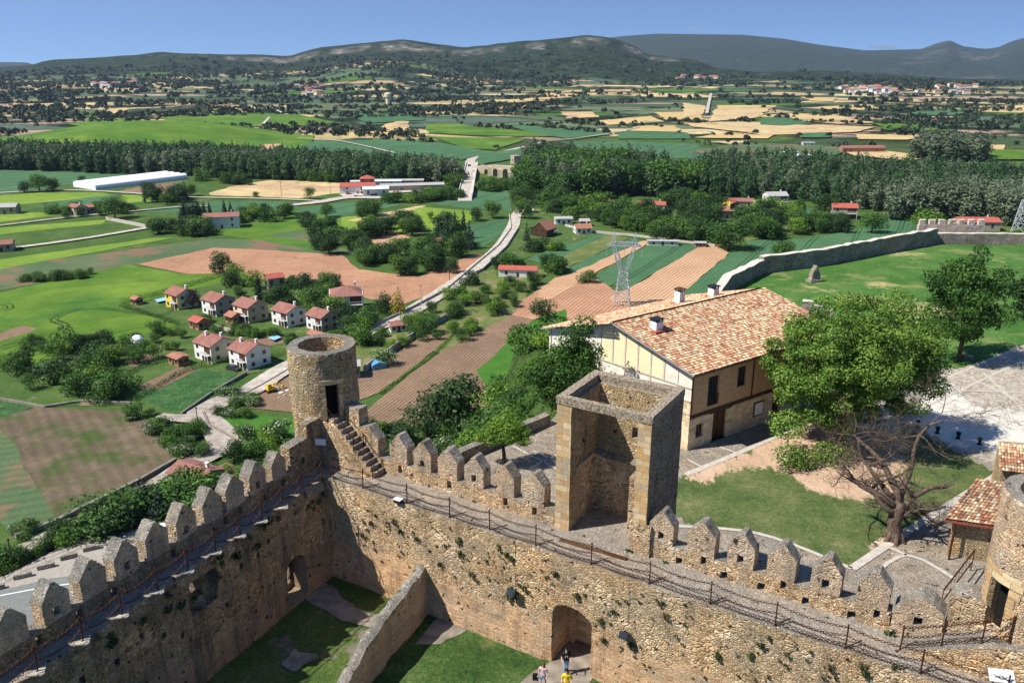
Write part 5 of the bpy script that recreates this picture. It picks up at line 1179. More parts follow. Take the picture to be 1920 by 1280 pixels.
def chimney(a,b,h,w,capmat,red=True):
    z=zE+(zR-zE)*(1-abs(b-gm)/gm); bm=bmesh.new(); box(bm,a-w/2,a+w/2,b-w/2,b+w/2,z-.6,z+h,M=MH); c=part('chimney',bm,[M['white']],rf)
    bm=bmesh.new(); box(bm,a-w/2-.1,a+w/2+.1,b-w/2-.1,b+w/2+.1,z+h+.22,z+h+.3,M=MH)
    for sx in (-1,1):
        for sy in (-1,1): box(bm,a+sx*(w/2-.06)-.05,a+sx*(w/2-.06)+.05,b+sy*(w/2-.06)-.05,b+sy*(w/2-.06)+.05,z+h,z+h+.22,M=MH)
    part('chimney_cap',bm,[capmat],c)
    bm=bmesh.new(); box(bm,a-w/2-.35,a+w/2+.25,b-w/2-.3,b+w/2+.1,z-.25,z+.12,M=MH); part('flashing',bm,[plain('red flashing',(.42,.10,.06),(.33,.08,.05),4)],c)
CHPOS=[(1.6,6.1,.85,.85,M['black']),(10.2,11.5,1.3,.75,M['brownwood']),(14.6,11.0,.9,.8,M['black'])]
for c in CHPOS: chimney(*c)
# ---- covered shed beside the right tower
sh=empty('tiled_shed',label='open lean-to shed with a bright clay-tile roof beside the right-hand round tower',cat='shed')
p0=Vector((28.9,48.9,51.0)); px_=Vector((3.9,-1.25,0)); 
py_=Vector((6.6,6.8,.9))*.66; 
ob=tiled_slope('roof_tiles',p0,px_*1.9,py_,34,15,sh,5)
bm=bmesh.new(); q=[p0-Vector((0,0,.03)),p0+px_*1.9-Vector((0,0,.03)),p0+px_*1.9+py_-Vector((0,0,.03)),p0+py_-Vector((0,0,.03))]; quad(bm,q); quad(bm,[v_-Vector((0,0,.16)) for v_ in q][::-1])
for i in range(4): quad(bm,[q[i]-Vector((0,0,.16)),q[(i+1)%4]-Vector((0,0,.16)),q[(i+1)%4],q[i]])
part('roof',bm,[plain('red brown fascia',(.30,.09,.06),(.2,.07,.05),6)],sh)
bm=bmesh.new(); box(bm,.7,7,.6,.8,48,50.9,M=Matrix.Translation((28.9,48.9,0))@Matrix.Rotation(math.atan2(-1.25,3.9),4,'Z')); slice_grid(bm,.5); part('wall',bm,[M['round']],sh)
bm=bmesh.new(); tube(bm,[(29.6,48.75,48),(29.6,48.75,50.9)],.07,8); part('post',bm,[M['rust']],sh)
s2=empty('tiled_roof_house',label='second clay-tile roof further back at the right edge above the shed',cat='house')
p1=Vector((35.6,54.6,51.6)); tiled_slope('roof_tiles',p1,Vector((8,-2.2,0)),Vector((1.7,3.4,.6)),40,9,s2,6)
bm=bmesh.new(); prism(bm,[(p1.x+.6,p1.y+.6),(p1.x+8,p1.y-1.4),(p1.x+10,p1.y+4),(p1.x+3,p1.y+5.4)],48,51.5); part('wall',bm,[M['round']],s2)
# terrace railing near the ramp
r=empty('metal_handrail',label='rusty metal stair handrail panel between the merlons and the shed',cat='railing')
a=P(1770,1105,49.6); b_=P(1828,1030,49.6)
bm=bmesh.new(); tube(bm,[a,b_],.05,6); tube(bm,[a-Vector((0,0,.9)),b_-Vector((0,0,.9))],.04,6)
for k in range(9): q=a.lerp(b_,k/8); tube(bm,[q,q-Vector((0,0,1.6 if k in (0,8) else .9))],.03 if k in(0,8) else .012,5)
part('rail',bm,[M['rust']],r)
# ================================================================ NEAR TREES
def near_tree(name,loc,label,clumps,nleaf,size,mat,trunk_pts,limbs,cat='tree',seed=1,flowers=None,surf=.75):
    r=empty(name,loc,0,label,cat)
    V,F_,t_=tree_mesh(clumps,nleaf,size,seed,surf=surf); link('crown',leaf_me('crown',(V,F_,t_),mat),None,r)
    bm=bmesh.new(); tube(bm,*trunk_pts,9)
    for l in limbs: tube(bm,*l,7)
    part('trunk',bm,[M['bark']],r,smooth=True); return r
rg=random.Random(5)
def big_clumps(rx,ry,rz,zc,n,sr,seed,bias=0):
    rg=random.Random(seed); out=[]
    while len(out)<n:
        x,y,z=rg.uniform(-1,1),rg.uniform(-1,1),rg.uniform(-1,1); d=math.sqrt(x*x+y*y+z*z)
        if d>1 or d<.25: continue
        s=rg.uniform(*sr); out.append((x*rx,y*ry,zc+z*rz,s,s,s*.72))
    return out
cc=big_clumps(7.0,6.3,5.6,7.7,300,(.55,1.0),3)+big_clumps(4.2,3.8,3.4,7.4,14,(1.6,2.2),4)+[(-6.0,-4.8,1.2,1.4,1.3,.9),(-4.6,-4.2,.6,1.2,1.2,.8),(-2.2,-4.0,1.2,1.6,1.2,1),(-5.6,-2.5,3,1.6,1.6,1.2),(6.6,.5,9.5,1.7,1.6,1.3),(7.2,.8,7.6,1.6,1.5,1.2),(6.8,-.5,5.8,1.5,1.5,1.1),(5.6,1,11,1.6,1.6,1.2),(4,2,12.2,1.7,1.6,1.2),(6.9,1.5,6.6,1.5,1.5,1.1)]
limbs=[([(0,0,2.4),(math.cos(a)*1.6,math.sin(a)*1.6,4.5),(math.cos(a)*4.2,math.sin(a)*4.0,7.5+k%3)],[.32,.22,.06]) for k,a in enumerate([i*.78 for i in range(8)])]
ct=near_tree('chestnut_tree',(29.0,66.8,TZ),'great leafy chestnut tree with pale flower tips beside the stone house',cc,120000,.11,M['lf_chest'],([(0,0,-.2),(.1,0,1.2),(0,.1,2.6),(.2,.1,5)],[.55,.45,.4,.2]),limbs,seed=3,surf=.85)
V,F_,t_=tree_mesh(cc,20000,.07,33,surf=1.0); link('blossom',leaf_me('blossom',(V,F_,t_),M['lf_tip']),None,ct)
cc=big_clumps(4.2,3.6,4.6,7.3,36,(.9,1.6),8)+[(.3,0,12.3,1.0,1,1.2),(-.6,0,11,1.3,1.2,1.2)]
near_tree('lawn_tree',(*P(1797,678,48)[:2],TZ),'airy tall tree with patchy layered foliage on the lawn edge by the plaza',cc,15000,.16,M['lf_mid'],([(0,0,-.2),(0,0,3),(.2,.1,7),(.2,0,11)],[.28,.22,.14,.05]),[([(0,0,3),(1.5,.5,4.5),(3,1,6)],[.12,.08,.03]),([(0,0,3.5),(-1.5,.2,5),(-3,.4,6)],[.12,.08,.03])],seed=8)
cc=big_clumps(2.6,2.6,2.6,3.6,22,(.8,1.3),9)
near_tree('lawn_tree',(*P(1925,600,48)[:2],TZ),'dark bushy tree cut by the right edge of the lawn',cc,6000,.17,M['lf_dark'],([(0,0,-.2),(0,0,3)],[.2,.1]),[],seed=9)
cc=big_clumps(3.3,3.0,3.6,6.0,40,(.7,1.3),10)+[(1.5,0,10.3,1.1,1,1.0),(.6,0,9.2,1.4,1.3,1.2)]
near_tree('locust_tree',(*P(1058,815,48)[:2],TZ),'light green tree rising between the square tower and the stone house',cc,24000,.12,M['lf_mid'],([(0,0,-.2),(.1,0,2.5),(.4,0,6),(1.2,0,9)],[.25,.2,.13,.04]),[([(0,0,2.5),(-1.2,.3,4.5),(-2.4,.5,6)],[.12,.08,.03]),([(0,0,3),(1.2,-.3,5),(2,.3,7)],[.12,.08,.03])],seed=10,surf=.7)
cc=[(x,y,z,s,s,s*.6) for x,y,z,s in ((-1.3,0,3.0,.9),(-.5,.5,3.5,1.0),(.5,0,3.6,.9),(1.3,.2,2.9,.8),(.2,-.6,3.0,.9),(-.8,-.5,2.7,.8),(1.0,.8,3.2,.8),(0,.9,3.9,.8),(-2.0,.4,2.4,.6),(1.6,-.4,2.5,.6))]
near_tree('small_maple',(*P(946,874,48)[:2],TZ),'small bright green tree with forked dark trunk on the cobbled terrace',cc,8500,.085,M['lf_light'],([(0,0,-.2),(-.05,0,1.2),(-.15,0,2.2)],[.2,.15,.12]),[([(-.1,0,2.0),(-.8,0,2.7),(-1.4,0,3.2)],[.1,.07,.03]),([(-.1,0,2.0),(.6,.1,2.7),(1,.2,3.3)],[.1,.07,.03]),([(-.1,0,2.0),(0,.5,3),(0,.8,3.8)],[.1,.07,.03])],seed=12,surf=.65)
cc=[(x,y,z,s,s,s*1.2) for x,y,z,s in ((0,0,2,.9),(.5,.2,2.8,.6),(-.5,0,2.6,.6),(.1,0,3.6,.4))]
near_tree('plum_bush',(*P(1190,800,48)[:2],TZ),'dark red-leaved shrub against the gable wall of the stone house',cc,2500,.07,M['lf_plum'],([(0,0,-.2),(0,0,2)],[.1,.05]),[],'bush',seed=13,surf=.5)
# dead tree
def dead_tree(loc,label):
    r=empty('dead_tree',loc,0,label,'tree'); rg=random.Random(11); bm=bmesh.new(); tw=bmesh.new()
    def crook(p,d,L,r0,depth,n=7):
        pts=[p.copy()]; rad=[r0]; q=p.copy(); d=d.normalized()
        for i in range(n):
            d=(d+Vector((rg.gauss(0,.24),rg.gauss(0,.24),rg.gauss(.0,.16)))).normalized(); q=q+d*L/n; pts.append(q.copy()); rad.append(r0*(1-.72*(i+1)/n))
        tube(bm if r0>.03 else tw,pts,rad,8 if r0>.1 else (5 if r0>.03 else 3),cap=r0>.03)
        if depth>0:
            for k in range({3:6,2:8,1:8}[depth]):
                i=rg.randrange(2,n+1); a=Vector((rg.gauss(0,1),rg.gauss(0,1),rg.gauss(.15,.6))).normalized(); dd=(d*.5+a).normalized()
                crook(pts[i],dd,L*rg.uniform(.4,.62),max(rad[i]*.55,.012),depth-1,6)
    tube(bm,[(0,0,-.3),(.05,0,.5),(-.15,.1,1.4),(-.1,0,2.3),(.0,.1,3.0)],[.62,.5,.47,.5,.36],10)
    for k in range(6):
        a=k*1.05+.3; tube(bm,[(math.cos(a)*.2,math.sin(a)*.2,.9),(math.cos(a)*.55,math.sin(a)*.55,.15),(math.cos(a)*.95,math.sin(a)*.95,-.15)],[.2,.18,.06],6)
    crook(Vector((-.2,0,2.6)),Vector((-.9,.4,.75)),5.0,.30,3)
    crook(Vector((0,.1,2.8)),Vector((-.15,.5,1)),6.0,.30,3)
    crook(Vector((.1,0,2.5)),Vector((1.0,.35,1.1)),3.6,.27,2)
    crook(Vector((.2,.1,2.2)),Vector((.9,-.1,.15)),3.2,.18,2)
    crook(Vector((-.3,-.1,2.3)),Vector((-1,-.25,.1)),3.6,.2,2)
    crook(Vector((.1,.3,3.0)),Vector((.75,.75,1.25)),6.8,.24,3)
    crook(Vector((-.1,.3,3.0)),Vector((-.75,.9,.7)),5.2,.22,3)
    crook(Vector((.1,-.1,2.0)),Vector((.3,-.8,.0)),2.4,.12,2)
    part('trunk',bm,[M['deadbark']],r,smooth=True)
    me=mesh(tw,'twigs',uv=False); link('twigs',me,plain('dry lichened twigs',(.12,.09,.055),(.05,.038,.028),3),r)
dead_tree((*P(1676,1012,48)[:2],TZ),'gnarled leafless dead tree with twisted limbs at the corner of the paved path')
# ---- bushes on the castle slope
rg=random.Random(17)
def bush_world(x,y,h,label,group,kind='bush',wide=1.0):
    z=float(ground_h(np.array([x]),np.array([y]))[0]); return tree_at(kind,x,y,h,label,group,z-.2,wide,rg=rg)
n=0; 
SLOPE=[(-8.5,60),(-4,66),(0,70.5),(3,75),(1,90),(4,105),(8,140),(10,170),(-2,185),(-30,185),(-45,160),(-28,110),(-14,68)]
while n<95:
    x=rg.uniform(-45,12); y=rg.uniform(60,185); d=seg_dist(np.array([x]),np.array([y]),SLOPE)[0]
    if d>0: continue
    if y>110 and rg.random()<.35: continue
    k=rg.choice(['bush','bush','bush','fruit','elder'] if rg.random()<.45 else ['bush','bush'])
    bush_world(x,y,rg.uniform(2.2,4.2)*(1 if y<130 else 1.35),'leafy bush in the thicket on the slope below the terrace parapet' if k!='elder' else 'white-flowering bush in the thicket below the terrace parapet','bushes on the castle slope' if k!='elder' else 'elder bushes on the castle slope',k,1.15); n+=1
for (u,v,hp,kd,lab) in ((860,790,95,'dark','large dark spreading oak above the thicket, against the ploughed strip'),(800,800,70,'dark','dark tree leaning left of the large oak on the castle slope')):
    p=P(u,v,12); tree_at(kd,p.x,p.y,hp*fwd(p)/FPX*1.05,lab,None,12,1.25)
# bright ivy mounds against the parapet
for i,(s,t_) in enumerate(((.1,68.6),(-1.6,67.0),(-3.2,65.4),(2.0,71.0),(-4.6,64.3))):
    o=bush_world(s-.3,t_+.4,2.3,'bright green creeper mound spilling over the terrace parapet','creepers on the parapet','bush',1.5)
    o.children[0].active_material=None if False else o.children[0].active_material
# people in the gateway path
def person(loc,rz,label,skin,shirt,trouser,hair,longhair=False,shorts=False,sc=1.0,step=.15,mark=None,arm=.25):
    r=empty('person',loc,rz,label,'person'); r.scale=(sc,)*3
    J={'pel':(0,0,.95),'wst':(0,0,1.1),'chs':(0,0,1.32),'nck':(0,0,1.48),'hed':(0,.01,1.6),'top':(0,0,1.72)}
    V=[];E_=[];Rr=[]
    def add(p,rad,par=None):
        V.append(p);Rr.append(rad)
        if par is not None:E_.append((par,len(V)-1))
        return len(V)-1
    pel=add((0,0,.95),(.15,.11)); w=add((0,0,1.1),(.13,.095),pel); c=add((0,0,1.33),(.16,.11),w); nk=add((0,0,1.47),(.055,.055),c); h1=add((0,.01,1.56),(.07,.085),nk); h2=add((0,.01,1.66),(.078,.09),h1); add((0,0,1.74),(.045,.05),h2)
    hands=[]
    for s in (-1,1):
        hp=add((s*.09,0,.9),(.09,.09),pel); kn=add((s*.10,step*s,.5),(.06,.06),hp); an=add((s*.10,step*s*1.2-.03,.09),(.042,.042),kn); add((s*.11,step*s*1.2+.13,.035),(.04,.03),an)
        sh=add((s*.19,0,1.4),(.06,.06),c); el=add((s*.27,-.03,1.13),(.043,.043),sh); wr=add((s*.26,arm,.98 if arm<.2 else 1.08),(.028,.028),el); ha=add((s*.25,arm+.08,.95 if arm<.2 else 1.08),(.034,.02),wr); hands.append((ha,s))
        for f in range(4): a=add((s*(.23+.017*f),arm+.13,.94 if arm<.2 else 1.075),(.009,.009),ha); add((s*(.23+.017*f),arm+.165-.006*abs(f-1.5),.925 if arm<.2 else 1.06),(.008,.008),a)
        a=add((s*.215,arm+.09,.95 if arm<.2 else 1.085),(.01,.01),ha); add((s*.2,arm+.12,.945 if arm<.2 else 1.08),(.008,.008),a)
    me=bpy.data.meshes.new('body'); me.from_pydata(V,E_,[]); o=bpy.data.objects.new('body',me); COL.objects.link(o)
    sk=o.modifiers.new('s','SKIN'); sd=o.modifiers.new('d','SUBSURF'); sd.levels=1
    for i,sv in enumerate(me.skin_vertices[0].data): sv.radius=Rr[i]; sv.use_root=(i==0)
    ev=o.evaluated_get(bpy.context.evaluated_depsgraph_get()); nm=bpy.data.meshes.new_from_object(ev); bpy.data.objects.remove(o)
    nm.materials.clear(); nm.materials.append(skin); link('body',nm,None,r)
    # clothing: inflated copies of the body regions
    def clothes(name,mat,test,infl=.018):
        b=bmesh.new(); b.from_mesh(nm); bmesh.ops.delete(b,geom=[f for f in b.faces if not test(f.calc_center_median())],context='FACES'); b.normal_update()
        for v_ in b.verts: v_.co+=v_.normal*infl
        m_=bpy.data.meshes.new(name); b.to_mesh(m_); b.free(); m_.materials.clear(); link(name,m_,mat,r)
    clothes('shirt',shirt,lambda q:.93<q.z<1.46 and not(abs(q.x)>.2 and q.z<1.2),.022)
    clothes('shorts' if shorts else 'trousers',trouser,lambda q:(.6 if shorts else .1)<q.z<1.0 and abs(q.x)<.2,.02)
    clothes('shoes',M['panel'],lambda q:q.z<.1,.012)
    b=bmesh.new(); bmesh.ops.create_icosphere(b,subdivisions=2,radius=1); 
    for v_ in b.verts:
        v_.co=Vector((v_.co.x*(.125 if longhair else .098),v_.co.y*.125-.02,v_.co.z*.105+1.70))
        if longhair and v_.co.z<1.69 and v_.co.y<.03: v_.co.z-=.36*min(1,(1.69-v_.co.z)/.06); v_.co.y-=.02
    bmesh.ops.delete(b,geom=[f for f in b.faces if f.calc_center_median().y>.04 and f.calc_center_median().z<1.70 and abs(f.calc_center_median().x)<.085],context='FACES')
    link('hair',mesh(b,'hair',True,False),hair,r)
    b=bmesh.new()
    for s in (-1,1): box(b,s*.03-.011,s*.03+.011,.088,.1,1.63,1.642)
    box(b,-.02,.02,.088,.098,1.565,1.575); part('face',b,[M['black']],r)
    b=bmesh.new(); bmesh.ops.create_cone(b,segments=4,radius1=.018,radius2=.006,depth=.05,cap_ends=True); part('nose',b,[skin],r,Matrix.Translation((0,.103,1.61)))
    if mark:
        b=bmesh.new()
        for k in range(20):
            a0,a1=k*math.pi*1.6/20-.9,(k+1)*math.pi*1.6/20-.9
            b.faces.new([b.verts.new((math.cos(a)*rr_,0,math.sin(a)*rr_)) for a,rr_ in ((a0,.05),(a1,.05),(a1,.085),(a0,.085))])
        for f in b.faces: pass
        link('print',mesh(b,'print',False,False),mark,r,Matrix.Translation((0,.165,1.27)))
    return r
skinm=plain('skin',(.55,.33,.23),(.5,.29,.2),8,.6)
bt=plain('black cotton',(.012,.014,.014),None,9); yt=plain('yellow cotton',(.75,.55,.02),(.68,.48,.02),9); jn=plain('pale denim',(.25,.36,.48),(.18,.27,.38),9); pk=plain('pink cotton',(.6,.42,.42),(.5,.33,.35),9)
hb=plain('brown hair',(.12,.06,.03),(.07,.035,.02),20); hk=plain('black hair',(.012,.01,.009),None,20)
pm=L2W(17.45,-.95,CZ+.05); py=L2W(18.3,-2.5,CZ+.05); pw=L2W(16.9,-2.65,CZ+.05)
person(pm,math.atan2(-pm.y,-pm.x)-R(90)+.1,'man in black T-shirt with round white print, walking out of the archway',skinm,bt,jn,hk,mark=M['panel'],arm=.22)
person(pw,math.atan2(-pw.y,-pw.x)-R(90)-.3,'woman with long brown hair, pink top and denim shorts on the path',skinm,pk,jn,hb,longhair=True,shorts=True,sc=.95,arm=.12)
person(py,math.atan2(-py.y,-py.x)-R(90)+.0,'man in a yellow T-shirt on the path in front of the archway',skinm,yt,jn,hk,arm=.15,sc=1.0)
bm=bmesh.new(); box(bm,-.16,.16,-.08,.08,.55,.95); slice_grid(bm,.12); rough(bm,.03,3,.02,6); o=part('shoulder_bag',bm,[bt],None,Matrix.Translation(pw+Vector((-.42,0,0)))); tag(o,'dark shoulder bag hanging beside the long-haired woman','bag')
# ================================================================ HOUSES
M['tracks']=plain('trodden crop',(.03,.07,.012),(.05,.09,.02),1)
M['roofA']=grass('pantile roof',[(.19,.085,.065),(.26,.12,.092),(.34,.17,.13)],.5,6,.03,2,stripe=(0,.3,.12))
M['roofB']=plain('rose tile roof',(.30,.14,.11),(.22,.10,.08),1.5)
M['roofC']=plain('bright red tile roof',(.42,.11,.08),(.32,.085,.06),1.5)
M['roofG']=plain('grey roof',(.42,.41,.39),(.3,.29,.28),1.5)
M['roofO']=plain('orange tile roof',(.38,.17,.11),(.28,.125,.08),1.2)
M['brick']=plain('brick wall',(.42,.22,.13),(.34,.17,.1),1.5)
M['yellow']=plain('yellow wall',(.75,.58,.10),(.68,.5,.08),1.5)
M['stoneW']=plain('stone wall',(.45,.38,.28),(.3,.25,.18),1.2)
M['hedge']=M['lf_dark']
HPOS=[]
def house(u,v,w,d,h,rz,label,wall='white',roof='roofA',pitch=.42,name='house',z=0,floors=2,chim=1,balc=True,ov=.45,cat='house',hip=False,wall2=None,big=None):
    """w along the ridge (local x), d across; front is local -y"""
    p=P(u,v,z); (HPOS.append((p.x,p.y,max(w,d))) if v<900 else None); r=empty(name,(p.x,p.y,z),R(rz),label,cat); rh=d*pitch/2
    bm=bmesh.new(); 
    for ps in ([(-w/2,-d/2),(w/2,-d/2),(w/2,d/2),(-w/2,d/2)],): prism(bm,ps,-.5,h)
    if not hip:
        for sx in (-1,1):
            f=bm.faces.new([bm.verts.new(q) for q in ((sx*w/2,-d/2,h),(sx*w/2,d/2,h),(sx*w/2,0,h+rh))])
    bmesh.ops.recalc_face_normals(bm,faces=bm.faces)
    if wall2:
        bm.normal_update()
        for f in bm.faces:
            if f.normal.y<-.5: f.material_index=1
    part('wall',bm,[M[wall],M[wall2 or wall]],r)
    bm=bmesh.new(); a=w/2+ov*.6; b=d/2+ov; ze=h-ov*pitch; zr=h+rh+.05; t=.16
    if hip:
        k=max(.3,w/2-d/2); Q=[(-a,-b,ze),(a,-b,ze),(a,b,ze),(-a,b,ze),(-k,0,zr),(k,0,zr)]
        vs=[bm.verts.new(q) for q in Q]
        for q in ((0,1,5,4),(1,2,5),(2,3,4,5),(3,0,4),(3,2,1,0)): bm.faces.new([vs[i] for i in q])
    else:
        profile(bm,[(-b,ze),(0,zr),(b,ze),(b,ze+t),(0,zr+t),(-b,ze+t)],-a,a,M=Matrix.Rotation(R(90),4,'Z'))
    bmesh.ops.recalc_face_normals(bm,faces=bm.faces); rf=part('roof',bm,[M[roof]],r)
    for k in range(chim):
        bm=bmesh.new(); x=w*(.28 if k==0 else -.25); y=d*.12*(1 if k==0 else -1); box(bm,x-.28,x+.28,y-.28,y+.28,h+rh*.4,h+rh+.9); box(bm,x-.36,x+.36,y-.36,y+.36,h+rh+.9,h+rh+1.02); part('chimney',bm,[M['white']],rf)
    fh=h/floors; k=0
    for fl in range(floors):
        zb=fl*fh+fh*.35
        for sx in (-.3,.3):
            for (ax,sg) in (('y',-1),('x',1),('x',-1)):
                if ax=='y' and balc and sx>0: continue
                wm_=M['glass']; bm=bmesh.new(); ww=.55
                if ax=='y': box(bm,sx*w-ww,sx*w+ww,sg*d/2-.05,sg*d/2-.01,zb,zb+fh*.45)
                else: box(bm,sg*(w/2+.01) if sg>0 else -w/2-.05,sg*(w/2+.05) if sg>0 else -w/2-.01,sx*d*.8-ww,sx*d*.8+ww,zb,zb+fh*.45)
                part('window',bm,[wm_],r)
    bm=bmesh.new(); box(bm,-.5,.5,-d/2-.06,-d/2-.012,0,2.0); part('door',bm,[M['brownwood']],r)
    if balc:
        bm=bmesh.new(); x0,x1=w*.08,w*.46; box(bm,x0,x1,-d/2-1.1,-d/2-.0,fh-.15,fh); 
        for x in np.arange(x0,x1+.01,.3): box(bm,x,x+.05,-d/2-1.1,-d/2-1.04,fh,fh+.95)
        box(bm,x0,x1+.05,-d/2-1.12,-d/2-1.02,fh+.95,fh+1.03); box(bm,x1-.15,x1,-d/2-1.1,-d/2-.95,-.2,fh-.15); part('balcony',bm,[M['panel']],r)
        bm=bmesh.new(); box(bm,x0+.2,x1-.2,-d/2-.05,-d/2-.013,fh+.02,fh*1.85); box(bm,x0+.2,x1-.2,-d/2-.05,-d/2-.013,.1,fh*.8); part('balcony_door',bm,[M['brownwood']],r)
    return r
VA=-38      # the village rows share one heading: gables look to the right
H=house
H(342,574,7.5,7.5,5.10,VA,'yellow-walled village house at the far left end of the upper row beside a purple tree','cream',wall2='yellow')
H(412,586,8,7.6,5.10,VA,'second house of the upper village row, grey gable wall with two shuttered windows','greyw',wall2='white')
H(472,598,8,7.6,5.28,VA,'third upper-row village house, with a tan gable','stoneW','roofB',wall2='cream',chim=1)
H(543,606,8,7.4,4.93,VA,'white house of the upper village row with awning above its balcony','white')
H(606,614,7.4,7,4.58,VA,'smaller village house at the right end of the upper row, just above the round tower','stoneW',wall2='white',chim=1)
H(405,670,8.4,7.8,5.10,VA,'left house of the lower village pair, cream gable with two dark windows','cream',wall2='white',chim=2)
H(470,682,8.2,7.8,4.93,VA,'right house of the lower village pair, bluish white gable, dark garage gate below','white',chim=2)
H(651,580,11,10,6.2,12,'big white villa with hipped dull red roof and balcony beside the ploughed field','white','roofB',hip=True,chim=1)
H(746,620,5,3.6,2.4,20,'small white hut with a single dull red roof beside the pale road','white','roofB',chim=0,balc=False,floors=1,name='hut',cat='hut')
H(660,705,4.5,4.5,3.6,10,'grey concrete shed with one small window just right of the round tower','greyw','roofG',pitch=.1,chim=0,balc=False,floors=1,name='shed',cat='shed')
H(972,518,15,4.6,3.2,-8,'long low white farm building with a bright red roof among the allotments','white','roofC',chim=0,balc=False,floors=1,name='barn',cat='barn')
H(418,426,17,9,6.0,14,'isolated long white farmhouse with a rosy roof in the green fields','white','roofB',pitch=.3,chim=1,balc=False,name='farmhouse')
H(1021,442,9,8,4.0,55,'brown wooden chalet with steep red roof and porch beside the dark conifer','brownwood','roofO',pitch=.8,chim=0,name='chalet',floors=2,balc=True)
H(1056,420,9,5,3.2,5,'little white outbuilding beside a row of white fence posts, beyond the chalet','white','roofG',pitch=.25,chim=0,balc=False,floors=1,name='shed',cat='shed')
H(1092,437,8,6,3.0,10,'small white garden house with orange roof at the corner of the striped fields','white','roofO',pitch=.5,chim=1,balc=False,floors=1,name='hut',cat='hut')
H(1222,395,15,7,4.0,-12,'long house with a red roof among the trees, above the striped fields','white','roofC',pitch=.35,chim=1,balc=False,floors=1)
H(1356,408,14,9,4.5,12,'wide house with an orange-pink roof, leftmost of the hamlet beyond the fields','stoneW','roofO',pitch=.35,chim=1,floors=1)
H(1367,394,7,6,5,60,'yellow-gabled small house with dark red roof at the left of the hamlet','yellow','roofC',chim=0,balc=False,floors=1)
H(1390,389,13,6,4,-8,'pink-roofed long house in the upper part of the hamlet','stoneW','roofB',chim=1,balc=False,floors=1)
H(1452,388,12,8,7,8,'tall white house with a pale grey roof at the right end of the hamlet','white','roofG',chim=1)
H(1428,395,9,6,4,-25,'grey-roofed shed house in the middle of the hamlet','stoneW','roofG',chim=0,balc=False,floors=1)
H(1398,408,6,5,3.5,15,'tiny white house with pale roof below the hamlet','white','roofG',chim=0,balc=False,floors=1,name='hut',cat='hut')
H(1580,408,13,8,6,-10,'lone house with a salmon red roof in front of the dark poplar wood','stoneW','roofC',pitch=.4)
H(1828,430,20,9,4.5,-4,'long red roof showing just behind the pink battlement','stoneW','roofC',pitch=.35,chim=1,balc=False,floors=1)
H(1262,365,14,6,4,20,'white barn roof half hidden in the trees at the end of the poplar wood','white','roofG',chim=0,balc=False,floors=1,name='barn',cat='barn')
H(1130,385,8,5,3.0,0,'small pinkish house in the trees right of the riverside avenue','stoneW','roofB',chim=0,balc=False,floors=1)
H(1095,424,5,4,3,5,'tiny shed under trees just above the garden house','stoneW','roofG',chim=0,balc=False,floors=1,name='shed',cat='shed')
H(1242,460,14,2.6,2.2,-4,'low pale garden store with dark door at the top edge of the striped fields','white','roofG',pitch=.1,chim=0,balc=False,floors=1,name='shed',cat='shed')
H(1312,463,5,3,2.2,-4,'tiny stone shelter with dark doorways left of the big round tree','stoneW','roofG',pitch=.2,chim=0,balc=False,floors=1,name='shed',cat='shed')
H(820,463,5,4,3.2,0,'small brown-roofed hut hidden between the dark cedars and orchard trees','white','roofB',chim=0,balc=False,floors=1,name='hut',cat='hut')
H(6,470,9,6,3.4,20,'brown-roofed farm shed at the left edge by the pale road','stoneW','roofB',chim=0,balc=False,floors=1,name='shed',cat='shed')
H(14,400,12,7,4,10,'grey-roofed house with trees at the left edge of the valley','stoneW','roofG',chim=0,balc=False,floors=1)
H(146,401,8,6,4.2,-30,'little cream cottage among the hedges at the left','cream','roofB',chim=1,balc=False,floors=1)
H(165,399,6,5,3.4,40,'small pink cottage to the right of the cream cottage','stoneW','roofO',chim=0,balc=False,floors=1)
H(372,916,9,6,4.0,-28,'low house with red-brown tiles and a satellite dish, seen between the left merlons','stoneW','roofB',pitch=.35,chim=1,balc=False,floors=1)
H(375,615,5,4,2.8,VA,'small red-roofed garden shed with a grape frame below the upper village row','brick','roofC',chim=0,balc=False,floors=1,name='shed',cat='shed')
H(258,570,3.2,2.6,2.2,VA,'tiny garden shelter with an orange roof by the pool','brick','roofO',chim=0,balc=False,floors=1,name='shed',cat='shed')
H(336,682,5,3.4,2.4,VA,'open barbecue shelter with pale orange roof left of the lower village pair','brick','roofO',pitch=.2,chim=0,balc=False,floors=1,name='shed',cat='shed')
H(516,540,6,5,4.5,30,'small house with a bright red roof behind the dark conifer of the village','stoneW','roofC',chim=0,balc=False,floors=1)
H(598,640,6,3,2.4,VA,'low brick-coloured roof just behind the rim of the round tower','brick','roofO',chim=0,balc=False,floors=1,name='shed',cat='shed')
H(440,604,4,4,2.6,VA,'small brick porch building between the second and third village houses','brick','roofO',chim=0,balc=False,floors=1,name='shed',cat='shed')
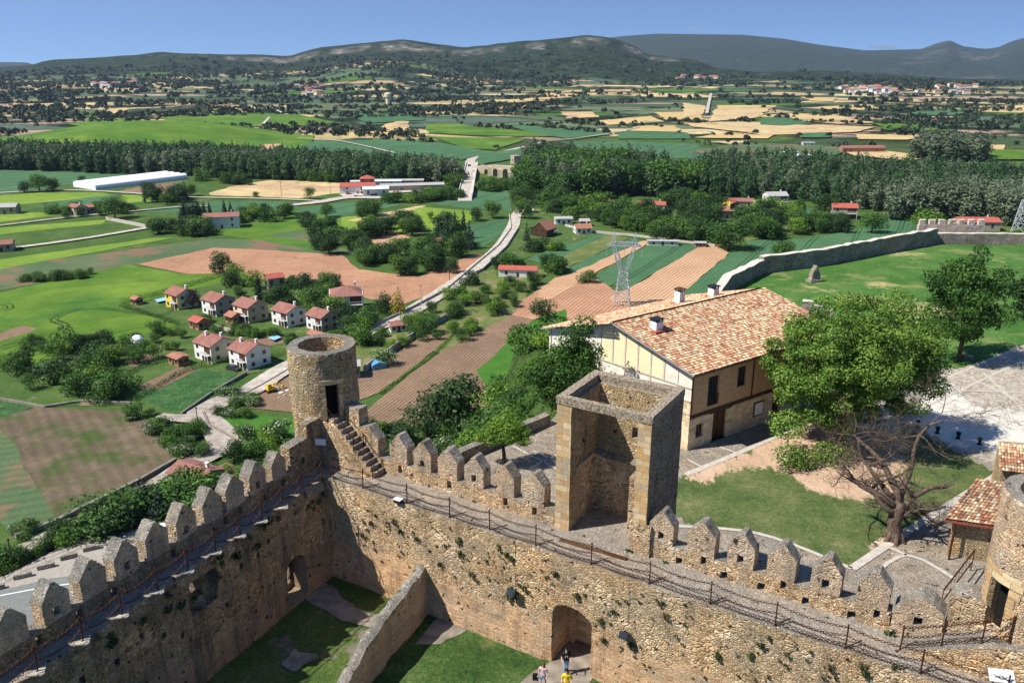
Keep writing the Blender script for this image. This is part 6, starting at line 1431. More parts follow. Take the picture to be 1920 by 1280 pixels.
# roadside restaurant & sheds by the river
H(672,363,22,9,5,6,'roadside inn with red roofs and a crowded terrace beside the pale yard','white','roofC',chim=0,floors=2)
H(690,358,9,8,8.5,6,'taller red-roofed pavilion on top of the roadside inn','brick','roofC',hip=True,chim=0,balc=False)
H(705,366,16,9,4.5,10,'white-roofed shed adjoining the roadside inn','white','panel',pitch=.2,chim=0,balc=False,floors=1,name='shed',cat='shed')
H(752,357,56,9,3.6,12,'very long pale-roofed farm shed behind the roadside inn','stoneW','roofG',pitch=.2,chim=0,balc=False,floors=1,name='barn',cat='barn')
H(706,349,34,6,3.6,6,'white flat-roofed building behind the roadside inn','white','panel',pitch=.08,chim=0,balc=False,floors=1,name='barn',cat='barn')
H(745,347,36,6,3.4,3,'grey-roofed barn furthest behind the roadside inn','stoneW','roofG',pitch=.2,chim=0,balc=False,floors=1,name='barn',cat='barn')
H(1514,275,12,7,4,0,'small white box-shaped building on the bare rise beyond the river','white','roofG',pitch=.1,chim=0,balc=False,floors=1,name='hut',cat='hut')
H(535,283,3,3,4,0,'tiny white hut in the green field beyond the poplar wood','white','panel',pitch=.1,chim=0,balc=False,floors=1,name='hut',cat='hut')
for i,(u,v) in enumerate(((1466,292),(1472,296),(1482,291),(1486,299),(1492,296),(1504,300),(1508,297),(1478,302),(1494,303),(1470,299))):
    H(u,v,12,5,2.6,20,'white-roofed hut in the cluster just beyond the right-hand poplar wood','white','panel',pitch=.3,chim=0,balc=False,floors=1,name='chalet_hut',cat='hut')['group']='white holiday huts'
H(1615,287,40,8,5,4,'long pink-walled building just above the tops of the right-hand poplars','brick','roofB',chim=0,balc=False,floors=1,name='barn',cat='barn')
# water-tower like stub & village clusters far away
def cluster(name,label,pts,mats,grp):
    rg=random.Random(len(pts)*7+int(pts[0][0]))
    for (u,v) in pts:
        p=P(u,v) if v>200 else P(u,v,0)
        for D_ in np.arange(1500,6000,15.):
            k=D_/p.y; x_,y_,z_=p.x*k,p.y*k,HC*(1-k); z=float(ground_h(np.array([x_]),np.array([y_]))[0])
            if z_<=z: p=Vector((x_,y_,0)); break
        s=min(2.6,p.y/1500); r=empty('distant_house',(p.x,p.y,z),rg.uniform(-.6,.6),label,'house',grp); w,d,h=rg.uniform(10,17)*s**.5,rg.uniform(7,9)*s**.5,rg.uniform(5,8)*s**.4
        bm=bmesh.new(); box(bm,-w/2,w/2,-d/2,d/2,-4,h); part('wall',bm,[M[rg.choice(mats)]],r)
        bm=bmesh.new(); profile(bm,[(-d/2-.6,h),(d/2+.6,h),(0,h+d*.28)],-w/2-.5,w/2+.5,M=Matrix.Rotation(R(90),4,'Z')); part('roof',bm,[M[rg.choice(['roofO','roofB','roofO','roofG'])]],r)
rg=random.Random(2)
cluster('a','pale house in the tiny far village at the foot of the left hills',[(rg.uniform(176,205),rg.uniform(160,167)) for _ in range(9)]+[(253,155),(246,159),(225,160),(215,161)],['white','white','cream'],'houses of the far left village')
cluster('b','house in the small far village left of centre',[(rg.uniform(556,606),rg.uniform(166,180)) for _ in range(15)],['white','cream','stoneW'],'houses of the village left of centre')
cluster('c','white house in the wide far village under the dark mountain at the right',[(rg.uniform(1560,1640),rg.uniform(166,176)) for _ in range(16)]+[(rg.uniform(1640,1830),rg.uniform(162,182)) for _ in range(26)],['white','white','cream'],'houses of the far right village')
cluster('d','house on the slope under the middle hill',[(rg.uniform(1270,1345),rg.uniform(146,156)) for _ in range(10)],['white','cream'],'houses under the middle hill')
H(1328,300,1,1,1,0,'x')  if False else None
RO('road',[(1325,216),(1328,200),(1333,178)],[5,5.5,6.5],M['road'],base=3.2)
RO('track',[(1333,178),(1340,174),(1350,173)],[5,5,5],M['road'],base=3.3)
bm=bmesh.new(); lathe(bm,[(3,0),(3,9),(4.4,10),(4.4,14),(3.8,14.6),(.3,15.5)],20)
p=P(728,197); o=part('water_tower',bm,[M['cream']],None,Matrix.Translation(p)@Matrix.Scale(1.5,4)); tag(o,'pale round water tower among the dark scrub beyond the fields','water tower')
# polytunnels
gh=empty('greenhouse',P(185,352),0,'long white plastic-covered greenhouse tunnels beside the poplar wood','greenhouse')
A_=P(180,357);B_=P(352,336);d=(B_-A_).normalized(); rz=math.atan2(d.y,d.x); Lg=(B_-A_).length; gh.location=A_; gh.rotation_euler=(0,0,rz)
wht,nt,b=newmat('greenhouse plastic'); b.inputs['Base Color'].default_value=(.82,.86,.88,1); b.inputs['Roughness'].default_value=.35; M['plastic']=wht
for k in range(4):
    bm=bmesh.new(); y=k*7.2; pr=[(y,0),(y,2.2)]+[(y+3.5-3.5*math.cos(math.pi*q/8),2.2+1.9*math.sin(math.pi*q/8)) for q in range(1,8)]+[(y+7,2.2),(y+7,0)]
    a=[[bm.verts.new((x,yy,zz)) for yy,zz in pr] for x in (0,Lg*1.0)]
    for q in range(len(pr)-1): bm.faces.new([a[0][q],a[0][q+1],a[1][q+1],a[1][q]])
    bm.faces.new(a[0]); bm.faces.new(a[1][::-1]); part('tunnel',bm,[M['plastic']],gh,smooth=False)
bm=bmesh.new()
for q in range(40): box(bm,q*Lg/40,q*Lg/40+.12,-.06,-.0,0,2.2)
box(bm,0,Lg,-.08,-.01,.8,1.0); part('frame',bm,[M['greyw']],gh)
# ================================================================ PYLONS
def pylon(loc,H_,label,rz=0,lw=.16):
    lw*=1.7
    r=empty('electricity_pylon',loc,rz,label,'pylon'); bm=bmesh.new()
    def bar(a,b,w=1.0): tube(bm,[a,b],lw*w,4,cap=False)
    s=H_/30.0
    def lvl(z,h): return [Vector((sx*h*s,sy*h*s,z*s)) for sx,sy in ((-1,-1),(1,-1),(1,1),(-1,1))]
    def tower(levels):
        L=[lvl(z,h) for z,h in levels]
        for a,b in zip(L,L[1:]):
            for i in range(4):
                bar(a[i],b[i]); bar(a[i],b[(i+1)%4],.6); bar(b[i],a[(i+1)%4],.6); bar(b[i],b[(i+1)%4],.6)
    tower([(0,3.0),(4,2.6),(8,2.2),(11,1.85),(14,1.5)]); part('tower_base',bm,[M['whitesteel']],r)
    bm=bmesh.new()
    for sx in (-1,1):          # the two arms of the Y
        pts=[]
        for t in (0,.25,.5,.75,1):
            cx=sx*(1.0+2.9*t)*s; w=(.5+.35*(1-abs(t-.5)*2))*s; z=(14+10*t)*s; pts.append([Vector((cx-w,-w,z)),Vector((cx+w,-w,z)),Vector((cx+w,w,z)),Vector((cx-w,w,z))])
        for a,b in zip(pts,pts[1:]):
            for i in range(4): bar(a[i],b[i],.85); bar(a[i],b[(i+1)%4],.5); bar(b[i],b[(i+1)%4],.5)
    part('fork',bm,[M['whitesteel']],r); bm=bmesh.new()
    n=12; top=[];bot=[]
    for k in range(n+1):
        x=(-7.2+14.4*k/n)*s; tp=abs(k-n/2)/(n/2); zz=24*s; hh=(1.5*(1-max(0,tp-.55)/.45))*s
        top.append((Vector((x,-.6*s*(1-tp*.6),zz+hh)),Vector((x,.6*s*(1-tp*.6),zz+hh)))); bot.append((Vector((x,-.6*s*(1-tp*.6),zz)),Vector((x,.6*s*(1-tp*.6),zz))))
    for k in range(n):
        for j in (0,1): bar(top[k][j],top[k+1][j],.8); bar(bot[k][j],bot[k+1][j],.8); bar(top[k][j],bot[k+1][j],.5); bar(bot[k][j],top[k][j],.5)
        bar(top[k][0],top[k+1][1],.5); bar(bot[k][0],bot[k][1],.5)
    part('crossarm',bm,[M['whitesteel']],r)
    for sx in (-1,1):
        bm=bmesh.new(); ap=Vector((sx*4.2*s,0,29.5*s))
        for q in ((-.7,-.6),(.7,-.6),(.7,.6),(-.7,.6)): bar(Vector((sx*3.9*s+q[0]*s,q[1]*s,25.4*s)),ap,.8)
        part('peak',bm,[M['whitesteel']],r)
    for x in (-6.9,0,6.9):
        bm=bmesh.new(); tube(bm,[(x*s,0,24*s),(x*s,0,20.3*s)],.09*s,5); box(bm,x*s-.35*s,x*s+.35*s,-.05,.05,20.1*s,20.3*s); part('insulator',bm,[M['whitesteel']],r)
    return r
p=P(1166,572); pylon((p.x,p.y,0),26,'white lattice electricity pylon standing in the striped fields above the tiled roof',R(-14),.11)
p=P(1915,435); pylon((p.x,p.y,0),34,'lattice electricity pylon partly outside the right edge of the picture',R(35),.14)
for (u,v,h,lab) in ((528,367,9,'wooden pole at the front of the dry tan field'),(960,402,10,'tall pole at the junction of the riverside avenue'),(790,575,8,'slim pale lamp post beside the bend of the pale road'),(1300,413,11,'slim pale pole on the grass right of the striped fields'),(843,528,7,'pole at the edge of the ploughed field beside the road'),(620,367,8,'thin pole in the yard near the roadside inn'),(839,340,12,'pole in front of the poplar wood near the bridge'),(341,424,9,'pole left of the isolated white farmhouse'),(372,800,4.5,'street lamp at the fork of the lane below the village'),(26,1063,5,'thin lamp post beside the lane at the lower left')):
    p=P(u,v); r=empty('utility_pole',(p.x,p.y,0),0,lab,'pole'); bm=bmesh.new(); tube(bm,[(0,0,0),(0,0,h)],[.14,.09],7); part('pole',bm,[M['whitesteel'] if 'pale' in lab else M['brownwood']],r)
    bm=bmesh.new(); box(bm,-.7,.7,-.05,.05,h-.6,h-.48) if h>6 else lathe(bm,[(.1,h),(.28,h+.3),(.1,h+.45)],8); part('crossbar' if h>6 else 'lamp_head',bm,[M['black']],r)
# ================================================================ BRIDGES
q0=P(873,362,2.4); q1=P(885,306,2.4)
br=empty('road_bridge',label='straight modern road bridge with white parapets crossing the river',cat='bridge')
d=(q1-q0); L_=d.length; BM=Matrix.Translation((q0.x,q0.y,0))@Matrix.Rotation(math.atan2(d.y,d.x),4,'Z'); br.matrix_basis=BM
bm=bmesh.new(); box(bm,-4,L_+6,-4.3,4.3,1.6,2.4); part('deck',bm,[M['road']],br)
for y in (-4.56,4.31):
    bm=bmesh.new(); box(bm,-4,L_+6,y,y+.25,1.6,3.3); part('parapet',bm,[M['white']],br)
for y in (-3.2,3.2):
    bm=bmesh.new(); box(bm,-4,L_+6,y-.12,y+.12,2.403,2.41); part('road_line',bm,[M['panel']],br)
bm=bmesh.new(); box(bm,-4.1,L_+5.9,-4.2,4.2,-.5,1.59)
part('abutment',bm,[M['greyw']],br)
bm=bmesh.new(); profile(bm,[(-4.1,-.3),(-4.1,2.39),(-16,.15),(-16,-.3)],-4.2,4.2); part('ramp',bm,[M['road']],br)
mb=empty('medieval_bridge',label='arched medieval stone bridge rising to a square gate tower by the poplars',cat='bridge')
a=P(903,316,3); b_=P(990,338,3); d=b_-a; L_=d.length; mb.matrix_basis=Matrix.Translation((a.x,a.y,0))@Matrix.Rotation(math.atan2(d.y,d.x),4,'Z')
bm=bmesh.new(); prof=[(-8,-1)]; 
ar=[(8,2.5,4),(18,3,6),(29,3.6,7.5),(40.5,3.6,7.5)]
for c,rw_,hh in ar:
    prof+= [(c-rw_,-1)]+[(c-rw_*math.cos(math.pi*k/8),(hh-3.0)+3.0*math.sin(math.pi*k/8)) for k in range(9)]+[(c+rw_,-1)]
sc_=L_/48.
prof=[(x*sc_ if x>0 else x,z) for x,z in prof]+[(L_+10,-1),(L_+10,3.5),(L_-2,9.2),(L_*.6,9.6),(L_*.25,7.6),(-8,4.4)]
profile(bm,prof,-2,2); part('arches',bm,[M['stoneW']],mb)
bm=bmesh.new(); profile(bm,[(-8,4.42),(L_*.25,7.62),(L_*.6,9.62),(L_-2,9.22),(L_+10,3.52),(L_+10,3.3),(L_-2,9.0),(L_*.6,9.4),(L_*.25,7.4),(-8,4.2)],-1.9,1.9); part('roadway',bm,[M['road']],mb)
for c in (13,23.5,34.7): 
    bm=bmesh.new(); prism(bm,[(c*sc_-1.5,-2),(c*sc_,-4.6),(c*sc_+1.5,-2)],-1,6.5); part('cutwater',bm,[M['cream']],mb)
bm=bmesh.new(); box(bm,L_*.76-2.7,L_*.76+2.7,-2.9,2.9,-1,18); c=bmesh.new(); box(c,L_*.76-5,L_*.76+5,-1.2,1.2,9,12.5); d_=bmesh.new(); box(d_,L_*.76-.6,L_*.76+.6,-5,5,14,15.5); bm=boolean(bm,[c,d_]); part('gate_tower',bm,[M['stoneW']],mb)
# ================================================================ VALLEY TREES
T=tree_px; rgT=random.Random(4)
single=[('dark',418,509,40,'round green tree standing alone at the edge of the ploughed field',1.15),('broad',570,551,40,'umbrella-shaped dark tree behind the upper village row, against the ploughed soil',1.0),('fir',487,566,50,'tall dark conifer behind the upper village row',1.2),
('dark',535,572,44,'dark tree right of the tall village conifer',1),('broad',596,576,40,'bushy round tree left of the big white villa',1.1),('golden',747,588,50,'golden-leaved conifer beside the big villa garden',1.0),('dark',716,586,42,'dark green tree left of the golden conifer',1),('plum',362,578,36,'purple-leaved tree beside the yellow village house',1),
('plum',340,560,26,'second purple tree behind the yellow village house',1),('broad',893,414,26,'left of the two round trees above the roadside field',1.0),('broad',925,409,33,'right and larger of the two round trees above the roadside field',1.05),('broad',612,408,28,'lone round tree in the dark field left of the copse',1.1),('fruit',582,374,22,'small round tree on the edge of the dry tan field',1.0),
('bush',480,369,10,'tiny round shrub at the front edge of the dry tan field',1),('broad',216,410,42,'large old tree at the crossing of the lanes on the left',1.15),('broad',75,359,34,'large tree in the blue-green field at the far left',1.2),('broad',100,358,24,'smaller tree right of the large tree at far left',1.1),('broad',47,361,22,'small tree left of the large tree at far left',1.1),('broad',154,343,14,'small round tree standing in the far-left field',1.1),
('fir',988,452,36,'slim black conifer beside the wooden chalet',.75),('dark',978,345,26,'dark tree at the foot of the gate tower',1),('broad',1018,600,42,'round light green tree at the edge of the brown field, left of the tiled roof',1.15),('bush',1098,530,26,'dark leafy bush at the tip of the striped fields',1.1),('broad',1365,468,52,'big dark round tree at the top corner of the orange ploughed strip',1.5),
('broad',1467,490,40,'bright round tree rising over the hilltop wall',1.1),('broad',1634,437,40,'round tree alone in the blue-green field at the right',1.15),('broad',1545,405,42,'broad tree left of the salmon-roofed house',1.1),('broad',1738,432,40,'spreading tree at the right end of the blue-green field',1.5),('dark',880,535,30,'dark tree on the verge of the pale road above the orchard',1.2),('dark',960,536,24,'round bush-like tree in front of the red-roofed farm building',1.2),
('broad',808,410,14,'small round tree in the pale plot',1),('elder',722,685,34,'white-blossomed elder beside the dark garden wall',1.1),('elder',463,822,30,'small white-blossomed elder on the village lawn',1),('elder',520,828,44,'large white-blossomed elder left of the round tower',1.15),('broad',440,866,42,'round dark green tree at the bend of the lane',1.15),
('broad',1000,440,16,'small tree between the chalet and the road',1),('dark',845,512,30,'dark tree by the field corner under the cedar',1)]
for k,u,v,hp,lab,wd in single: T(k,u,v,hp,lab,wide=wd)
def scatter(poly,n,kinds,hr,label,group,wide=1.1,z=0,seed=None):
    rg=random.Random(seed or int(poly[0][0]*7+poly[0][1])); us=[a for a,b in poly]; vs=[b for a,b in poly]; c=0; t=0
    Wp=[P(u,v,z) for u,v in poly]; xs=[q.x for q in Wp]; ys=[q.y for q in Wp]; pw=[(q.x,q.y) for q in Wp]
    while c<n and t<20000:
        t+=1; x=rg.uniform(min(xs),max(xs)); y=rg.uniform(min(ys),max(ys))
        if seg_dist(np.array([x]),np.array([y]),pw)[0]>0: continue
        if any(-hw_*.6<yh-y<6.5 and abs(x-xh*y/yh)<hw_*.62 for xh,yh,hw_ in HPOS): continue
        k=rg.choice(kinds); tree_at(k,x,y,rg.uniform(*hr)*1.12,label,group,z,wide*rg.uniform(.85,1.2),rg=rg); c+=1
SCT=scatter
SCT([(10,690),(110,655),(215,640),(240,690),(225,750),(120,760),(20,740)],30,['broad','bush','dark','fruit'],(3,6.5),'leafy tree in the dense gardens at the left, above the stubble field','trees of the left gardens')
SCT([(235,640),(345,600),(370,610),(330,660),(240,690)],16,['bush','fruit','broad'],(2,4),'garden tree along the hedge between the green crop and the village','trees along the village hedge')
SCT([(170,800),(250,800),(300,832),(330,868),(385,858),(398,812),(340,780),(270,778)],30,['bush','bush','elder','broad'],(1.6,3.4),'bushy tree in the thicket inside the bend of the lane','bushes inside the bend of the lane',1.3)
SCT([(430,800),(560,830),(560,900),(470,860),(400,770)],14,['bush','fruit','bush'],(2,4),'bushes beside the village lawn, left of the round tower','bushes beside the village lawn',1.2)
SCT([(400,740),(470,745),(500,760),(470,790),(400,780)],10,['bush','elder'],(1.8,2.8),'hedge bush along the lane above the village lawn','bushes above the village lawn',1.3)
SCT([(430,525),(640,540),(700,575),(700,600),(600,600),(480,565),(420,560)],30,['fruit','broad','bush','dark'],(3,6.5),'garden tree around the upper village houses','garden trees of the upper village')
SCT([(375,600),(560,635),(700,610),(690,650),(560,660),(500,640),(400,625)],44,['bush','fruit','bush'],(1.4,3.2),'shrub in the gardens between the two village rows','shrubs between the village rows')
SCT([(640,600),(720,590),(690,640),(700,680),(640,640)],10,['broad','fruit'],(3.5,6),'green tree between the village street and the round tower','trees right of the village')
SCT([(690,640),(760,600),(830,560),(900,520),(950,545),(940,600),(870,640),(790,640),(720,690)],42,['fruit','bush','broad','fruit'],(2.4,5),'orchard tree on the slope between the pale road and the brown field','orchard trees right of the road')
SCT([(930,560),(985,540),(1010,530),(940,620),(880,650)],10,['fruit','dark'],(3,5),'tree on the boundary of the brown ploughed field','trees along the brown field')
SCT([(585,462),(640,452),(700,470),(690,492),(600,478)],16,['broad','dark'],(6,9),'tree of the copse at the upper edge of the ploughed field','trees of the upper copse')
SCT([(655,490),(770,470),(880,462),(885,482),(800,512),(770,520),(690,505)],32,['broad','dark','broad','fruit'],(5,8.5),'tree of the large copse in the middle of the ploughed field','trees of the large copse')
SCT([(800,448),(850,440),(900,452),(895,470),(820,470)],9,['dark','dark','fir'],(9,13),'dark cedar-like tree beside the pale road','cedars beside the road')
SCT([(672,440),(740,424),(830,438),(820,452),(760,440),(690,448)],16,['broad','broad','dark'],(6,9),'tree of the ring around the small sandy plot','trees around the sandy plot')
SCT([(655,405),(715,400),(720,412),(660,414)],8,['broad','broad'],(6,9),'tree in the clump at the left end of the yellow-green field','clump left of the yellow-green field')
SCT([(530,428),(560,420),(620,425),(625,440),(560,436)],9,['dark','broad'],(5,7),'tree in the dark clump in the green field','clump in the green field')
SCT([(285,440),(330,425),(400,430),(395,445),(330,448)],18,['broad','dark','bush'],(5,8),'tree in the grove left of the isolated white farmhouse','grove left of the farmhouse')
SCT([(335,408),(430,405),(440,412),(340,416)],18,['fir'],(7,9),'dark conifer in the straight row behind the white farmhouse','conifer row behind the farmhouse',1.3)
SCT([(440,410),(540,400),(535,415),(450,425)],12,['broad','bush','dark'],(5,8),'tree right of the isolated white farmhouse','trees right of the farmhouse')
SCT([(60,405),(170,390),(250,395),(240,402),(120,410)],12,['bush','broad'],(3,6),'hedge tree along the lane at the far left','hedge trees at the far left')
SCT([(20,527),(170,515),(172,521),(25,533)],16,['bush','bush'],(2.2,4),'dark bush in the line crossing the green crop','bushes crossing the green crop')
SCT([(28,650),(85,645),(90,662),(40,664)],7,['bush'],(2,3.4),'bush in the clump inside the green crop at the left','clump inside the green crop')
SCT([(275,366),(350,362),(400,372),(330,385),(270,385)],16,['broad','dark','poplar'],(6,10),'tree in the grove at the end of the greenhouse','grove by the greenhouse')
SCT([(720,378),(860,362),(868,374),(800,380),(730,386)],26,['poplar','broad','bush'],(4,7),'young tree in the line between the inn and the bridge','trees between inn and bridge',1.6)
SCT([(560,334),(700,342),(862,350),(862,356),(700,348),(560,339)],22,['broad','bush','dark'],(4,9),'low tree along the foot of the straight poplar plantation','low trees at the foot of the plantation')
SCT([(372,334),(480,338),(470,350),(372,344)],10,['broad','bush'],(4,8),'bushy tree between the greenhouse and the dry tan field','trees beside the greenhouse')
SCT([(955,385),(985,370),(990,420),(960,405)],12,['broad'],(6,9),'tree of the shady avenue leading to the medieval bridge','trees of the riverside avenue')
SCT([(1000,375),(1060,380),(1120,395),(1210,395),(1240,420),(1180,425),(1100,415),(1010,405)],44,['broad','fruit','bush','dark'],(5,10),'tree among the gardens beyond the wooden chalet','trees beyond the chalet')
SCT([(1130,415),(1220,428),(1330,440),(1345,462),(1230,450),(1150,430)],40,['broad','fruit','bush','dark'],(5,9),'tree in the gardens along the top of the striped fields','trees along the striped fields')
SCT([(1230,385),(1340,385),(1350,420),(1300,440),(1240,420)],30,['broad','dark'],(6,11),'tree left of the hamlet','trees left of the hamlet')
SCT([(1390,410),(1500,400),(1500,430),(1490,452),(1420,450),(1380,430)],38,['broad','fruit','dark'],(6,11),'tree in the gardens below the hamlet','trees below the hamlet')
SCT([(1500,428),(1570,420),(1600,425),(1590,438),(1510,438)],14,['dark','broad'],(6,8),'tree of the thick hedge below the salmon-roofed house','thick hedge at the right')
SCT([(985,470),(1040,462),(1050,470),(1000,476)],9,['dark','bush'],(3.5,5.5),'dark bush in the row by the chalet meadow','bush row by the chalet')
SCT([(930,500),(1045,500),(1050,515),(940,512)],14,['broad','bush','dark'],(3.5,6.5),'tree around the red-roofed farm building','trees around the farm building')
SCT([(-20,1070),(110,1010),(180,985),(190,1005),(60,1050),(-20,1095)],22,['bush','bush','fir'],(2.2,3.6),'bush of the hedge between the lane and the car park','hedge above the car park',1.2)
SCT([(180,985),(270,950),(400,905),(405,985),(300,985),(200,1003)],46,['fir','fir','bush'],(3.4,5.6),'dense yellow-green conifer in the grove just beyond the left merlons','conifer grove beyond the left merlons',1.5)
SCT([(375,900),(440,860),(500,880),(450,930)],9,['bush','fruit'],(1.8,3),'garden bush behind the left merlons','garden bushes behind the left merlons')
SCT([(25,1000),(70,990),(75,1012),(35,1025)],5,['elder','bush'],(1.8,2.6),'flowering bush at the lower corner of the stubble field','bushes at the stubble corner')
for o in COL.objects:
    if o.get('group')=='conifer grove beyond the left merlons' and o.children[0].data.name.startswith('crown') and o.name.startswith('conifer'):
        pass
# poplar woods : rows of trunks one cannot count -> one mass, with the front rows as single trees
def wood(name,label,polys,spacing,protos,hr,seed,jit=.35,wide=1.0):
    rg=np.random.default_rng(seed); Vs=[];Fs=[];Ts=[];off=0; mats=[]
    P3=[]
    for kind,i in protos:
        me=PROTO[kind][i][0]; n=len(me.vertices); v=np.empty(n*3,'f'); me.vertices.foreach_get('co',v); t=np.empty(len(me.polygons),'f'); me.attributes['tone'].data.foreach_get('value',t)
        v=v.reshape(-1,3,); P3.append((v.reshape(-1,4,3),t,me.materials[0]))
        if me.materials[0] not in mats: mats.append(me.materials[0])
    MI=[]
    for poly,z in polys:
        pw=[(q.x,q.y) for q in (P(u,v,z) for u,v in poly)]; xs=[a for a,b in pw]; ys=[b for a,b in pw]
        gx,gy=np.meshgrid(np.arange(min(xs),max(xs),spacing),np.arange(min(ys),max(ys),spacing)); gx=gx.ravel()+rg.normal(0,jit*spacing,gx.size); gy=gy.ravel()+rg.normal(0,jit*spacing,gy.size)
        k=seg_dist(gx,gy,pw)<0; gx,gy=gx[k],gy[k]
        zone=fbm(gx/45,gy/45,seed,2)
        for x,y,zn in zip(gx,gy,zone):
            i=int(np.clip((zn-.25)*2*len(P3)+rg.normal(0,.7),0,len(P3)-1)); q,t,mt=P3[i]; D=math.hypot(x,y)
            keep=int(len(q)*min(1,max(.16,(420/D)))); sel=rg.choice(len(q),keep,replace=False); h=rg.uniform(*hr); a=rg.uniform(0,6.28); ca,sa=math.cos(a),math.sin(a)
            qq=q[sel].copy(); c=qq.mean(1,keepdims=True); grow=(len(q)/keep)**.5; qq=c+(qq-c)*min(grow,2.6)
            X=(qq[...,0]*ca-qq[...,1]*sa)*h*wide+x; Y=(qq[...,0]*sa+qq[...,1]*ca)*h*wide+y; Z=qq[...,2]*h+z
            Vs.append(np.stack([X,Y,Z],-1).reshape(-1,3)); Ts.append(np.clip(t[sel]+rg.normal(0,.27),0,1)); MI.append(np.full(keep,mats.index(mt)))
    V=np.concatenate(Vs); F_=np.arange(len(V)).reshape(-1,4); me=np_mesh(name,V,F_); a=me.attributes.new('tone','FLOAT','FACE'); a.data.foreach_set('value',np.concatenate(Ts).astype('f'))
    for m_ in mats: me.materials.append(m_)
    me.polygons.foreach_set('material_index',np.concatenate(MI).astype('i')); o=link(name,me); tag(o,label,'woodland',kind='stuff'); return o
PP=[('poplar',0),('poplar',1),('poplar',2),('poplar',0),('poplar',3)]
wood('poplar_wood','dark belt of poplar woodland along the river on the left',[([(-60,318),(100,322),(245,328),(372,331),(372,300),(200,298),(-60,292)],0)],5.2,PP,(12,20),1,wide=1.25)
wood('poplar_wood','straight-edged poplar plantation between the greenhouse and the bridge',[([(372,333),(500,337),(640,342),(760,346),(862,345),(864,334),(700,322),(540,312),(372,300)],0)],4.8,[('poplar',0),('poplar',1),('poplar',2),('poplar',0),('poplar',4)],(14,20),2,wide=1.15)
wood('riverside_wood','tall mixed riverside woodland right of the medieval bridge',[([(985,365),(1010,372),(1060,376),(1110,372),(1180,368),(1240,372),(1300,366),(1300,338),(1200,322),(1090,312),(990,305),(980,318)],0)],6.5,[('poplar',0),('poplar',4),('poplar',0),('broad',0),('poplar',1),('poplar',4)],(11,23),3,wide=1.2)
wood('poplar_wood','dense rows of dark poplars in front of the far fields on the right',[([(1300,366),(1380,372),(1500,378),(1600,392),(1680,400),(1800,405),(1960,405),(1960,350),(1800,338),(1620,330),(1480,318),(1330,318),(1300,338)],0)],5.6,[('poplar',0),('poplar',1),('poplar',2),('poplar',4),('poplar',1)],(12,21),4,wide=1.1)
wood('willow_wood','grey-green mass of bare-looking poplars at the right above the hilltop wall',[([(1660,415),(1760,410),(1900,425),(1960,425),(1960,392),(1820,385),(1700,388)],0)],6,[('poplar',3),('poplar',4),('poplar',3)],(17,21),5,wide=1.5)
wood('willow_wood','pale grey-green rounded wood beyond the dark poplars at the far right',[([(1700,300),(1760,303),(1830,305),(1850,296),(1800,288),(1720,286)],0)],7,[('poplar',3),('poplar',4)],(20,24),6,wide=1.6)
wood('riverside_wood','scrubby trees along the river between the two bridges',[([(895,345),(985,352),(985,362),(900,358)],0),([(840,350),(866,346),(866,330),(850,332)],0)],6,[('broad',0),('bush',1),('bush',0)],(5,8),7,wide=1.3)
# scattered scrub and holm oaks of the far plain (thousands): one mass
def scrub(name,label,N,y0,y1,seed,dens,hr,tx0=-.72,tx1=.72,nq=14):
    rg=np.random.default_rng(seed); t=rg.uniform(tx0,tx1,N); y=np.exp(rg.uniform(math.log(y0),math.log(y1),N)); x=t*y
    d=fbm(x/160,y/110,seed,4)+.12*(fbm(x/900,y/500,seed+9,2)-.5); lim=np.interp(t,[a for a,b in dens],[b for a,b in dens])
    th=np.quantile(d,.64); k=(d>th+lim*.1)|(rg.random(N)<.035); x,y=x[k],y[k]
    for poly in OPEN:
        pw=[(q.x,q.y) for q in (P(u,v) for u,v in poly)]; kk=seg_dist(x,y,pw)>4; x,y=x[kk],y[kk]
    z=ground_h(x,y); n=len(x); h=rg.uniform(*hr,n)*np.clip(y/1500,.8,1.8)
    D=rg.normal(size=(n,nq,3)); D/=np.linalg.norm(D,axis=2)[...,None]; D[...,2]=np.abs(D[...,2])*1.1-.15
    C=np.stack([x,y,z+h*.3],-1)[:,None,:]+D*h[:,None,None]*np.array([.62,.62,.6])
    nv=D+rg.normal(size=D.shape)*.4; nv/=np.linalg.norm(nv,axis=2)[...,None]; a=np.cross(nv,rg.normal(size=D.shape)); a/=np.linalg.norm(a,axis=2)[...,None]; b=np.cross(nv,a); s=h[:,None,None]*.36
    V=np.stack([C-a*s,C-b*s,C+a*s,C+b*s],2).reshape(-1,3); F_=np.arange(len(V)).reshape(-1,4); me=np_mesh(name,V,F_); at=me.attributes.new('tone','FLOAT','FACE')
    at.data.foreach_set('value',np.repeat(np.clip(rg.normal(.4,.25,n),0,1),nq).astype('f')); me.materials.append(M['lf_far']); tag(link(name,me),label,'trees',kind='stuff')
M['lf_far']=leafmat('distant holm oak foliage',(.012,.026,.012),(.06,.095,.035),.1)
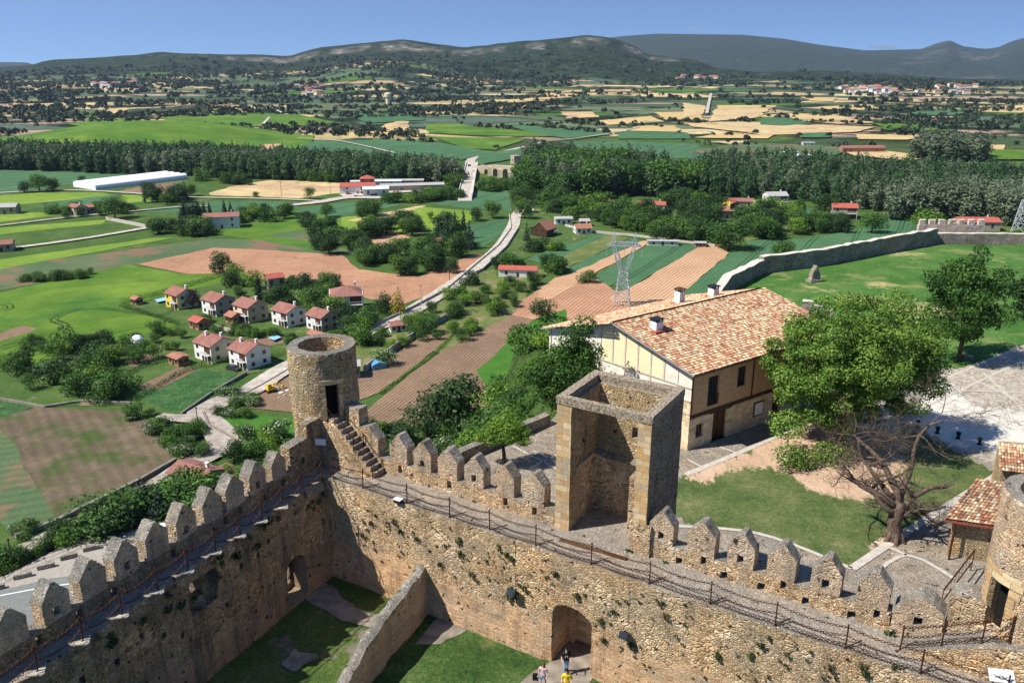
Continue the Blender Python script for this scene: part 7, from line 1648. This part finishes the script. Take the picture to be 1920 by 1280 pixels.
OPEN=[[(-60,262),(420,255),(590,255),(700,262),(925,284),(900,312),(540,306),(-60,296)],[(797,232),(1040,252),(985,266),(795,258)],[(935,233),(1145,255),(1060,262),(1000,250)],[(1045,266),(1310,270),(1345,320),(1290,324),(1000,300)],[(1150,246),(1300,262),(1160,264)],
[(712,240),(742,228),(768,229),(766,247)],[(1300,284),(1600,282),(1745,298),(1540,310),(1340,310)],[(1118,228),(1220,219),(1245,230),(1140,236)],[(1285,232),(1500,236),(1640,240),(1600,252),(1300,246)],[(1200,238),(1276,249),(1165,247)],[(1600,253),(1730,257),(1700,264),(1610,263)],[(1230,212),(1325,200),(1325,226),(1245,226)],[(1335,206),(1440,206),(1420,222),(1330,230)],[(1050,211),(1112,211),(1122,221),(1065,224)],[(1845,274),(1960,276),(1960,302),(1855,302)],[(1428,220),(1522,234),(1425,236)],[(1500,216),(1640,232),(1500,228)],[(1318,222),(1345,222),(1345,174),(1322,174)],[(300,222),(560,216),(640,232),(340,236)],[(700,120),(850,120),(860,150),(640,150)]]
scrub('far_trees','countless dark holm oaks and hedges scattered over the far plain',15000,820,3600,5,[(-.6,-.9),(-.3,-.2),(0,.1),(.2,.5),(.35,.4),(.6,-.5)],(3.8,7.5))
scrub('hill_trees','scattered trees climbing the lower slopes of the hills',7000,2600,3300,8,[(-.6,0),(.6,0)],(3,5),nq=8)
# tractor tracks in the green crop
for q in ([(345,552),(300,590),(175,578),(120,588),(98,602),(122,610),(110,622),(60,634),(0,648)],[(70,640),(130,650),(170,646),(220,622),(290,610),(302,606),(298,602)],[(0,585),(18,578),(12,572),(0,574)],[(0,680),(22,676),(28,670),(0,668)],[(0,655),(60,636)]):
    for dd in (-.9,.9):
        w_=unproj(q); w2=[]
        for i,pp_ in enumerate(w_):
            t_=(w_[min(i+1,len(w_)-1)]-w_[max(i-1,0)]).normalized(); w2.append(pp_+Vector((-t_.y,t_.x,0))*dd)
        ribbon('wheel_track',w2,.42,M['tracks'],base=.62,world=True,jit=.05)

# ================================================================ SMALL VALLEY THINGS
def hedge(px,h,w,label,mat='lf_dark',z=0):
    pts=densify([P(u,v,z) for u,v in px],1.0,0,closed=False); cl=[(q.x,q.y,z+h*.5,w,w,h*.6) for q in pts]
    V,F_,t_=tree_mesh(cl,min(9000,len(cl)*55),.16,len(cl)); o=link('hedge',leaf_me('hedge',(V,F_,t_),M[mat])); tag(o,label,'hedge')
hedge([(385,690),(440,672),(455,678)],1.5,.7,'clipped green hedge in front of the lower village pair','lf_light'); hedge([(460,694),(535,662)],1.6,.8,'clipped hedge along the village street, right of the garage gate','lf_light')
hedge([(228,576),(300,598),(335,610)],1.6,1.0,'dark hedge between the tractor-marked green crop and the gardens'); hedge([(230,570),(330,545),(420,516)],1.8,.9,'long dark hedge behind the yellow village house')
hedge([(690,612),(755,583)],1.5,.7,'clipped hedge on the roadside in front of the villa garden','lf_mid'); hedge([(715,738),(760,705),(815,665),(850,628),(880,612)],.9,.7,'green grassy bank dividing the two ploughed fields below the road','lf_light')
hedge([(205,722),(265,690),(330,672)],1.6,.6,'straight dark hedge beside the long vegetable plot'); hedge([(255,752),(330,706),(382,685)],1.4,.6,'dark hedge along the top of the tall grass field')
M['palew']=plain('pale garden wall',(.55,.50,.42),(.42,.38,.31),1.5)
WL=wall_line
WL('garden_wall',[(683,700),(745,655),(812,612),(838,600)],.4,2.2,M['greyw'],'long dark concrete wall between the orchard and the ploughed field')
WL('garden_wall',[(340,780),(400,738),(462,702)],.4,.9,[M['drystone'],M['cap']],'stone wall along the lane beside the tall grass field')
WL('garden_wall',[(245,758),(150,755),(85,765),(0,750)],.5,.7,[M['drystone'],M['cap']],'pale low wall above the stubble field')
WL('garden_wall',[(30,1010),(110,980),(190,940),(262,905),(330,866)],.7,1.0,[M['drystone'],M['cap']],'dry-stone wall between the stubble field and the lane')
WL('garden_wall',[(382,778),(392,800),(440,828),(470,838)],.5,.9,[M['drystone'],M['cap']],'curved stone wall at the fork of the lane round the village lawn')
WL('garden_wall',[(455,745),(500,720),(545,693)],.4,.8,[M['drystone'],M['cap']],'stone wall along the lane opposite the tall grass field')
WL('garden_wall',[(200,412),(275,427)],.6,1.6,M['palew'],'pale field wall slanting down to the straight road at the left')
WL('garden_wall',[(700,615),(760,588),(835,548)],.35,1.4,M['greyw'],'shaded wall on the far side of the pale road below the ploughed field')
WL('garden_wall',[(835,547),(890,500),(935,462),(958,430),(955,405)],.35,1.2,M['palew'],'roadside wall climbing beside the ploughed field to the junction')
WL('garden_wall',[(890,515),(905,508),(950,465),(972,430)],.35,1.2,M['greyw'],'low wall on the garden side of the curving pale road')
WL('garden_wall',[(645,650),(700,624),(745,604)],.35,1.0,M['palew'],'low wall between the village street and the orchard')
WL('garden_wall',[(372,606),(430,622),(440,628)],.3,1.2,M['palew'],'white garden wall below the third village house')
WL('garden_wall',[(1060,425),(1110,437),(1180,443),(1290,457),(1340,463)],.35,1.3,M['palew'],'pale broken wall along the top of the striped fields')
WL('garden_wall',[(430,524),(452,531),(470,536)],.25,1.1,M['palew'],'white wall between the ploughed field and the village garden')
# swimming pool and lawn
WP=plain('pool water',(.25,.50,.62),(.3,.55,.65),1,.1); 
S('swimming_pool',[(290,566),(312,561),(318,566),(296,571)],WP,step=50,jit=0); S('swimming_pool',[(503,638),(518,632),(528,637),(514,643)],WP,step=50,jit=0)
# cars
def car(u,v,rz,label,col,z=0,s=1.0):
    p=P(u,v,z); r=empty('parked_car',(p.x,p.y,z),R(rz),label,'car'); bm=bmesh.new()
    profile(bm,[(-2.1,.25),(2.1,.25),(2.15,.7),(1.3,.9),(-2.0,.95),(-2.15,.6)],-.85,.85); bmesh.ops.bevel(bm,geom=bm.edges[:],offset=.08,segments=2); part('body',bm,[col],r)
    bm=bmesh.new(); profile(bm,[(-1.9,.93),(1.2,.9),(.55,1.42),(-1.5,1.45)],-.74,.74); part('cabin_glass',bm,[M['glass']],r)
    bm=bmesh.new(); box(bm,-1.45,.5,-.72,.72,1.43,1.49); part('car_roof',bm,[col],r)
    for x in (-1.35,1.35):
        for y in (-.8,.8):
            bm=bmesh.new(); tube(bm,[(x,y-.1,.32),(x,y+.1,.32)],.32,12); part('wheel',bm,[M['black']],r)
carw=plain('white car paint',(.75,.75,.75),(.7,.7,.7),1,.3,0,0,.5); carb=plain('dark car paint',(.03,.035,.045),(.025,.03,.04),1,.3,0,0,.5); carr=plain('red car paint',(.4,.03,.02),(.35,.03,.02),1,.3,0,0,.5)
car(438,694,-30,'dark car behind the garage gate of the lower village pair',carb); car(20,466,12,'dark car on the straight road at the left edge',carb,s=1)
car(655,366,20,'red car in the yard of the roadside inn',carr); car(668,370,40,'white car nearest the pale yard of the roadside inn',carw); car(700,368,10,'dark car in the yard of the roadside inn',carb)
car(880,312,80,'dark car driving over the far end of the road bridge',carb,6.02)
car(318,995,20,'white car glimpsed between two left merlons',carw,.65)
# tarpaulin, dome, digger
bm=bmesh.new(); profile(bm,[(-2,0),(2,0),(2,1.6),(0,2.2),(-2,1.6)],-1.6,1.6); p=P(708,690); o=part('tarpaulin_tent',bm,[plain('blue tarpaulin',(.12,.30,.45),(.10,.25,.4),3,.4)],None,Matrix.Translation(p)@Matrix.Rotation(R(30),4,'Z')); tag(o,'blue tarpaulin shelter beside the grey shed near the round tower','tent')
bm=bmesh.new(); bmesh.ops.create_icosphere(bm,subdivisions=2,radius=2.0); p=P(258,645); o=part('garden_dome',bm,[M['plastic']],None,Matrix.Translation(p+Vector((0,0,.9)))); tag(o,'white plastic dome tent at the edge of the green crop','tent')
ym=plain('yellow machine paint',(.70,.45,.03),(.6,.38,.03),4,.5); p=P(508,735)
r=empty('excavator',p,R(40),'small yellow excavator on the building plot left of the round tower','digger')
bm=bmesh.new(); box(bm,-1,1,-.8,.8,.7,1.5); box(bm,-.9,.1,-.7,.1,1.5,2.4); part('cab',bm,[ym],r); bm=bmesh.new(); tube(bm,[(.9,0,1.2),(2.3,0,2.7),(3.3,0,1.2)],[.18,.14,.1],6); box(bm,3.0,3.6,-.35,.35,.7,1.2); part('arm',bm,[ym],r)
for y in (-.75,.75):
    bm=bmesh.new(); box(bm,-1.3,1.3,y-.22,y+.22,0,.65); part('track',bm,[M['black']],r)
for i,(u,v,s) in enumerate(((528,738,.9),(535,742,.7),(540,733,.8),(523,746,.5),(546,741,.6),(520,732,1.1))): rock(u,v,s,'pale boulder in the rubble heap on the building plot left of the round tower',0,'palew'); 
for o in COL.objects:
    if o.get('label','').startswith('pale boulder'): o['group']='boulders on the building plot'
# car park benches, railing, marking posts
bb=bmesh.new(); box(bb,-1.3,1.3,-.3,.3,0,.75); slice_grid(bb,.4); rough(bb,.02,2,.01,5); blk=mesh(bb,'stone_bench'); blk.materials.append(M['drystone'])
for i,(u,v) in enumerate(((-8,1105),(43,1082),(87,1064),(130,1046),(172,1030),(215,1022),(256,1016))):
    o=link('stone_bench',blk,None,None,Matrix.Translation(P(u,v,.6))@Matrix.Rotation(R(27 if i<5 else 5),4,'Z')); tag(o,'stone block bench in the row along the car park railing','bench','stone block benches by the car park')
r=empty('railing',label='dark metal railing on the outer edge of the lower car park',cat='railing'); pts=[P(u,v,.6) for u,v in ((-20,1105),(40,1070),(85,1052),(128,1035),(178,1014),(260,1005),(300,1000))]
bm=bmesh.new(); tube(bm,[q+Vector((0,0,1.1)) for q in pts],.05,5); tube(bm,[q+Vector((0,0,.5)) for q in pts],.03,5)
for q in densify(pts,2.5,0,closed=False): tube(bm,[q,q+Vector((0,0,1.1))],.04,5)
part('rail',bm,[M['black']],r)
for i,(u,v) in enumerate(((165,1058),(174,1064))):
    r=empty('wooden_bench',P(u,v,.6),R(15),['wooden slat bench on the car park, further from the wall','wooden slat bench on the car park, nearer the wall'][i],'bench'); bm=bmesh.new(); box(bm,-1.4,1.4,-.22,.22,.42,.48); part('seat',bm,[M['brownwood']],r)
    for x in (-1.1,1.1): bm=bmesh.new(); box(bm,x-.06,x+.06,-.2,.2,0,.42); part('leg',bm,[M['black']],r)
# small clouds low over the mountains
cm=bpy.data.materials.new('cloud'); cm.use_nodes=True; n_=cm.node_tree; n_.nodes.clear(); co_=n_.nodes.new('ShaderNodeOutputMaterial'); cv=n_.nodes.new('ShaderNodeVolumePrincipled'); cv.inputs['Color'].default_value=(.55,.62,.75,1); cv.inputs['Density'].default_value=.0035; n_.links.new(cv.outputs[0],co_.inputs['Volume'])
def cloud(u,v,w,h,D,label,seed):
    x=(u-960)/FPX; y=-(v-640)/FPX; dx,dy,dz=x,CP+SP*y,-SP+CP*y; t=D; c=Vector((dx*t,dy*t,HC+dz*t)); bm=bmesh.new(); bmesh.ops.create_icosphere(bm,subdivisions=4,radius=1,matrix=Matrix.Diagonal((w,w*.5,h,1)))
    for v_ in bm.verts: v_.co+=noise.noise_vector(v_.co*(2.2/w)+Vector((seed,0,0)))*h*.9+noise.noise_vector(v_.co*(7/w))*h*.3
    tag(link('cloud',mesh(bm,'cloud',True,False),cm,None,Matrix.Translation(c)),label,'cloud')
cloud(1308,55,170,28,14000,'small flat grey-blue cloud above the long dark mountain',1)
cloud(1655,88,330,45,17000,'faint blue cloud bank resting behind the right end of the long mountain',2)
# haze
HZ=3.4e-5
hm=bpy.data.materials.new('haze'); hm.use_nodes=True; n_=hm.node_tree; n_.nodes.clear(); ho=n_.nodes.new('ShaderNodeOutputMaterial'); hv=n_.nodes.new('ShaderNodeVolumePrincipled')
hv.inputs['Color'].default_value=(.55,.68,.95,1); hv.inputs['Density'].default_value=HZ; hv.inputs['Anisotropy'].default_value=.2; n_.links.new(hv.outputs[0],ho.inputs['Volume'])
bm=bmesh.new(); box(bm,-16000,16000,-400,12500,-60,1000); tag(link('haze',mesh(bm,'haze',uv=False),hm),'thin blue haze of the far valley','haze',kind='stuff')
